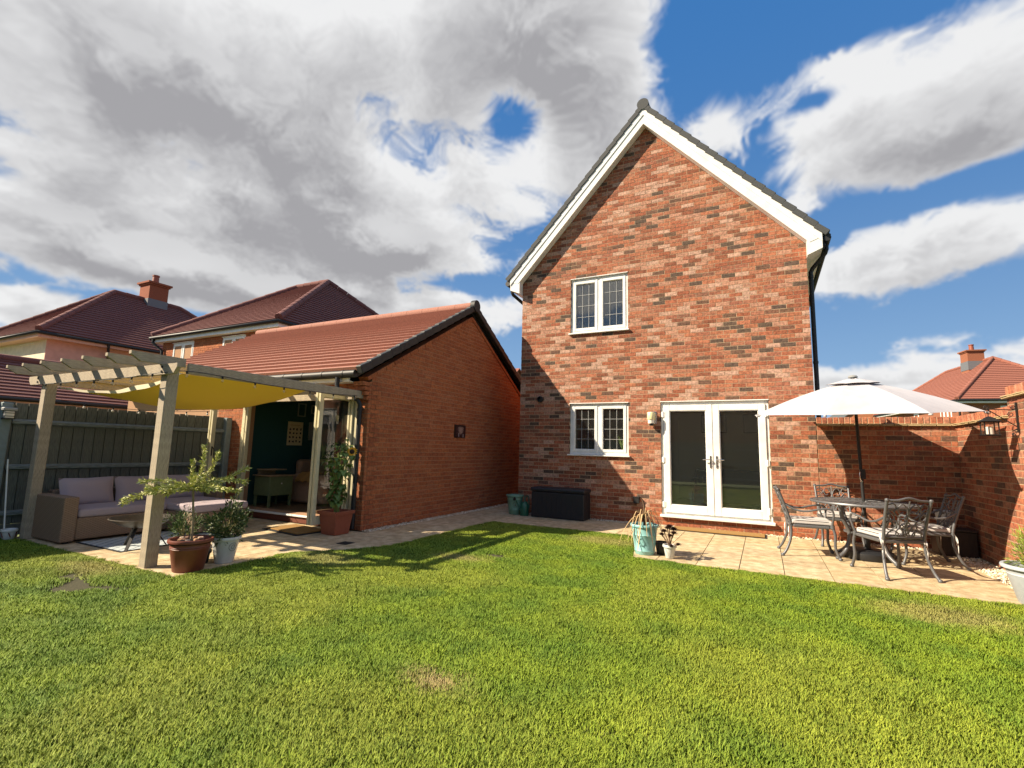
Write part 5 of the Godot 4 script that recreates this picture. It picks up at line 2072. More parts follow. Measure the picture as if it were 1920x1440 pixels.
func build_pots() -> void:
	var right := Vector3(0.89, 0, -0.455)
	# brown-red round pot with a willow standard
	var p := pot("plant_pot", "large round brown-red plastic pot beside the pergola post", Vector3(-0.62, 0, 6.30), pot_profile(0.137, 0.188, 0.315, 0.014, [0.225, 0.24]), M.terracotta, 0.285)
	for k in 9:
		var st := MB.new()
		var c: Color = [Color(0.30, 0.17, 0.09), Color(0.40, 0.30, 0.22), Color(0.22, 0.12, 0.08)][k % 3]
		st.col = c
		st.rbox(Vector3(-0.028, 0, -0.022), Vector3(0.03, 0.034, 0.024), 0.015, Transform3D(Basis(Vector3.UP, rnd(0, 3)), Vector3(cos(k * 0.7) * rnd(0.07, 0.13), 0.287, sin(k * 0.7) * rnd(0.07, 0.13))))
		part(p, "stone", st, M.pebble)
	var w := thing("willow_standard", "small willow tree with thin stem and pale yellow-green whips in the round pot", "tree", Vector3(-0.62, 0.29, 6.30))
	var fork := Vector3(-0.02, 0.50, 0.02)
	var tr := MB.new()
	tr.tube(curve([Vector3(0.0, -0.05, 0), Vector3(0.005, 0.15, 0.0), Vector3(-0.01, 0.35, 0.01), fork], 4), [0.014, 0.013, 0.013, 0.012, 0.012, 0.0115, 0.011, 0.011, 0.0105, 0.010, 0.010, 0.012, 0.013], 8)
	part(w, "trunk", tr, M.bark)
	var tw := MB.new()
	var lf := MB.new()
	var tips := [[0.10, 0.44, 0.05], [0.16, 0.38, -0.1], [0.03, 0.30, 0.1], [-0.62, -0.13, 0.1], [-0.50, 0.02, -0.05], [-0.36, 0.10, 0.25], [-0.42, -0.05, -0.2], [0.52, 0.10, 0.0], [0.42, 0.23, -0.2], [0.36, 0.05, 0.25], [0.30, -0.02, -0.3], [0.22, 0.15, 0.3], [-0.25, 0.02, 0.3], [-0.2, 0.12, -0.3], [0.45, 0.03, 0.15], [-0.55, -0.08, 0.2], [0.2, 0.02, 0.1], [-0.22, -0.03, 0.05], [0.28, 0.10, 0.05]]
	for t in tips:
		var tip: Vector3 = fork + right * t[0] + Vector3(0, t[1], 0) + Vector3(0.455, 0, 0.89) * t[2]
		var midp := fork.lerp(tip, 0.5) + Vector3(0, 0.05 if t[1] < 0.2 else -0.01, 0) + rdir() * 0.03
		var cv := curve([fork, midp, tip], 12)
		tw.tube(cv, 0.0028, 5)
		for k in range(4, cv.size()):
			for n in 9:
				var at: Vector3 = cv[k] + rdir() * 0.012
				var dr: Vector3 = (cv[k] - cv[k - 1]).normalized() + rdir() * 0.9
				var q := rng.randf()
				lf.col = Color(0.44, 0.46, 0.11) if q < 0.55 else (Color(0.66, 0.64, 0.30) if q < 0.82 else Color(0.26, 0.33, 0.06))
				lf.col = shade(lf.col, rnd(0.8, 1.1))
				leaf(lf, at, dr, rdir(), rnd(0.032, 0.056), rnd(0.010, 0.016))
	part(w, "twigs", tw, M.twig)
	part(w, "crown", lf, M.leaf)
	# white pot with a clipped dark shrub
	var wp := pot("plant_pot", "tapered white glazed pot with an oval print, dark glossy shrub in it", Vector3(-0.66, 0, 5.90), pot_profile(0.092, 0.140, 0.275, 0.010, []), M.white_glaze, 0.24)
	ring_on(wp, "oval_print", 0.128, 0.17, -0.02, 0.175, 0.042, 0.042, 0.0022, M.print_dark)
	ring_on(wp, "oval_print", 0.128, 0.17, -0.02, 0.175, 0.016, 0.022, 0.002, M.print_dark)
	shrub("evergreen_shrub", "bushy dark green glossy shrub growing in the white pot", Vector3(-0.66, 0.24, 5.90), Vector3(0.25, 0.20, 0.24), 0.20, 2000, [Color(0.045, 0.085, 0.022), Color(0.075, 0.125, 0.035), Color(0.16, 0.19, 0.07), Color(0.03, 0.06, 0.018)], 0.04, 0.019)
	# dark conifer behind the post
	pot("plant_pot", "dark brown pot half hidden behind the pergola post", Vector3(-1.05, 0, 6.12), pot_profile(0.09, 0.12, 0.24), M.resin_brown, 0.21)
	shrub("conifer_shrub", "small deep green bush showing behind the pergola post", Vector3(-1.05, 0.21, 6.12), Vector3(0.17, 0.19, 0.17), 0.17, 1200, [Color(0.03, 0.075, 0.018), Color(0.05, 0.11, 0.02), Color(0.10, 0.17, 0.03)], 0.045, 0.008)
	pot("plant_pot", "small black glazed pot between the round pot and the white pot", Vector3(-0.80, 0, 6.05), pot_profile(0.055, 0.075, 0.14, 0.006), M.black_plastic, 0.11)
	# square pot with sunflowers
	var sq := thing("plant_pot", "square terracotta-coloured trough pot at the outbuilding corner", "plant pot", Vector3(-1.035, 0, 3.975))
	var sb := MB.new()
	sb.lathe([Vector2(0.0, 0.0), Vector2(0.178, 0.0), Vector2(0.19, 0.012), Vector2(0.232, 0.285), Vector2(0.262, 0.29), Vector2(0.268, 0.335), Vector2(0.235, 0.338), Vector2(0.222, 0.30), Vector2(0.19, 0.06)], 4, Transform3D(Basis(Vector3.UP, PI / 4), Vector3.ZERO))
	flatten_normals(sb)
	part(sq, "body", sb, M.terracotta_square)
	var sc := MB.new()
	sc.lathe([Vector2(0.215, 0.275), Vector2(0.0, 0.285)], 4, Transform3D(Basis(Vector3.UP, PI / 4), Vector3.ZERO))
	part(sq, "compost", sc, M.compost)
	var sf := thing("sunflower_plant", "tall leafy sunflowers with one open yellow flower in the square pot", "plant", Vector3(-1.035, 0.28, 3.975))
	var stm := MB.new()
	stm.col = Color(0.20, 0.27, 0.06)
	var lv := MB.new()
	for k in 6:
		var a := k * TAU / 6.0 + 0.4
		var top := Vector3(cos(a) * rnd(0.10, 0.16), rnd(0.78, 1.02), sin(a) * rnd(0.10, 0.16))
		if k == 0:
			top = right * 0.17 + Vector3(0, 0.90, 0) + Vector3(0.455, 0, 0.89) * 0.05
		var cv := curve([Vector3(cos(a) * 0.035, -0.02, sin(a) * 0.035), Vector3(cos(a) * 0.03, 0.35, sin(a) * 0.03), top], 8)
		stm.tube(cv, 0.0085, 6)
		for n in range(5, cv.size()):
			for q in 2:
				var la := rnd(0, TAU)
				var out := Vector3(cos(la), rnd(-0.15, 0.25), sin(la))
				var base: Vector3 = cv[n] + out * rnd(0.02, 0.05)
				lv.col = shade([Color(0.085, 0.155, 0.028), Color(0.11, 0.19, 0.035), Color(0.16, 0.235, 0.05)][rng.randi() % 3], rnd(0.85, 1.1))
				big_leaf(lv, base, out, rnd(0.09, 0.15))
	for n in 26:
		var la := rnd(0, TAU)
		var out := Vector3(cos(la), rnd(-0.2, 0.5), sin(la))
		lv.col = shade([Color(0.085, 0.155, 0.028), Color(0.13, 0.20, 0.04)][n % 2], rnd(0.85, 1.1))
		big_leaf(lv, Vector3(cos(la) * rnd(0.02, 0.1), rnd(0.85, 1.1), sin(la) * rnd(0.02, 0.1)), out, rnd(0.06, 0.10))
	part(sf, "stems", stm, M.leaf)
	part(sf, "leaves", lv, M.leaf)
	var head := right * 0.19 + Vector3(0, 0.92, 0) + Vector3(0.455, 0, 0.89) * 0.06
	var fx := Transform3D(Basis.looking_at(-Vector3(0.55, 0.05, 0.8), Vector3.UP), head)
	var ey := MB.new()
	ey.lathe([Vector2(0.001, -0.012), Vector2(0.034, -0.006), Vector2(0.036, 0.004), Vector2(0.022, 0.014), Vector2(0.0, 0.016)], 14, fx * Transform3D(Basis(Vector3.RIGHT, PI / 2), Vector3.ZERO))
	part(sf, "flower_centre", ey, M.sun_eye)
	var pt := MB.new()
	for k in 30:
		var a := k * TAU / 15.0 + (0.1 if k > 14 else 0.0)
		var d := fx.basis * Vector3(cos(a), sin(a), 0.12 if k > 14 else -0.08)
		leaf(pt, head + d * 0.026, d, fx.basis.z, rnd(0.045, 0.06), 0.018, 0.1)
	part(sf, "petals", pt, M.sun_petal)
	# green enamel bucket and watering can by the storage box
	var gb := pot("bucket_planter", "sage green enamel bucket with letter emblem beside the storage box", Vector3(0.10, 0, 0.34), pot_profile(0.118, 0.165, 0.385, 0.016, [0.10, 0.30]), M.green_enamel, 0.30)
	gb.set_meta("category", "bucket")
	ring_on(gb, "emblem", 0.142, 0.12, 1.05, 0.20, 0.045, 0.05, 0.003, M.print_dark)
	var eb := MB.new()
	for k in 3:
		var t := 1.05 + (k - 1) * 0.06
		eb.tube([Vector3(cos(t) * 0.143, 0.17, sin(t) * 0.143), Vector3(cos(t) * 0.147, 0.225 - 0.02 * absf(k - 1), sin(t) * 0.147)], 0.004, 5)
	part(gb, "emblem", eb, M.print_dark)
	var can := thing("watering_can", "dark green plastic watering can tucked beside the storage box", "watering can", Vector3(0.34, 0, 0.40))
	var cb := MB.new()
	cb.lathe([Vector2(0.0, 0.0), Vector2(0.085, 0.0), Vector2(0.09, 0.01), Vector2(0.085, 0.2), Vector2(0.06, 0.25), Vector2(0.05, 0.26), Vector2(0.045, 0.23)], 18)
	part(can, "body", cb, M.can_green)
	var sp := MB.new()
	sp.tube([Vector3(-0.03, 0.08, 0.06), Vector3(-0.09, 0.19, 0.09), Vector3(-0.14, 0.31, 0.11)], [0.018, 0.013, 0.011], 8)
	part(can, "spout", sp, M.can_green)
	var rs := MB.new()
	rs.lathe([Vector2(0.012, 0.0), Vector2(0.036, 0.035), Vector2(0.033, 0.042), Vector2(0.0, 0.046)], 14, Transform3D(Basis.looking_at(Vector3(0.45, -0.35, -0.8), Vector3.UP) * Basis(Vector3.RIGHT, PI / 2), Vector3(-0.14, 0.31, 0.11)))
	part(can, "rose", rs, M.black_plastic)
	var hn := MB.new()
	hn.tube(curve([Vector3(0.02, 0.25, 0.03), Vector3(0.01, 0.36, 0.0), Vector3(0.06, 0.36, -0.06), Vector3(0.085, 0.15, -0.03)], 5), 0.011, 8)
	part(can, "handle", hn, M.can_green)
	# pale blue bucket with a dead cordyline
	var bb := pot("bucket_planter", "pale blue ribbed metal bucket with a drop handle, on the lawn's edge", Vector3(3.20, 0, 2.78), pot_profile(0.120, 0.165, 0.375, 0.012, [0.05, 0.245]), M.blue_enamel, 0.30)
	bb.set_meta("category", "bucket")
	var bh := MB.new()
	var ba := 1.75
	var hp := []
	for k in 13:
		var s := k / 12.0 * PI
		var rr := 0.150 + 0.02 * sin(s)
		var t := ba + 0.5 - k / 12.0 * 0.55
		hp.append(Vector3(cos(t) * (rr + 0.012), 0.335 - 0.19 * sin(s * 0.5), sin(t) * (rr + 0.012)))
	bh.tube(hp, 0.004, 6)
	part(bb, "handle", bh, M.iron)
	ring_on(bb, "handle_ring", 0.148, 0.12, ba - 0.05, 0.17, 0.03, 0.045, 0.003, M.blue_enamel)
	var dc := thing("dead_cordyline", "withered straw-coloured spiky plant drooping over the blue bucket", "plant", Vector3(3.20, 0.30, 2.78))
	var st2 := MB.new()
	st2.col = Color(0.10, 0.055, 0.035)
	st2.tube(curve([Vector3(0.0, -0.02, 0), Vector3(0.005, 0.1, 0), Vector3(-0.01, 0.18, 0.0), Vector3(-0.005, 0.30, -0.01), Vector3(-0.03, 0.385, -0.01)], 4), [0.024, 0.024, 0.023, 0.022, 0.02, 0.022, 0.026, 0.022, 0.015, 0.013, 0.013, 0.013, 0.013, 0.013, 0.012, 0.011, 0.01], 7)
	part(dc, "stem", st2, M.dead_leaf)
	var dl := MB.new()
	for k in 26:
		var a := k * 2.4
		var out := Vector3(cos(a), 0, sin(a))
		var l := rnd(0.22, 0.40)
		dl.col = Color(0.46, 0.32, 0.16) if k % 4 else Color(0.20, 0.12, 0.07)
		dl.col = shade(dl.col, rnd(0.8, 1.15))
		var rise := rnd(-0.02, 0.12)
		var path := curve([Vector3(0, 0.13 + rnd(-0.03, 0.05), 0), Vector3(0, 0.15 + rise, 0) + out * l * 0.4, Vector3(0, 0.08 - rnd(0.0, 0.2), 0) + out * l * 0.8, Vector3(0, -0.02 - rnd(0.0, 0.22), 0) + out * l * rnd(0.85, 1.1)], 4)
		strap(dl, path, rnd(0.012, 0.02))
	part(dc, "leaves", dl, M.dead_leaf)
	# small white pot with a dark aeonium
	pot("plant_pot", "small white pot holding a dark purple rosette succulent", Vector3(3.53, 0, 2.88), pot_profile(0.050, 0.078, 0.165, 0.006, []), M.white_glaze, 0.145)
	pot("plant_pot", "small black pot in the shadow between blue bucket and white pot", Vector3(3.40, 0, 2.70), pot_profile(0.06, 0.085, 0.16, 0.006), M.black_plastic, 0.14)
	var ae := thing("aeonium", "branching dark purple rosette succulent in the small white pot", "plant", Vector3(3.53, 0.145, 2.88))
	var ast := MB.new()
	ast.col = Color(0.16, 0.10, 0.06)
	var al := MB.new()
	for q in [[0.0, 0.22, 0.0, 0.062], [0.05, 0.19, -0.03, 0.055], [-0.06, 0.17, 0.03, 0.05], [0.06, 0.16, 0.05, 0.05], [-0.03, 0.20, -0.05, 0.05], [-0.10, 0.12, -0.03, 0.042], [0.11, 0.03, 0.05, 0.04], [0.03, 0.01, 0.09, 0.038], [0.02, 0.13, 0.07, 0.04]]:
		var ctr := Vector3(q[0], q[1], q[2])
		ast.tube(curve([Vector3(0, 0, 0), ctr * 0.5 + Vector3(0, 0.01, 0), ctr], 4), 0.006, 6)
		for k in 30:
			var a := k * 2.4
			var t := k / 30.0
			var d := Vector3(cos(a) * (0.35 + t * 0.75), 0.9 - t * 0.85, sin(a) * (0.35 + t * 0.75)).normalized()
			al.col = shade(Color(0.055, 0.016, 0.022).lerp(Color(0.10, 0.06, 0.03), rng.randf() * 0.5), rnd(0.7, 1.2))
			leaf(al, ctr, d, Vector3.UP, q[3] * (0.75 + 0.75 * t), q[3] * 0.6, -0.12)
	part(ae, "stems", ast, M.dead_leaf)
	part(ae, "rosettes", al, M.dead_leaf)
	# grey tub with a golden conifer at the wall
	pot("plant_pot", "big tapered grey tub with a bright green conifer by the side wall", Vector3(6.86, 0, 3.03), pot_profile(0.175, 0.255, 0.345, 0.020, [0.26]), M.grey_glaze, 0.30)
	shrub("conifer_shrub", "bright lime green dwarf conifer growing in the grey tub", Vector3(6.86, 0.30, 3.03), Vector3(0.19, 0.20, 0.19), 0.14, 2600, [Color(0.20, 0.29, 0.03), Color(0.28, 0.36, 0.05), Color(0.12, 0.20, 0.02)], 0.05, 0.007)


func flatten_normals(b: MB) -> void:
	for k in range(0, b.i.size(), 3):
		var n := (b.v[b.i[k + 2]] - b.v[b.i[k]]).cross(b.v[b.i[k + 1]] - b.v[b.i[k]])
		if n.length() < 1e-12:
			continue
		n = n.normalized()
		for j in 3:
			b.n[b.i[k + j]] = n
	# lathe shares vertices between neighbouring flats: split them
	var v := PackedVector3Array()
	var nn := PackedVector3Array()
	var c := PackedColorArray()
	var u := PackedVector2Array()
	var i := PackedInt32Array()
	for k in range(0, b.i.size(), 3):
		var p0 := b.v[b.i[k]]
		var p1 := b.v[b.i[k + 1]]
		var p2 := b.v[b.i[k + 2]]
		var n := (p2 - p0).cross(p1 - p0).normalized()
		for j in 3:
			v.append(b.v[b.i[k + j]])
			nn.append(n)
			c.append(b.c[b.i[k + j]])
			u.append(b.u[b.i[k + j]])
			i.append(v.size() - 1)
	b.v = v
	b.n = nn
	b.c = c
	b.u = u
	b.i = i


func big_leaf(b: MB, p: Vector3, out: Vector3, l: float) -> void:
	# a broad heart-shaped leaf, arched and hanging
	var d := Vector3(out.x, out.y * 0.4, out.z).normalized()
	var side := d.cross(Vector3.UP).normalized()
	var g := []
	for k in 6:
		var t := k / 5.0
		var w := l * 0.46 * sin(PI * pow(t, 0.62)) + 0.001
		var ctr := p + d * l * t * (1.0 - 0.25 * t) + Vector3(0, 0.10 * l * sin(t * PI) - 0.55 * l * t * t, 0)
		g.append([ctr - side * w + Vector3(0, 0.10 * w, 0), ctr - Vector3(0, 0.06 * w, 0), ctr + side * w + Vector3(0, 0.10 * w, 0)])
	b.sheet(g)


func strap(b: MB, path: Array, w: float) -> void:
	var g := []
	for k in path.size():
		var t := float(k) / (path.size() - 1)
		var d: Vector3 = (path[mini(k + 1, path.size() - 1)] - path[maxi(k - 1, 0)]).normalized()
		var s := d.cross(Vector3.UP)
		if s.length() < 1e-3:
			s = Vector3.RIGHT
		s = s.normalized() * w / 2 * (1.0 - 0.85 * t * t)
		g.append([path[k] - s, path[k] + Vector3(0, -w * 0.12, 0), path[k] + s])
	b.sheet(g)


func shrub(called: String, label: String, at: Vector3, r: Vector3, cy: float, n: int, pal: Array, l: float, w: float) -> Node3D:
	var o := thing(called, label, "shrub", at)
	var tw := MB.new()
	var lf := MB.new()
	var clumps := []
	for k in 26:
		var d := rdir()
		var c := Vector3(d.x * r.x, d.y * r.y, d.z * r.z) * rnd(0.45, 0.98) + Vector3(0, cy, 0)
		clumps.append(c)
		tw.tube([Vector3(rnd(-0.02, 0.02), -0.02, rnd(-0.02, 0.02)), Vector3(c.x * 0.35, c.y * 0.5, c.z * 0.35), c], [0.006, 0.004, 0.002], 5)
	for k in n:
		var c: Vector3 = clumps[rng.randi() % clumps.size()]
		var d := rdir()
		var p := c + d * pow(rng.randf(), 0.5) * minf(r.x, r.y) * 0.42
		lf.col = shade(pal[rng.randi() % pal.size()], rnd(0.8, 1.15))
		var out := (p - Vector3(0, cy * 0.6, 0)).normalized()
		leaf(lf, p, d * 0.7 + out + Vector3(0, 0.4, 0), rdir(), l * rnd(0.7, 1.1), w * rnd(0.8, 1.1))
	part(o, "branches", tw, M.twig)
	part(o, "crown", lf, M.leaf)
	return o


# ---------------------------------------------------------------- dining set and parasol
func back_point(u: float, v: float) -> Vector3:
	return Vector3(u * (0.200 + 0.018 * v), 0.435 + 0.385 * v, -0.238 - 0.115 * v - 0.025 * (1.0 - u * u))


func make_chair(label: String) -> Node3D:
	var o := thing("garden_chair", label, "chair", Vector3.ZERO, 0.0, "cast metal chairs round the garden table")
	for s in [-1.0, 1.0]:
		var bl := MB.new()
		bl.tube(curve([Vector3(s * 0.226, 0.845, -0.372), Vector3(s * 0.218, 0.64, -0.30), Vector3(s * 0.212, 0.43, -0.245), Vector3(s * 0.222, 0.25, -0.245), Vector3(s * 0.245, 0.10, -0.295), Vector3(s * 0.262, 0.022, -0.345)], 5), 0.0165, 8)
		bl.lathe([Vector2(0.0, 0.0), Vector2(0.02, 0.003), Vector2(0.024, 0.016), Vector2(0.018, 0.032), Vector2(0.0, 0.04)], 10, Transform3D(Basis.IDENTITY, Vector3(s * 0.265, 0.0, -0.352)))
		bl.lathe([Vector2(0.0, -0.02), Vector2(0.018, -0.014), Vector2(0.023, 0.0), Vector2(0.018, 0.014), Vector2(0.0, 0.02)], 10, Transform3D(Basis.IDENTITY, Vector3(s * 0.227, 0.85, -0.374)))
		part(o, "leg", bl, M.cast_metal)
		var fl := MB.new()
		fl.tube(curve([Vector3(s * 0.238, 0.415, 0.225), Vector3(s * 0.250, 0.30, 0.250), Vector3(s * 0.248, 0.15, 0.245), Vector3(s * 0.262, 0.022, 0.285)], 5), 0.0165, 8)
		fl.lathe([Vector2(0.0, 0.0), Vector2(0.02, 0.003), Vector2(0.024, 0.016), Vector2(0.018, 0.032), Vector2(0.0, 0.04)], 10, Transform3D(Basis.IDENTITY, Vector3(s * 0.264, 0.0, 0.29)))
		fl.tube([Vector3(s * 0.238, 0.385, 0.228), Vector3(s * 0.238, 0.425, 0.228)], 0.024, 10)
		part(o, "leg", fl, M.cast_metal)
		var ar := MB.new()
		ar.tube(curve([Vector3(s * 0.238, 0.42, 0.226), Vector3(s * 0.262, 0.50, 0.235), Vector3(s * 0.275, 0.585, 0.24), Vector3(s * 0.278, 0.632, 0.20), Vector3(s * 0.274, 0.622, 0.08), Vector3(s * 0.262, 0.588, -0.06), Vector3(s * 0.242, 0.600, -0.18), Vector3(s * 0.216, 0.665, -0.305)], 5), 0.0125, 8)
		part(o, "armrest", ar, M.cast_metal)
	var sf := MB.new()
	sf.rbox(Vector3(-0.245, 0.375, 0.20), Vector3(0.245, 0.412, 0.245), 0.012)
	sf.rbox(Vector3(-0.225, 0.375, -0.255), Vector3(0.225, 0.412, -0.215), 0.012)
	sf.rbox(Vector3(-0.245, 0.375, -0.214), Vector3(-0.205, 0.412, 0.199), 0.012)
	sf.rbox(Vector3(0.205, 0.375, -0.214), Vector3(0.245, 0.412, 0.199), 0.012)
	for k in 7:
		var x := -0.18 + k * 0.06
		sf.box(Vector3(x - 0.008, 0.392, -0.214), Vector3(x + 0.008, 0.402, 0.199))
	part(o, "seat_frame", sf, M.cast_metal)
	var rail := MB.new()
	var rp := []
	for k in 13:
		var u := k / 6.0 - 1.0
		rp.append(back_point(u, 1.0) + Vector3(0, 0.012 + 0.036 * cos(u * PI / 2) + 0.008 * cos(u * PI * 2.0), 0.0))
	rail.tube(rp, 0.0135, 8)
	var lp := []
	for k in 9:
		lp.append(back_point(k / 4.0 - 1.0, 0.02))
	part(o, "back_rail", rail, M.cast_metal)
	var low := MB.new()
	low.tube(lp, 0.011, 6)
	part(o, "lower_rail", low, M.cast_metal)
	var scroll := MB.new()
	var lines := [
		[[0.0, 0.60], [0.10, 0.86], [0.34, 0.97], [0.50, 0.84], [0.40, 0.70], [0.24, 0.74]],
		[[1.0, 0.92], [0.72, 0.98], [0.58, 0.86], [0.66, 0.74]],
		[[1.0, 0.80], [0.80, 0.82], [0.55, 0.66], [0.30, 0.56], [0.08, 0.62], [0.0, 0.76]],
		[[1.0, 0.62], [0.78, 0.70], [0.62, 0.56], [0.80, 0.46], [0.92, 0.52]],
		[[1.0, 0.36], [0.84, 0.50], [0.55, 0.50], [0.34, 0.36], [0.12, 0.42], [0.0, 0.50]],
		[[1.0, 0.30], [0.76, 0.22], [0.52, 0.30], [0.46, 0.46], [0.26, 0.50]],
		[[0.92, 0.02], [0.80, 0.16], [0.56, 0.20], [0.36, 0.12], [0.40, 0.02]],
		[[0.36, 0.02], [0.48, 0.10], [0.42, 0.24], [0.24, 0.26], [0.16, 0.14], [0.26, 0.08]],
		[[0.0, 0.04], [0.10, 0.16], [0.06, 0.30], [0.20, 0.36]],
		[[0.0, 0.30], [0.20, 0.22], [0.30, 0.34]]]
	for l in lines:
		for s in [-1.0, 1.0]:
			var pts := []
			for q in l:
				pts.append(back_point(s * q[0], q[1]))
			scroll.tube(curve(pts, 5), 0.0072, 6)
	scroll.tube([back_point(0, 0.02), back_point(0, 0.5), back_point(0, 1.06)], 0.008, 6)
	part(o, "scrollwork", scroll, M.cast_metal)
	return o


func make_pad(label: String) -> Node3D:
	var o := thing("chair_cushion", label, "cushion", Vector3.ZERO, 0.0, "pale chair cushions")
	var p := MB.new()
	p.rbox(Vector3(-0.225, 0.0, -0.23), Vector3(0.225, 0.062, 0.235), 0.022, Transform3D.IDENTITY, 0.008)
	part(o, "pad", p, M.seat_pad)
	var pp := MB.new()
	for y in [0.012, 0.050]:
		var c := []
		for k in 33:
			var a := TAU * k / 32.0
			var cx := signf(cos(a)) * pow(absf(cos(a)), 0.22) * 0.224
			var cz := signf(sin(a)) * pow(absf(sin(a)), 0.22) * 0.231 + 0.0025
			c.append(Vector3(cx, y, cz))
		pp.tube(c, 0.0045, 5, false)
	part(o, "piping", pp, M.piping)
	for s in [-1.0, 1.0]:
		for e in 2:
			var t := MB.new()
			var x: float = s * (0.215 + e * 0.02)
			strap(t, curve([Vector3(x, 0.03, -0.22), Vector3(x + 0.015, -0.03, -0.262), Vector3(x + 0.012 * e, -0.12, -0.272), Vector3(x + 0.02 * e, -0.19 - 0.03 * e, -0.268)], 4), 0.016)
			part(o, "tie", t, M.tie)
	return o


func build_dining() -> void:
	var spots := [
		[Vector3(5.13, 0, 1.56), deg_to_rad(94.0), "ornate grey cast metal chair side-on, standing next to the french doors", "pale cushion with dark piping on the chair next to the french doors"],
		[Vector3(5.87, 0, 2.27), deg_to_rad(202.0), "ornate grey cast metal chair with its scrolled back turned to the lawn", "pale cushion with hanging ties on the chair backing onto the lawn"],
		[Vector3(5.58, 0, 0.45), deg_to_rad(4.0), "ornate grey cast metal chair between the table and the rear brick wall", "pale cushion on the chair against the rear brick wall"],
		[Vector3(6.37, 0, 1.33), deg_to_rad(-84.0), "ornate grey cast metal chair in the parasol's shade by the side wall", "shaded pale cushion on the chair by the side wall"]]
	var c0 := make_chair(spots[0][2])
	var p0 := make_pad(spots[0][3])
	for k in 4:
		if k == 0:
			c0.position = spots[0][0]
			c0.rotation.y = spots[0][1]
			p0.position = spots[0][0] + Vector3(0, 0.413, 0)
			p0.rotation.y = spots[0][1]
		else:
			copy_of(c0, "garden_chair", spots[k][2], spots[k][0], spots[k][1])
			copy_of(p0, "chair_cushion", spots[k][3], spots[k][0] + Vector3(0, 0.413, 0), spots[k][1])
	var tc := Vector3(5.77, 0, 1.42)
	var t := thing("garden_table", "round grey cast metal garden table with pierced lattice top", "table", tc)
	var rim := MB.new()
	rim.lathe([Vector2(0.585, 0.700), Vector2(0.605, 0.698), Vector2(0.612, 0.712), Vector2(0.605, 0.728), Vector2(0.585, 0.730), Vector2(0.575, 0.722), Vector2(0.585, 0.700)], 48)
	rim.lathe([Vector2(0.05, 0.708), Vector2(0.075, 0.705), Vector2(0.078, 0.726), Vector2(0.05, 0.728), Vector2(0.045, 0.716), Vector2(0.05, 0.708)], 24)
	rim.lathe([Vector2(0.33, 0.710), Vector2(0.35, 0.708), Vector2(0.352, 0.724), Vector2(0.33, 0.726), Vector2(0.327, 0.716), Vector2(0.33, 0.710)], 40)
	part(t, "rim", rim, M.cast_metal)
	var lat := MB.new()
	for k in 36:
		var a := TAU * k / 36.0
		for dr in [-1.0, 1.0]:
			var pts := []
			for q in 5:
				var f := q / 4.0
				var r := lerpf(0.345, 0.585, f)
				var an: float = a + dr * f * 0.26
				pts.append(Vector3(cos(an) * r, 0.719 + (0.001 if dr > 0 else 0.0), sin(an) * r))
			for q in 4:
				lat.bar(pts[q], pts[q + 1], 0.020, 0.008)
	for k in 18:
		var a := TAU * k / 18.0
		for dr in [-1.0, 1.0]:
			var pts := []
			for q in 4:
				var f := q / 3.0
				var r := lerpf(0.07, 0.335, f)
				var an: float = a + dr * f * 0.45
				pts.append(Vector3(cos(an) * r, 0.719 + (0.001 if dr > 0 else 0.0), sin(an) * r))
			for q in 3:
				lat.bar(pts[q], pts[q + 1], 0.022, 0.008)
	part(t, "lattice_top", lat, M.cast_metal)
	for k in 4:
		var a := PI / 4 + k * PI / 2 + 0.15
		var d := Vector3(cos(a), 0, sin(a))
		var lg := MB.new()
		lg.tube(curve([d * 0.36 + Vector3(0, 0.70, 0), d * 0.33 + Vector3(0, 0.52, 0), d * 0.24 + Vector3(0, 0.33, 0), d * 0.30 + Vector3(0, 0.12, 0), d * 0.42 + Vector3(0, 0.02, 0)], 5), 0.024, 8)
		lg.lathe([Vector2(0.0, 0.0), Vector2(0.03, 0.003), Vector2(0.034, 0.018), Vector2(0.022, 0.036), Vector2(0.0, 0.042)], 10, Transform3D(Basis.IDENTITY, d * 0.425))
		part(t, "leg", lg, M.cast_metal)
	var tr := MB.new()
	tr.lathe([Vector2(0.21, 0.325), Vector2(0.24, 0.325), Vector2(0.24, 0.345), Vector2(0.21, 0.345), Vector2(0.21, 0.325)], 28)
	part(t, "stretcher_ring", tr, M.cast_metal)
	# parasol
	var ub := thing("parasol_weight", "round dark concrete parasol base under the table", "parasol base", Vector3(5.79, 0, 1.37))
	var bb := MB.new()
	bb.lathe([Vector2(0.0, 0.0), Vector2(0.275, 0.0), Vector2(0.285, 0.012), Vector2(0.28, 0.085), Vector2(0.255, 0.105), Vector2(0.06, 0.115), Vector2(0.035, 0.13), Vector2(0.033, 0.30), Vector2(0.024, 0.30)], 32)
	part(ub, "base", bb, M.resin_dark)
	var u := thing("parasol", "open white fabric parasol with black crank pole through the table", "parasol", Vector3(5.79, 0.12, 1.37))
	var apex := Vector3(-0.035, 2.25, -0.02)
	var pole := MB.new()
	pole.tube([Vector3(0, 0.0, 0), apex * 0.5, apex + Vector3(0, 0.0, 0)], 0.0195, 12)
	part(u, "pole", pole, M.black_plastic)
	var toc := Vector3(-0.142, 0, 0.99)
	var rgt := Vector3(0.99, 0, 0.142)
	var R := 1.30
	var rise := 0.45
	var tilt := Basis(rgt, deg_to_rad(5.0))
	var prof := func(f: float) -> float: return apex.y - 0.015 - rise * (0.62 * f + 0.38 * f * f)
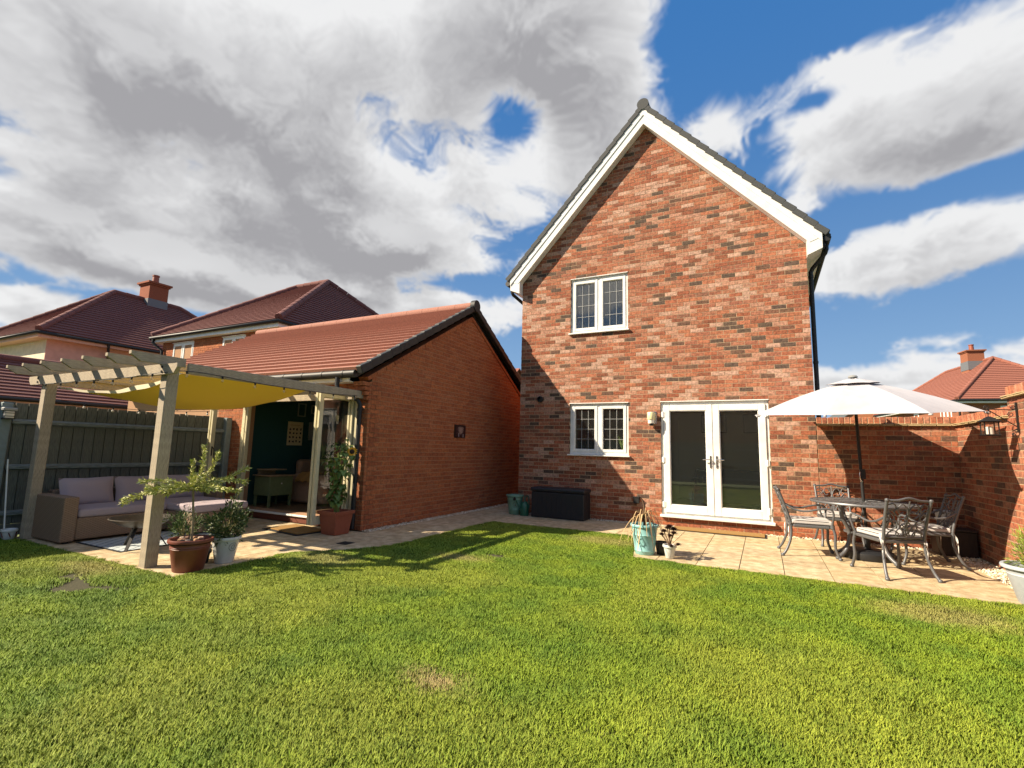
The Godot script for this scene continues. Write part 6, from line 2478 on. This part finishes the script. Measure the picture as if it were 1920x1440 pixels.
	for k in 8:
		var a0 := deg_to_rad(-13.0 + 45.0 * k)
		var a1 := deg_to_rad(-13.0 + 45.0 * (k + 1))
		var g := []
		for i in 11:
			var f := lerpf(0.16, 1.0, i / 10.0)
			var row := []
			for j in 9:
				var s := j / 8.0
				var d0 := toc * cos(a0) + rgt * sin(a0)
				var d1 := toc * cos(a1) + rgt * sin(a1)
				var chord := d0.lerp(d1, s)
				var pull := 4.0 * s * (1.0 - s)
				var p := Vector3(apex.x, 0, apex.z) + chord * (R * f) * (1.0 - 0.055 * pull * f * f)
				p.y = prof.call(f) - 0.022 * pull * f * (1.0 - 0.55 * f) + 0.012 * pull * f * f
				row.append(apex + tilt * (p - apex))
			g.append(row)
		var pan := MB.new()
		pan.sheet(g, true)
		part(u, "canopy_panel", pan, M.parasol)
		var g2 := []
		for i in 4:
			var f := lerpf(0.02, 0.265, i / 3.0)
			var row := []
			for j in 5:
				var s := j / 4.0
				var d0 := toc * cos(a0) + rgt * sin(a0)
				var d1 := toc * cos(a1) + rgt * sin(a1)
				var p := Vector3(apex.x, 0, apex.z) + d0.lerp(d1, s) * (R * f) * (1.0 - 0.05 * 4.0 * s * (1.0 - s))
				p.y = prof.call(f) + 0.035 - 0.006 * 4.0 * s * (1.0 - s) + 0.014 * 4.0 * s * (1.0 - s) * (i / 3.0)
				row.append(apex + tilt * (p - apex))
			g2.append(row)
		var vt := MB.new()
		vt.sheet(g2, true)
		part(u, "vent_panel", vt, M.parasol)
		var d := toc * cos(a0) + rgt * sin(a0)
		var rb := MB.new()
		var pts := []
		for i in 8:
			var f := i / 7.0
			var p := Vector3(apex.x, 0, apex.z) + d * R * f
			p.y = prof.call(f) - 0.014
			pts.append(apex + tilt * (p - apex))
		rb.tube(pts, 0.0065, 6)
		rb.tube([Vector3(apex.x * 0.8, apex.y - 0.42, apex.z * 0.8), pts[4] - Vector3(0, 0.004, 0)], 0.005, 6)
		part(u, "rib", rb, M.black_plastic)
		var tip := MB.new()
		tip.rbox(Vector3(-0.014, -0.012, -0.02), Vector3(0.014, 0.010, 0.026), 0.008, Transform3D(Basis.looking_at(-d, Vector3.UP), pts[7]))
		part(u, "rib_tip", tip, M.parasol)
	var fin := MB.new()
	fin.lathe([Vector2(0.055, 0.02), Vector2(0.058, 0.032), Vector2(0.045, 0.05), Vector2(0.02, 0.058), Vector2(0.0, 0.06)], 14, Transform3D(Basis.IDENTITY, apex))
	part(u, "finial", fin, M.frame_grey)
	var hub := MB.new()
	hub.lathe([Vector2(0.022, -0.46), Vector2(0.045, -0.45), Vector2(0.045, -0.40), Vector2(0.022, -0.39)], 12, Transform3D(Basis.IDENTITY, Vector3(apex.x * 0.8, apex.y, apex.z * 0.8)))
	part(u, "runner", hub, M.black_plastic)
	var cr := MB.new()
	cr.rbox(Vector3(-0.035, 0.90, -0.02), Vector3(0.03, 1.03, 0.045), 0.015)
	part(u, "crank_box", cr, M.black_plastic)
	var ch := MB.new()
	ch.tube(curve([Vector3(-0.02, 0.98, 0.045), Vector3(-0.04, 0.99, 0.075), Vector3(-0.045, 0.93, 0.085), Vector3(-0.03, 0.87, 0.08)], 4), 0.007, 6)
	ch.tube([Vector3(-0.03, 0.87, 0.075), Vector3(-0.03, 0.87, 0.13)], 0.012, 8)
	part(u, "crank_handle", ch, M.chrome)


# ---------------------------------------------------------------- small things on walls and ground
func build_small_things() -> void:
	var bx := thing("storage_box", "long dark grey plastic garden storage box against the house wall", "storage box", Vector3(1.06, 0, 0.29))
	var b := MB.new()
	b.rbox(Vector3(-0.54, 0.0, -0.19), Vector3(0.54, 0.49, 0.19), 0.02)
	for k in 10:
		b.box(Vector3(-0.50 + k * 0.102, 0.03, 0.186), Vector3(-0.41 + k * 0.102, 0.46, 0.194))
	for k in 3:
		b.box(Vector3(0.536, 0.03, -0.17 + k * 0.118), Vector3(0.544, 0.46, -0.07 + k * 0.118))
	part(bx, "body", b, M.resin_dark)
	var l := MB.new()
	l.rbox(Vector3(-0.56, 0.492, -0.205), Vector3(0.56, 0.57, 0.21), 0.03, Transform3D.IDENTITY, 0.012)
	part(bx, "lid", l, M.resin_dark)
	var lp := thing("wall_light", "cream cylindrical outdoor wall light beside the french doors", "light", Vector3(2.765, 1.93, 0.0))
	var pl := MB.new()
	pl.rbox(Vector3(-0.02, -0.10, 0.002), Vector3(0.085, 0.135, 0.018), 0.006)
	part(lp, "backplate", pl, M.chrome)
	var cy := MB.new()
	cy.lathe([Vector2(0.0, 0.0), Vector2(0.066, 0.0), Vector2(0.068, 0.01), Vector2(0.068, 0.13), Vector2(0.06, 0.138), Vector2(0.0, 0.14)], 20, Transform3D(Basis.IDENTITY, Vector3(0.0, -0.02, 0.085)))
	part(lp, "shade", cy, M.lamp_cream)
	var gl := MB.new()
	gl.lathe([Vector2(0.0, 0.0), Vector2(0.055, 0.0), Vector2(0.057, 0.07)], 18, Transform3D(Basis.IDENTITY, Vector3(0.0, -0.092, 0.085)))
	part(lp, "diffuser", gl, M.bulb)
	var sn := MB.new()
	sn.rbox(Vector3(-0.03, -0.135, 0.03), Vector3(0.04, -0.095, 0.11), 0.012)
	part(lp, "sensor", sn, M.black_plastic)
	var tp := thing("garden_tap", "small brass outdoor tap on the house wall under the window", "tap", Vector3(1.827, 0.80, 0.0))
	var tb := MB.new()
	tb.tube([Vector3(0, 0.07, 0.001), Vector3(0, 0.07, 0.06)], 0.012, 8)
	tb.tube(curve([Vector3(0, 0.07, 0.05), Vector3(0, 0.07, 0.085), Vector3(0, 0.04, 0.10), Vector3(0, 0.0, 0.10)], 4), 0.011, 8)
	part(tp, "spout", tb, M.copper)
	var th := MB.new()
	th.tube([Vector3(0, 0.07, 0.055), Vector3(0, 0.115, 0.055)], 0.007, 8)
	th.tube([Vector3(-0.03, 0.118, 0.055), Vector3(0.03, 0.118, 0.055)], 0.007, 8)
	part(tp, "handle", th, M.copper)
	var sk := thing("outdoor_socket", "black weatherproof power socket box low on the house wall", "socket", Vector3(2.475, 0.355, 0.0))
	var sb := MB.new()
	sb.rbox(Vector3(-0.055, 0.0, 0.002), Vector3(0.055, 0.115, 0.075), 0.01)
	part(sk, "box", sb, M.black_plastic)
	var sl := MB.new()
	sl.rbox(Vector3(-0.06, 0.105, 0.004), Vector3(0.06, 0.125, 0.085), 0.008)
	part(sk, "cover", sl, M.black_plastic)
	# plaque on the outbuilding
	var pq := thing("wall_plaque", "dark square picture plaque with a pale figure on the outbuilding's gable", "plaque", Vector3(GX, 1.50, 0.92))
	var qb := MB.new()
	qb.box(Vector3(0.003, 0.0, -0.20), Vector3(0.018, 0.26, 0.20))
	part(pq, "board", qb, M.frame_dark)
	var qf := MB.new()
	qf.quad(Vector3(0.020, 0.005, 0.195), Vector3(0.020, 0.005, -0.195), Vector3(0.020, 0.255, -0.195), Vector3(0.020, 0.255, 0.195))
	part(pq, "picture", qf, M.plaque)
	# mats and drain
	var m1 := thing("door_mat", "long tan coir mat in front of the french doors", "mat", Vector3(3.88, 0.002, 0.325))
	var mm := MB.new()
	mm.bevel(Vector3(-0.71, 0.008, -0.18), Vector3(0.71, 0.024, 0.18), 0.004)
	part(m1, "coir", mm, M.coir)
	var me := MB.new()
	me.box(Vector3(-0.735, 0.0, -0.20), Vector3(0.735, 0.0075, 0.20))
	part(m1, "rubber_edge", me, M.rubber)
	var m2 := thing("door_mat", "coir doormat with black edge on the slabs by the folding doors", "mat", Vector3(-1.72, 0.002, 4.08), deg_to_rad(-8.0))
	var mn := MB.new()
	mn.bevel(Vector3(-0.40, 0.008, -0.24), Vector3(0.40, 0.024, 0.24), 0.004)
	part(m2, "coir", mn, M.coir)
	var mo := MB.new()
	mo.box(Vector3(-0.45, 0.0, -0.29), Vector3(0.45, 0.0075, 0.29))
	part(m2, "rubber_edge", mo, M.rubber)
	var dr := thing("drain_cover", "small square black drain grating in the path", "drain", Vector3(-0.38, 0.002, 4.41), deg_to_rad(3.0))
	var dm := MB.new()
	dm.box(Vector3(-0.085, 0.0, -0.085), Vector3(0.085, 0.004, 0.085))
	for k in 7:
		dm.box(Vector3(-0.075, 0.004, -0.070 + k * 0.022), Vector3(0.075, 0.008, -0.060 + k * 0.022))
	part(dr, "grating", dm, M.rubber)
	# things in the far corner of the patio
	var cb := thing("patio_box", "low brown ribbed plastic box in the shaded wall corner", "storage box", Vector3(6.93, 0, 0.36))
	var cm := MB.new()
	cm.rbox(Vector3(-0.21, 0.0, -0.17), Vector3(0.21, 0.33, 0.17), 0.012)
	for k in 9:
		cm.box(Vector3(-0.19 + k * 0.043, 0.02, 0.166), Vector3(-0.165 + k * 0.043, 0.31, 0.174))
	part(cb, "body", cm, M.resin_brown)
	var cl := MB.new()
	cl.rbox(Vector3(-0.22, 0.331, -0.18), Vector3(0.22, 0.362, 0.185), 0.012)
	part(cb, "lid", cl, M.resin_brown)
	pot("plant_pot", "plain pale grey pot standing on the brown patio box", Vector3(6.86, 0.363, 0.36), pot_profile(0.085, 0.115, 0.235, 0.004, []), M.grey_glaze, 0.20)
	# lantern on its bracket
	var br := thing("lantern_bracket", "black wrought iron scroll bracket on the raised side wall", "bracket", Vector3(7.17, 1.62, 2.0))
	var bm := MB.new()
	bm.box(Vector3(-0.016, 0.0, -0.012), Vector3(-0.003, 0.34, 0.012))
	part(br, "wall_bar", bm, M.iron)
	var am := MB.new()
	am.tube([Vector3(-0.01, 0.255, 0), Vector3(-0.26, 0.265, 0)], 0.0055, 6)
	am.tube([Vector3(-0.01, 0.06, 0), Vector3(-0.25, 0.258, 0)], 0.0055, 6)
	part(br, "arm", am, M.iron)
	for q in [[-0.265, 0.285, 0.026, 0.0], [-0.245, 0.23, 0.022, 2.5], [-0.06, 0.205, 0.03, 1.0], [-0.035, 0.285, 0.024, 3.0], [-0.03, 0.02, 0.022, 4.0], [-0.05, -0.02, 0.018, 1.5]]:
		var sp := []
		for k in 22:
			var a: float = q[3] + k * 0.42
			var r: float = q[2] * (1.0 - k / 30.0)
			sp.append(Vector3(q[0] + cos(a) * r, q[1] + sin(a) * r, 0))
		var sm := MB.new()
		sm.tube(sp, 0.0042, 6)
		part(br, "scroll", sm, M.iron)
	var ln := thing("hanging_lantern", "small black lantern with glass panes hanging from the iron bracket", "lantern", Vector3(6.92, 1.585, 2.0))
	var lb := MB.new()
	lb.bevel(Vector3(-0.075, 0.0, -0.075), Vector3(0.075, 0.014, 0.075), 0.004)
	part(ln, "base", lb, M.iron)
	for q in [[-1, -1], [1, -1], [1, 1], [-1, 1]]:
		var pm := MB.new()
		pm.box(Vector3(q[0] * 0.06 - 0.005, 0.0145, q[1] * 0.06 - 0.005), Vector3(q[0] * 0.06 + 0.005, 0.155, q[1] * 0.06 + 0.005))
		part(ln, "corner_post", pm, M.iron)
	var rf := MB.new()
	rf.lathe([Vector2(0.118, 0.156), Vector2(0.122, 0.162), Vector2(0.06, 0.192), Vector2(0.045, 0.205), Vector2(0.012, 0.218), Vector2(0.0, 0.22)], 4, Transform3D(Basis(Vector3.UP, PI / 4), Vector3.ZERO))
	flatten_normals(rf)
	part(ln, "roof", rf, M.iron)
	for k in 4:
		var gm := MB.new()
		var bs := Basis(Vector3.UP, k * PI / 2)
		gm.quad(bs * Vector3(-0.054, 0.016, 0.06), bs * Vector3(0.054, 0.016, 0.06), bs * Vector3(0.054, 0.153, 0.06), bs * Vector3(-0.054, 0.153, 0.06))
		part(ln, "pane", gm, M.glass)
	var cd := MB.new()
	cd.lathe([Vector2(0.0, 0.015), Vector2(0.034, 0.015), Vector2(0.034, 0.10), Vector2(0.0, 0.104)], 14)
	part(ln, "candle", cd, M.candle)
	var hk := MB.new()
	hk.tube([Vector3(0, 0.218, 0), Vector3(-0.002, 0.29, 0)], 0.003, 5)
	part(ln, "hook", hk, M.iron)
	# on and by the fence
	var fl := thing("fence_lamp", "small solar lantern with pale glass on the fence post", "light", Vector3(-4.195, 1.52, 6.70))
	var f1 := MB.new()
	f1.bevel(Vector3(-0.02, 0.105, -0.07), Vector3(0.085, 0.15, 0.07), 0.01)
	part(fl, "solar_cap", f1, M.frame_grey)
	var f2 := MB.new()
	f2.rbox(Vector3(0.0, 0.012, -0.048), Vector3(0.07, 0.104, 0.048), 0.012)
	part(fl, "glass_body", f2, M.candle)
	var f3 := MB.new()
	f3.box(Vector3(-0.018, 0.0, -0.055), Vector3(0.078, 0.011, 0.055))
	for y in [0.035, 0.075]:
		f3.box(Vector3(-0.002, y, -0.052), Vector3(0.074, y + 0.008, 0.052))
	part(fl, "cage", f3, M.black_plastic)
	var bm2 := thing("broom", "thin white-handled broom leaning on the fence by the sofa arm", "broom", Vector3(-4.12, 0.0, 6.58))
	var b1 := MB.new()
	b1.tube([Vector3(0.0, 0.06, 0.0), Vector3(-0.07, 1.0, 0.05)], 0.009, 8)
	part(bm2, "handle", b1, M.upvc)
	var b2 := MB.new()
	b2.rbox(Vector3(-0.03, 0.0, -0.13), Vector3(0.03, 0.07, 0.13), 0.015)
	part(bm2, "head", b2, M.frame_grey)
	var pb := thing("small_pail", "little white patterned pail on the grass by the fence", "pail", Vector3(-3.98, 0.0, 6.58))
	var p1 := MB.new()
	p1.lathe(pot_profile(0.055, 0.075, 0.13, 0.006), 20)
	part(pb, "body", p1, M.white_glaze)
	var p2 := MB.new()
	for k in 5:
		var a := k * 1.25
		p2.tube([Vector3(cos(a) * 0.062, 0.03, sin(a) * 0.062), Vector3(cos(a + 0.35) * 0.074, 0.09, sin(a + 0.35) * 0.074)], 0.006, 5)
	part(pb, "painted_mark", p2, M.terracotta)


# ---------------------------------------------------------------- what shows inside the rooms
func picture(label: String, at: Vector3, turn: float, w: float, h: float, frame: Material, inside: Material) -> void:
	var o := thing("picture_frame", label, "picture", at, turn)
	var f := MB.new()
	var t := 0.022
	f.box(Vector3(-w / 2, 0, 0.002), Vector3(-w / 2 + t, h, 0.022))
	f.box(Vector3(w / 2 - t, 0, 0.002), Vector3(w / 2, h, 0.022))
	f.box(Vector3(-w / 2 + t, 0, 0.002), Vector3(w / 2 - t, t, 0.022))
	f.box(Vector3(-w / 2 + t, h - t, 0.002), Vector3(w / 2 - t, h, 0.022))
	part(o, "frame", f, frame)
	var p := MB.new()
	p.quad(Vector3(-w / 2 + t, t, 0.008), Vector3(w / 2 - t, t, 0.008), Vector3(w / 2 - t, h - t, 0.008), Vector3(-w / 2 + t, h - t, 0.008))
	part(o, "print", p, inside)


func build_interiors() -> void:
	# living room behind the french doors
	picture("dark-framed picture on the living room wall, near the door's hinge side", Vector3(4.50, 1.84, -4.198), 0.0, 0.62, 0.47, M.frame_dark, M.picture)
	picture("dark-framed picture on the living room wall, behind the meeting door stiles", Vector3(3.50, 1.84, -4.198), 0.0, 0.60, 0.47, M.frame_dark, M.picture)
	var sf := thing("living_room_sofa", "black sofa against the living room wall behind the glass doors", "sofa", Vector3(4.0, 0.142, -3.7))
	var a := MB.new()
	a.rbox(Vector3(-0.95, 0.0, -0.45), Vector3(0.95, 0.42, 0.42), 0.05)
	part(sf, "base", a, M.dark_sofa)
	var b := MB.new()
	b.rbox(Vector3(-0.95, 0.421, -0.45), Vector3(0.95, 0.78, -0.2), 0.06)
	part(sf, "backrest", b, M.dark_sofa)
	for s in [-1.0, 1.0]:
		var m := MB.new()
		m.rbox(Vector3(s * 0.84 - 0.1, 0.421, -0.19), Vector3(s * 0.84 + 0.1, 0.60, 0.42), 0.05)
		part(sf, "armrest", m, M.dark_sofa)
	# house plant on the kitchen sill
	var hp := thing("windowsill_plant", "spiky green plant behind the ground floor window", "plant", Vector3(2.16, 1.21, -0.22))
	var pm := MB.new()
	pm.lathe(pot_profile(0.045, 0.06, 0.10, 0.004), 18)
	part(hp, "pot", pm, M.white_glaze)
	var lv := MB.new()
	for k in 22:
		var an := k * 2.4
		var out := Vector3(cos(an), 0, sin(an) * 0.5)
		lv.col = shade(Color(0.20, 0.30, 0.07), rnd(0.8, 1.2))
		var l := rnd(0.10, 0.22)
		strap(lv, curve([Vector3(0, 0.10, 0), Vector3(0, 0.22 + rnd(0, 0.1), 0) + out * l * 0.4, Vector3(0, 0.30 + rnd(-0.06, 0.14), 0) + out * l], 4), 0.022)
	part(hp, "leaves", lv, M.leaf)
	# garden room
	var wx := -4.148
	var po := thing("wall_poster", "cream poster of small dark printed figures on the dark green inside wall", "poster", Vector3(wx, 1.26, 2.26))
	var pm2 := MB.new()
	pm2.quad(Vector3(0.006, 0, 0.19), Vector3(0.006, 0, -0.19), Vector3(0.006, 0.49, -0.19), Vector3(0.006, 0.49, 0.19))
	part(po, "print", pm2, M.poster)
	var pk := MB.new()
	pk.box(Vector3(0.001, 0.001, -0.188), Vector3(0.004, 0.489, 0.188))
	part(po, "backing", pk, M.picture)
	picture("small grey-framed picture above the cream poster", Vector3(wx, 1.87, 2.14), PI / 2, 0.20, 0.28, M.frame_grey, M.wall_teal)
	picture("tiny grey-framed picture high on the dark green wall", Vector3(wx, 1.95, 1.82), PI / 2, 0.14, 0.19, M.frame_grey, M.wall_teal)
	picture("narrow pale picture beside the cream poster", Vector3(wx, 1.38, 1.83), PI / 2, 0.18, 0.39, M.frame_grey, M.frame_grey)
	var cb := thing("green_cabinet", "olive green painted cabinet with wooden top just inside the folding doors", "cabinet", Vector3(-3.70, 0.129, 3.02))
	var c1 := MB.new()
	c1.bevel(Vector3(-0.22, 0.20, -0.26), Vector3(0.22, 0.55, 0.24), 0.008)
	part(cb, "body", c1, M.cabinet_green)
	var c2 := MB.new()
	c2.bevel(Vector3(-0.25, 0.551, -0.29), Vector3(0.25, 0.575, 0.27), 0.006)
	c2.bevel(Vector3(-0.24, 0.66, -0.2), Vector3(0.1, 0.68, 0.2), 0.004)
	c2.box(Vector3(-0.23, 0.576, -0.18), Vector3(-0.2, 0.659, 0.18))
	part(cb, "top", c2, M.wood_top)
	for s in [[-0.19, -0.23], [0.19, -0.23], [0.19, 0.21], [-0.19, 0.21]]:
		var g := MB.new()
		g.box(Vector3(s[0] - 0.02, 0.0, s[1] - 0.02), Vector3(s[0] + 0.02, 0.199, s[1] + 0.02))
		part(cb, "leg", g, M.cabinet_green)
	var kn := MB.new()
	kn.lathe([Vector2(0.006, 0.0), Vector2(0.014, 0.014), Vector2(0.0, 0.022)], 10, Transform3D(Basis(Vector3(0, 0, 1), -PI / 2), Vector3(0.22, 0.42, 0.0)))
	part(cb, "knob", kn, M.upvc)
	var ts := thing("tan_armchair", "tan upholstered armchair with a patterned throw inside the outbuilding", "armchair", Vector3(-3.35, 0.129, 1.95))
	var t1 := MB.new()
	t1.rbox(Vector3(-0.45, 0.02, -0.45), Vector3(0.45, 0.40, 0.40), 0.06)
	part(ts, "base", t1, M.tan_sofa)
	var t2 := MB.new()
	t2.rbox(Vector3(-0.46, 0.02, 0.405), Vector3(0.46, 0.58, 0.62), 0.08)
	part(ts, "armrest", t2, M.tan_sofa)
	var t5 := MB.new()
	t5.rbox(Vector3(-0.46, 0.02, -0.66), Vector3(0.46, 0.58, -0.455), 0.08)
	part(ts, "armrest", t5, M.tan_sofa)
	var t3 := MB.new()
	t3.rbox(Vector3(-0.62, 0.05, -0.45), Vector3(-0.455, 0.85, 0.40), 0.07)
	part(ts, "backrest", t3, M.tan_sofa)
	var th := thing("patterned_throw", "crumpled cream and brown throw over the tan armchair's arm", "throw", Vector3(-3.30, 0.71, 2.46))
	var g2 := []
	for i in 12:
		var row := []
		for j in 10:
			var u := i / 11.0 - 0.5
			var v := j / 9.0 - 0.5
			row.append(Vector3(u * 0.5, 0.03 - 0.5 * maxf(0.0, absf(v) - 0.18) + 0.018 * sin(i * 1.7 + j), v * 0.42))
		g2.append(row)
	var t4 := MB.new()
	t4.sheet(g2)
	part(th, "cloth", t4, M.coir)
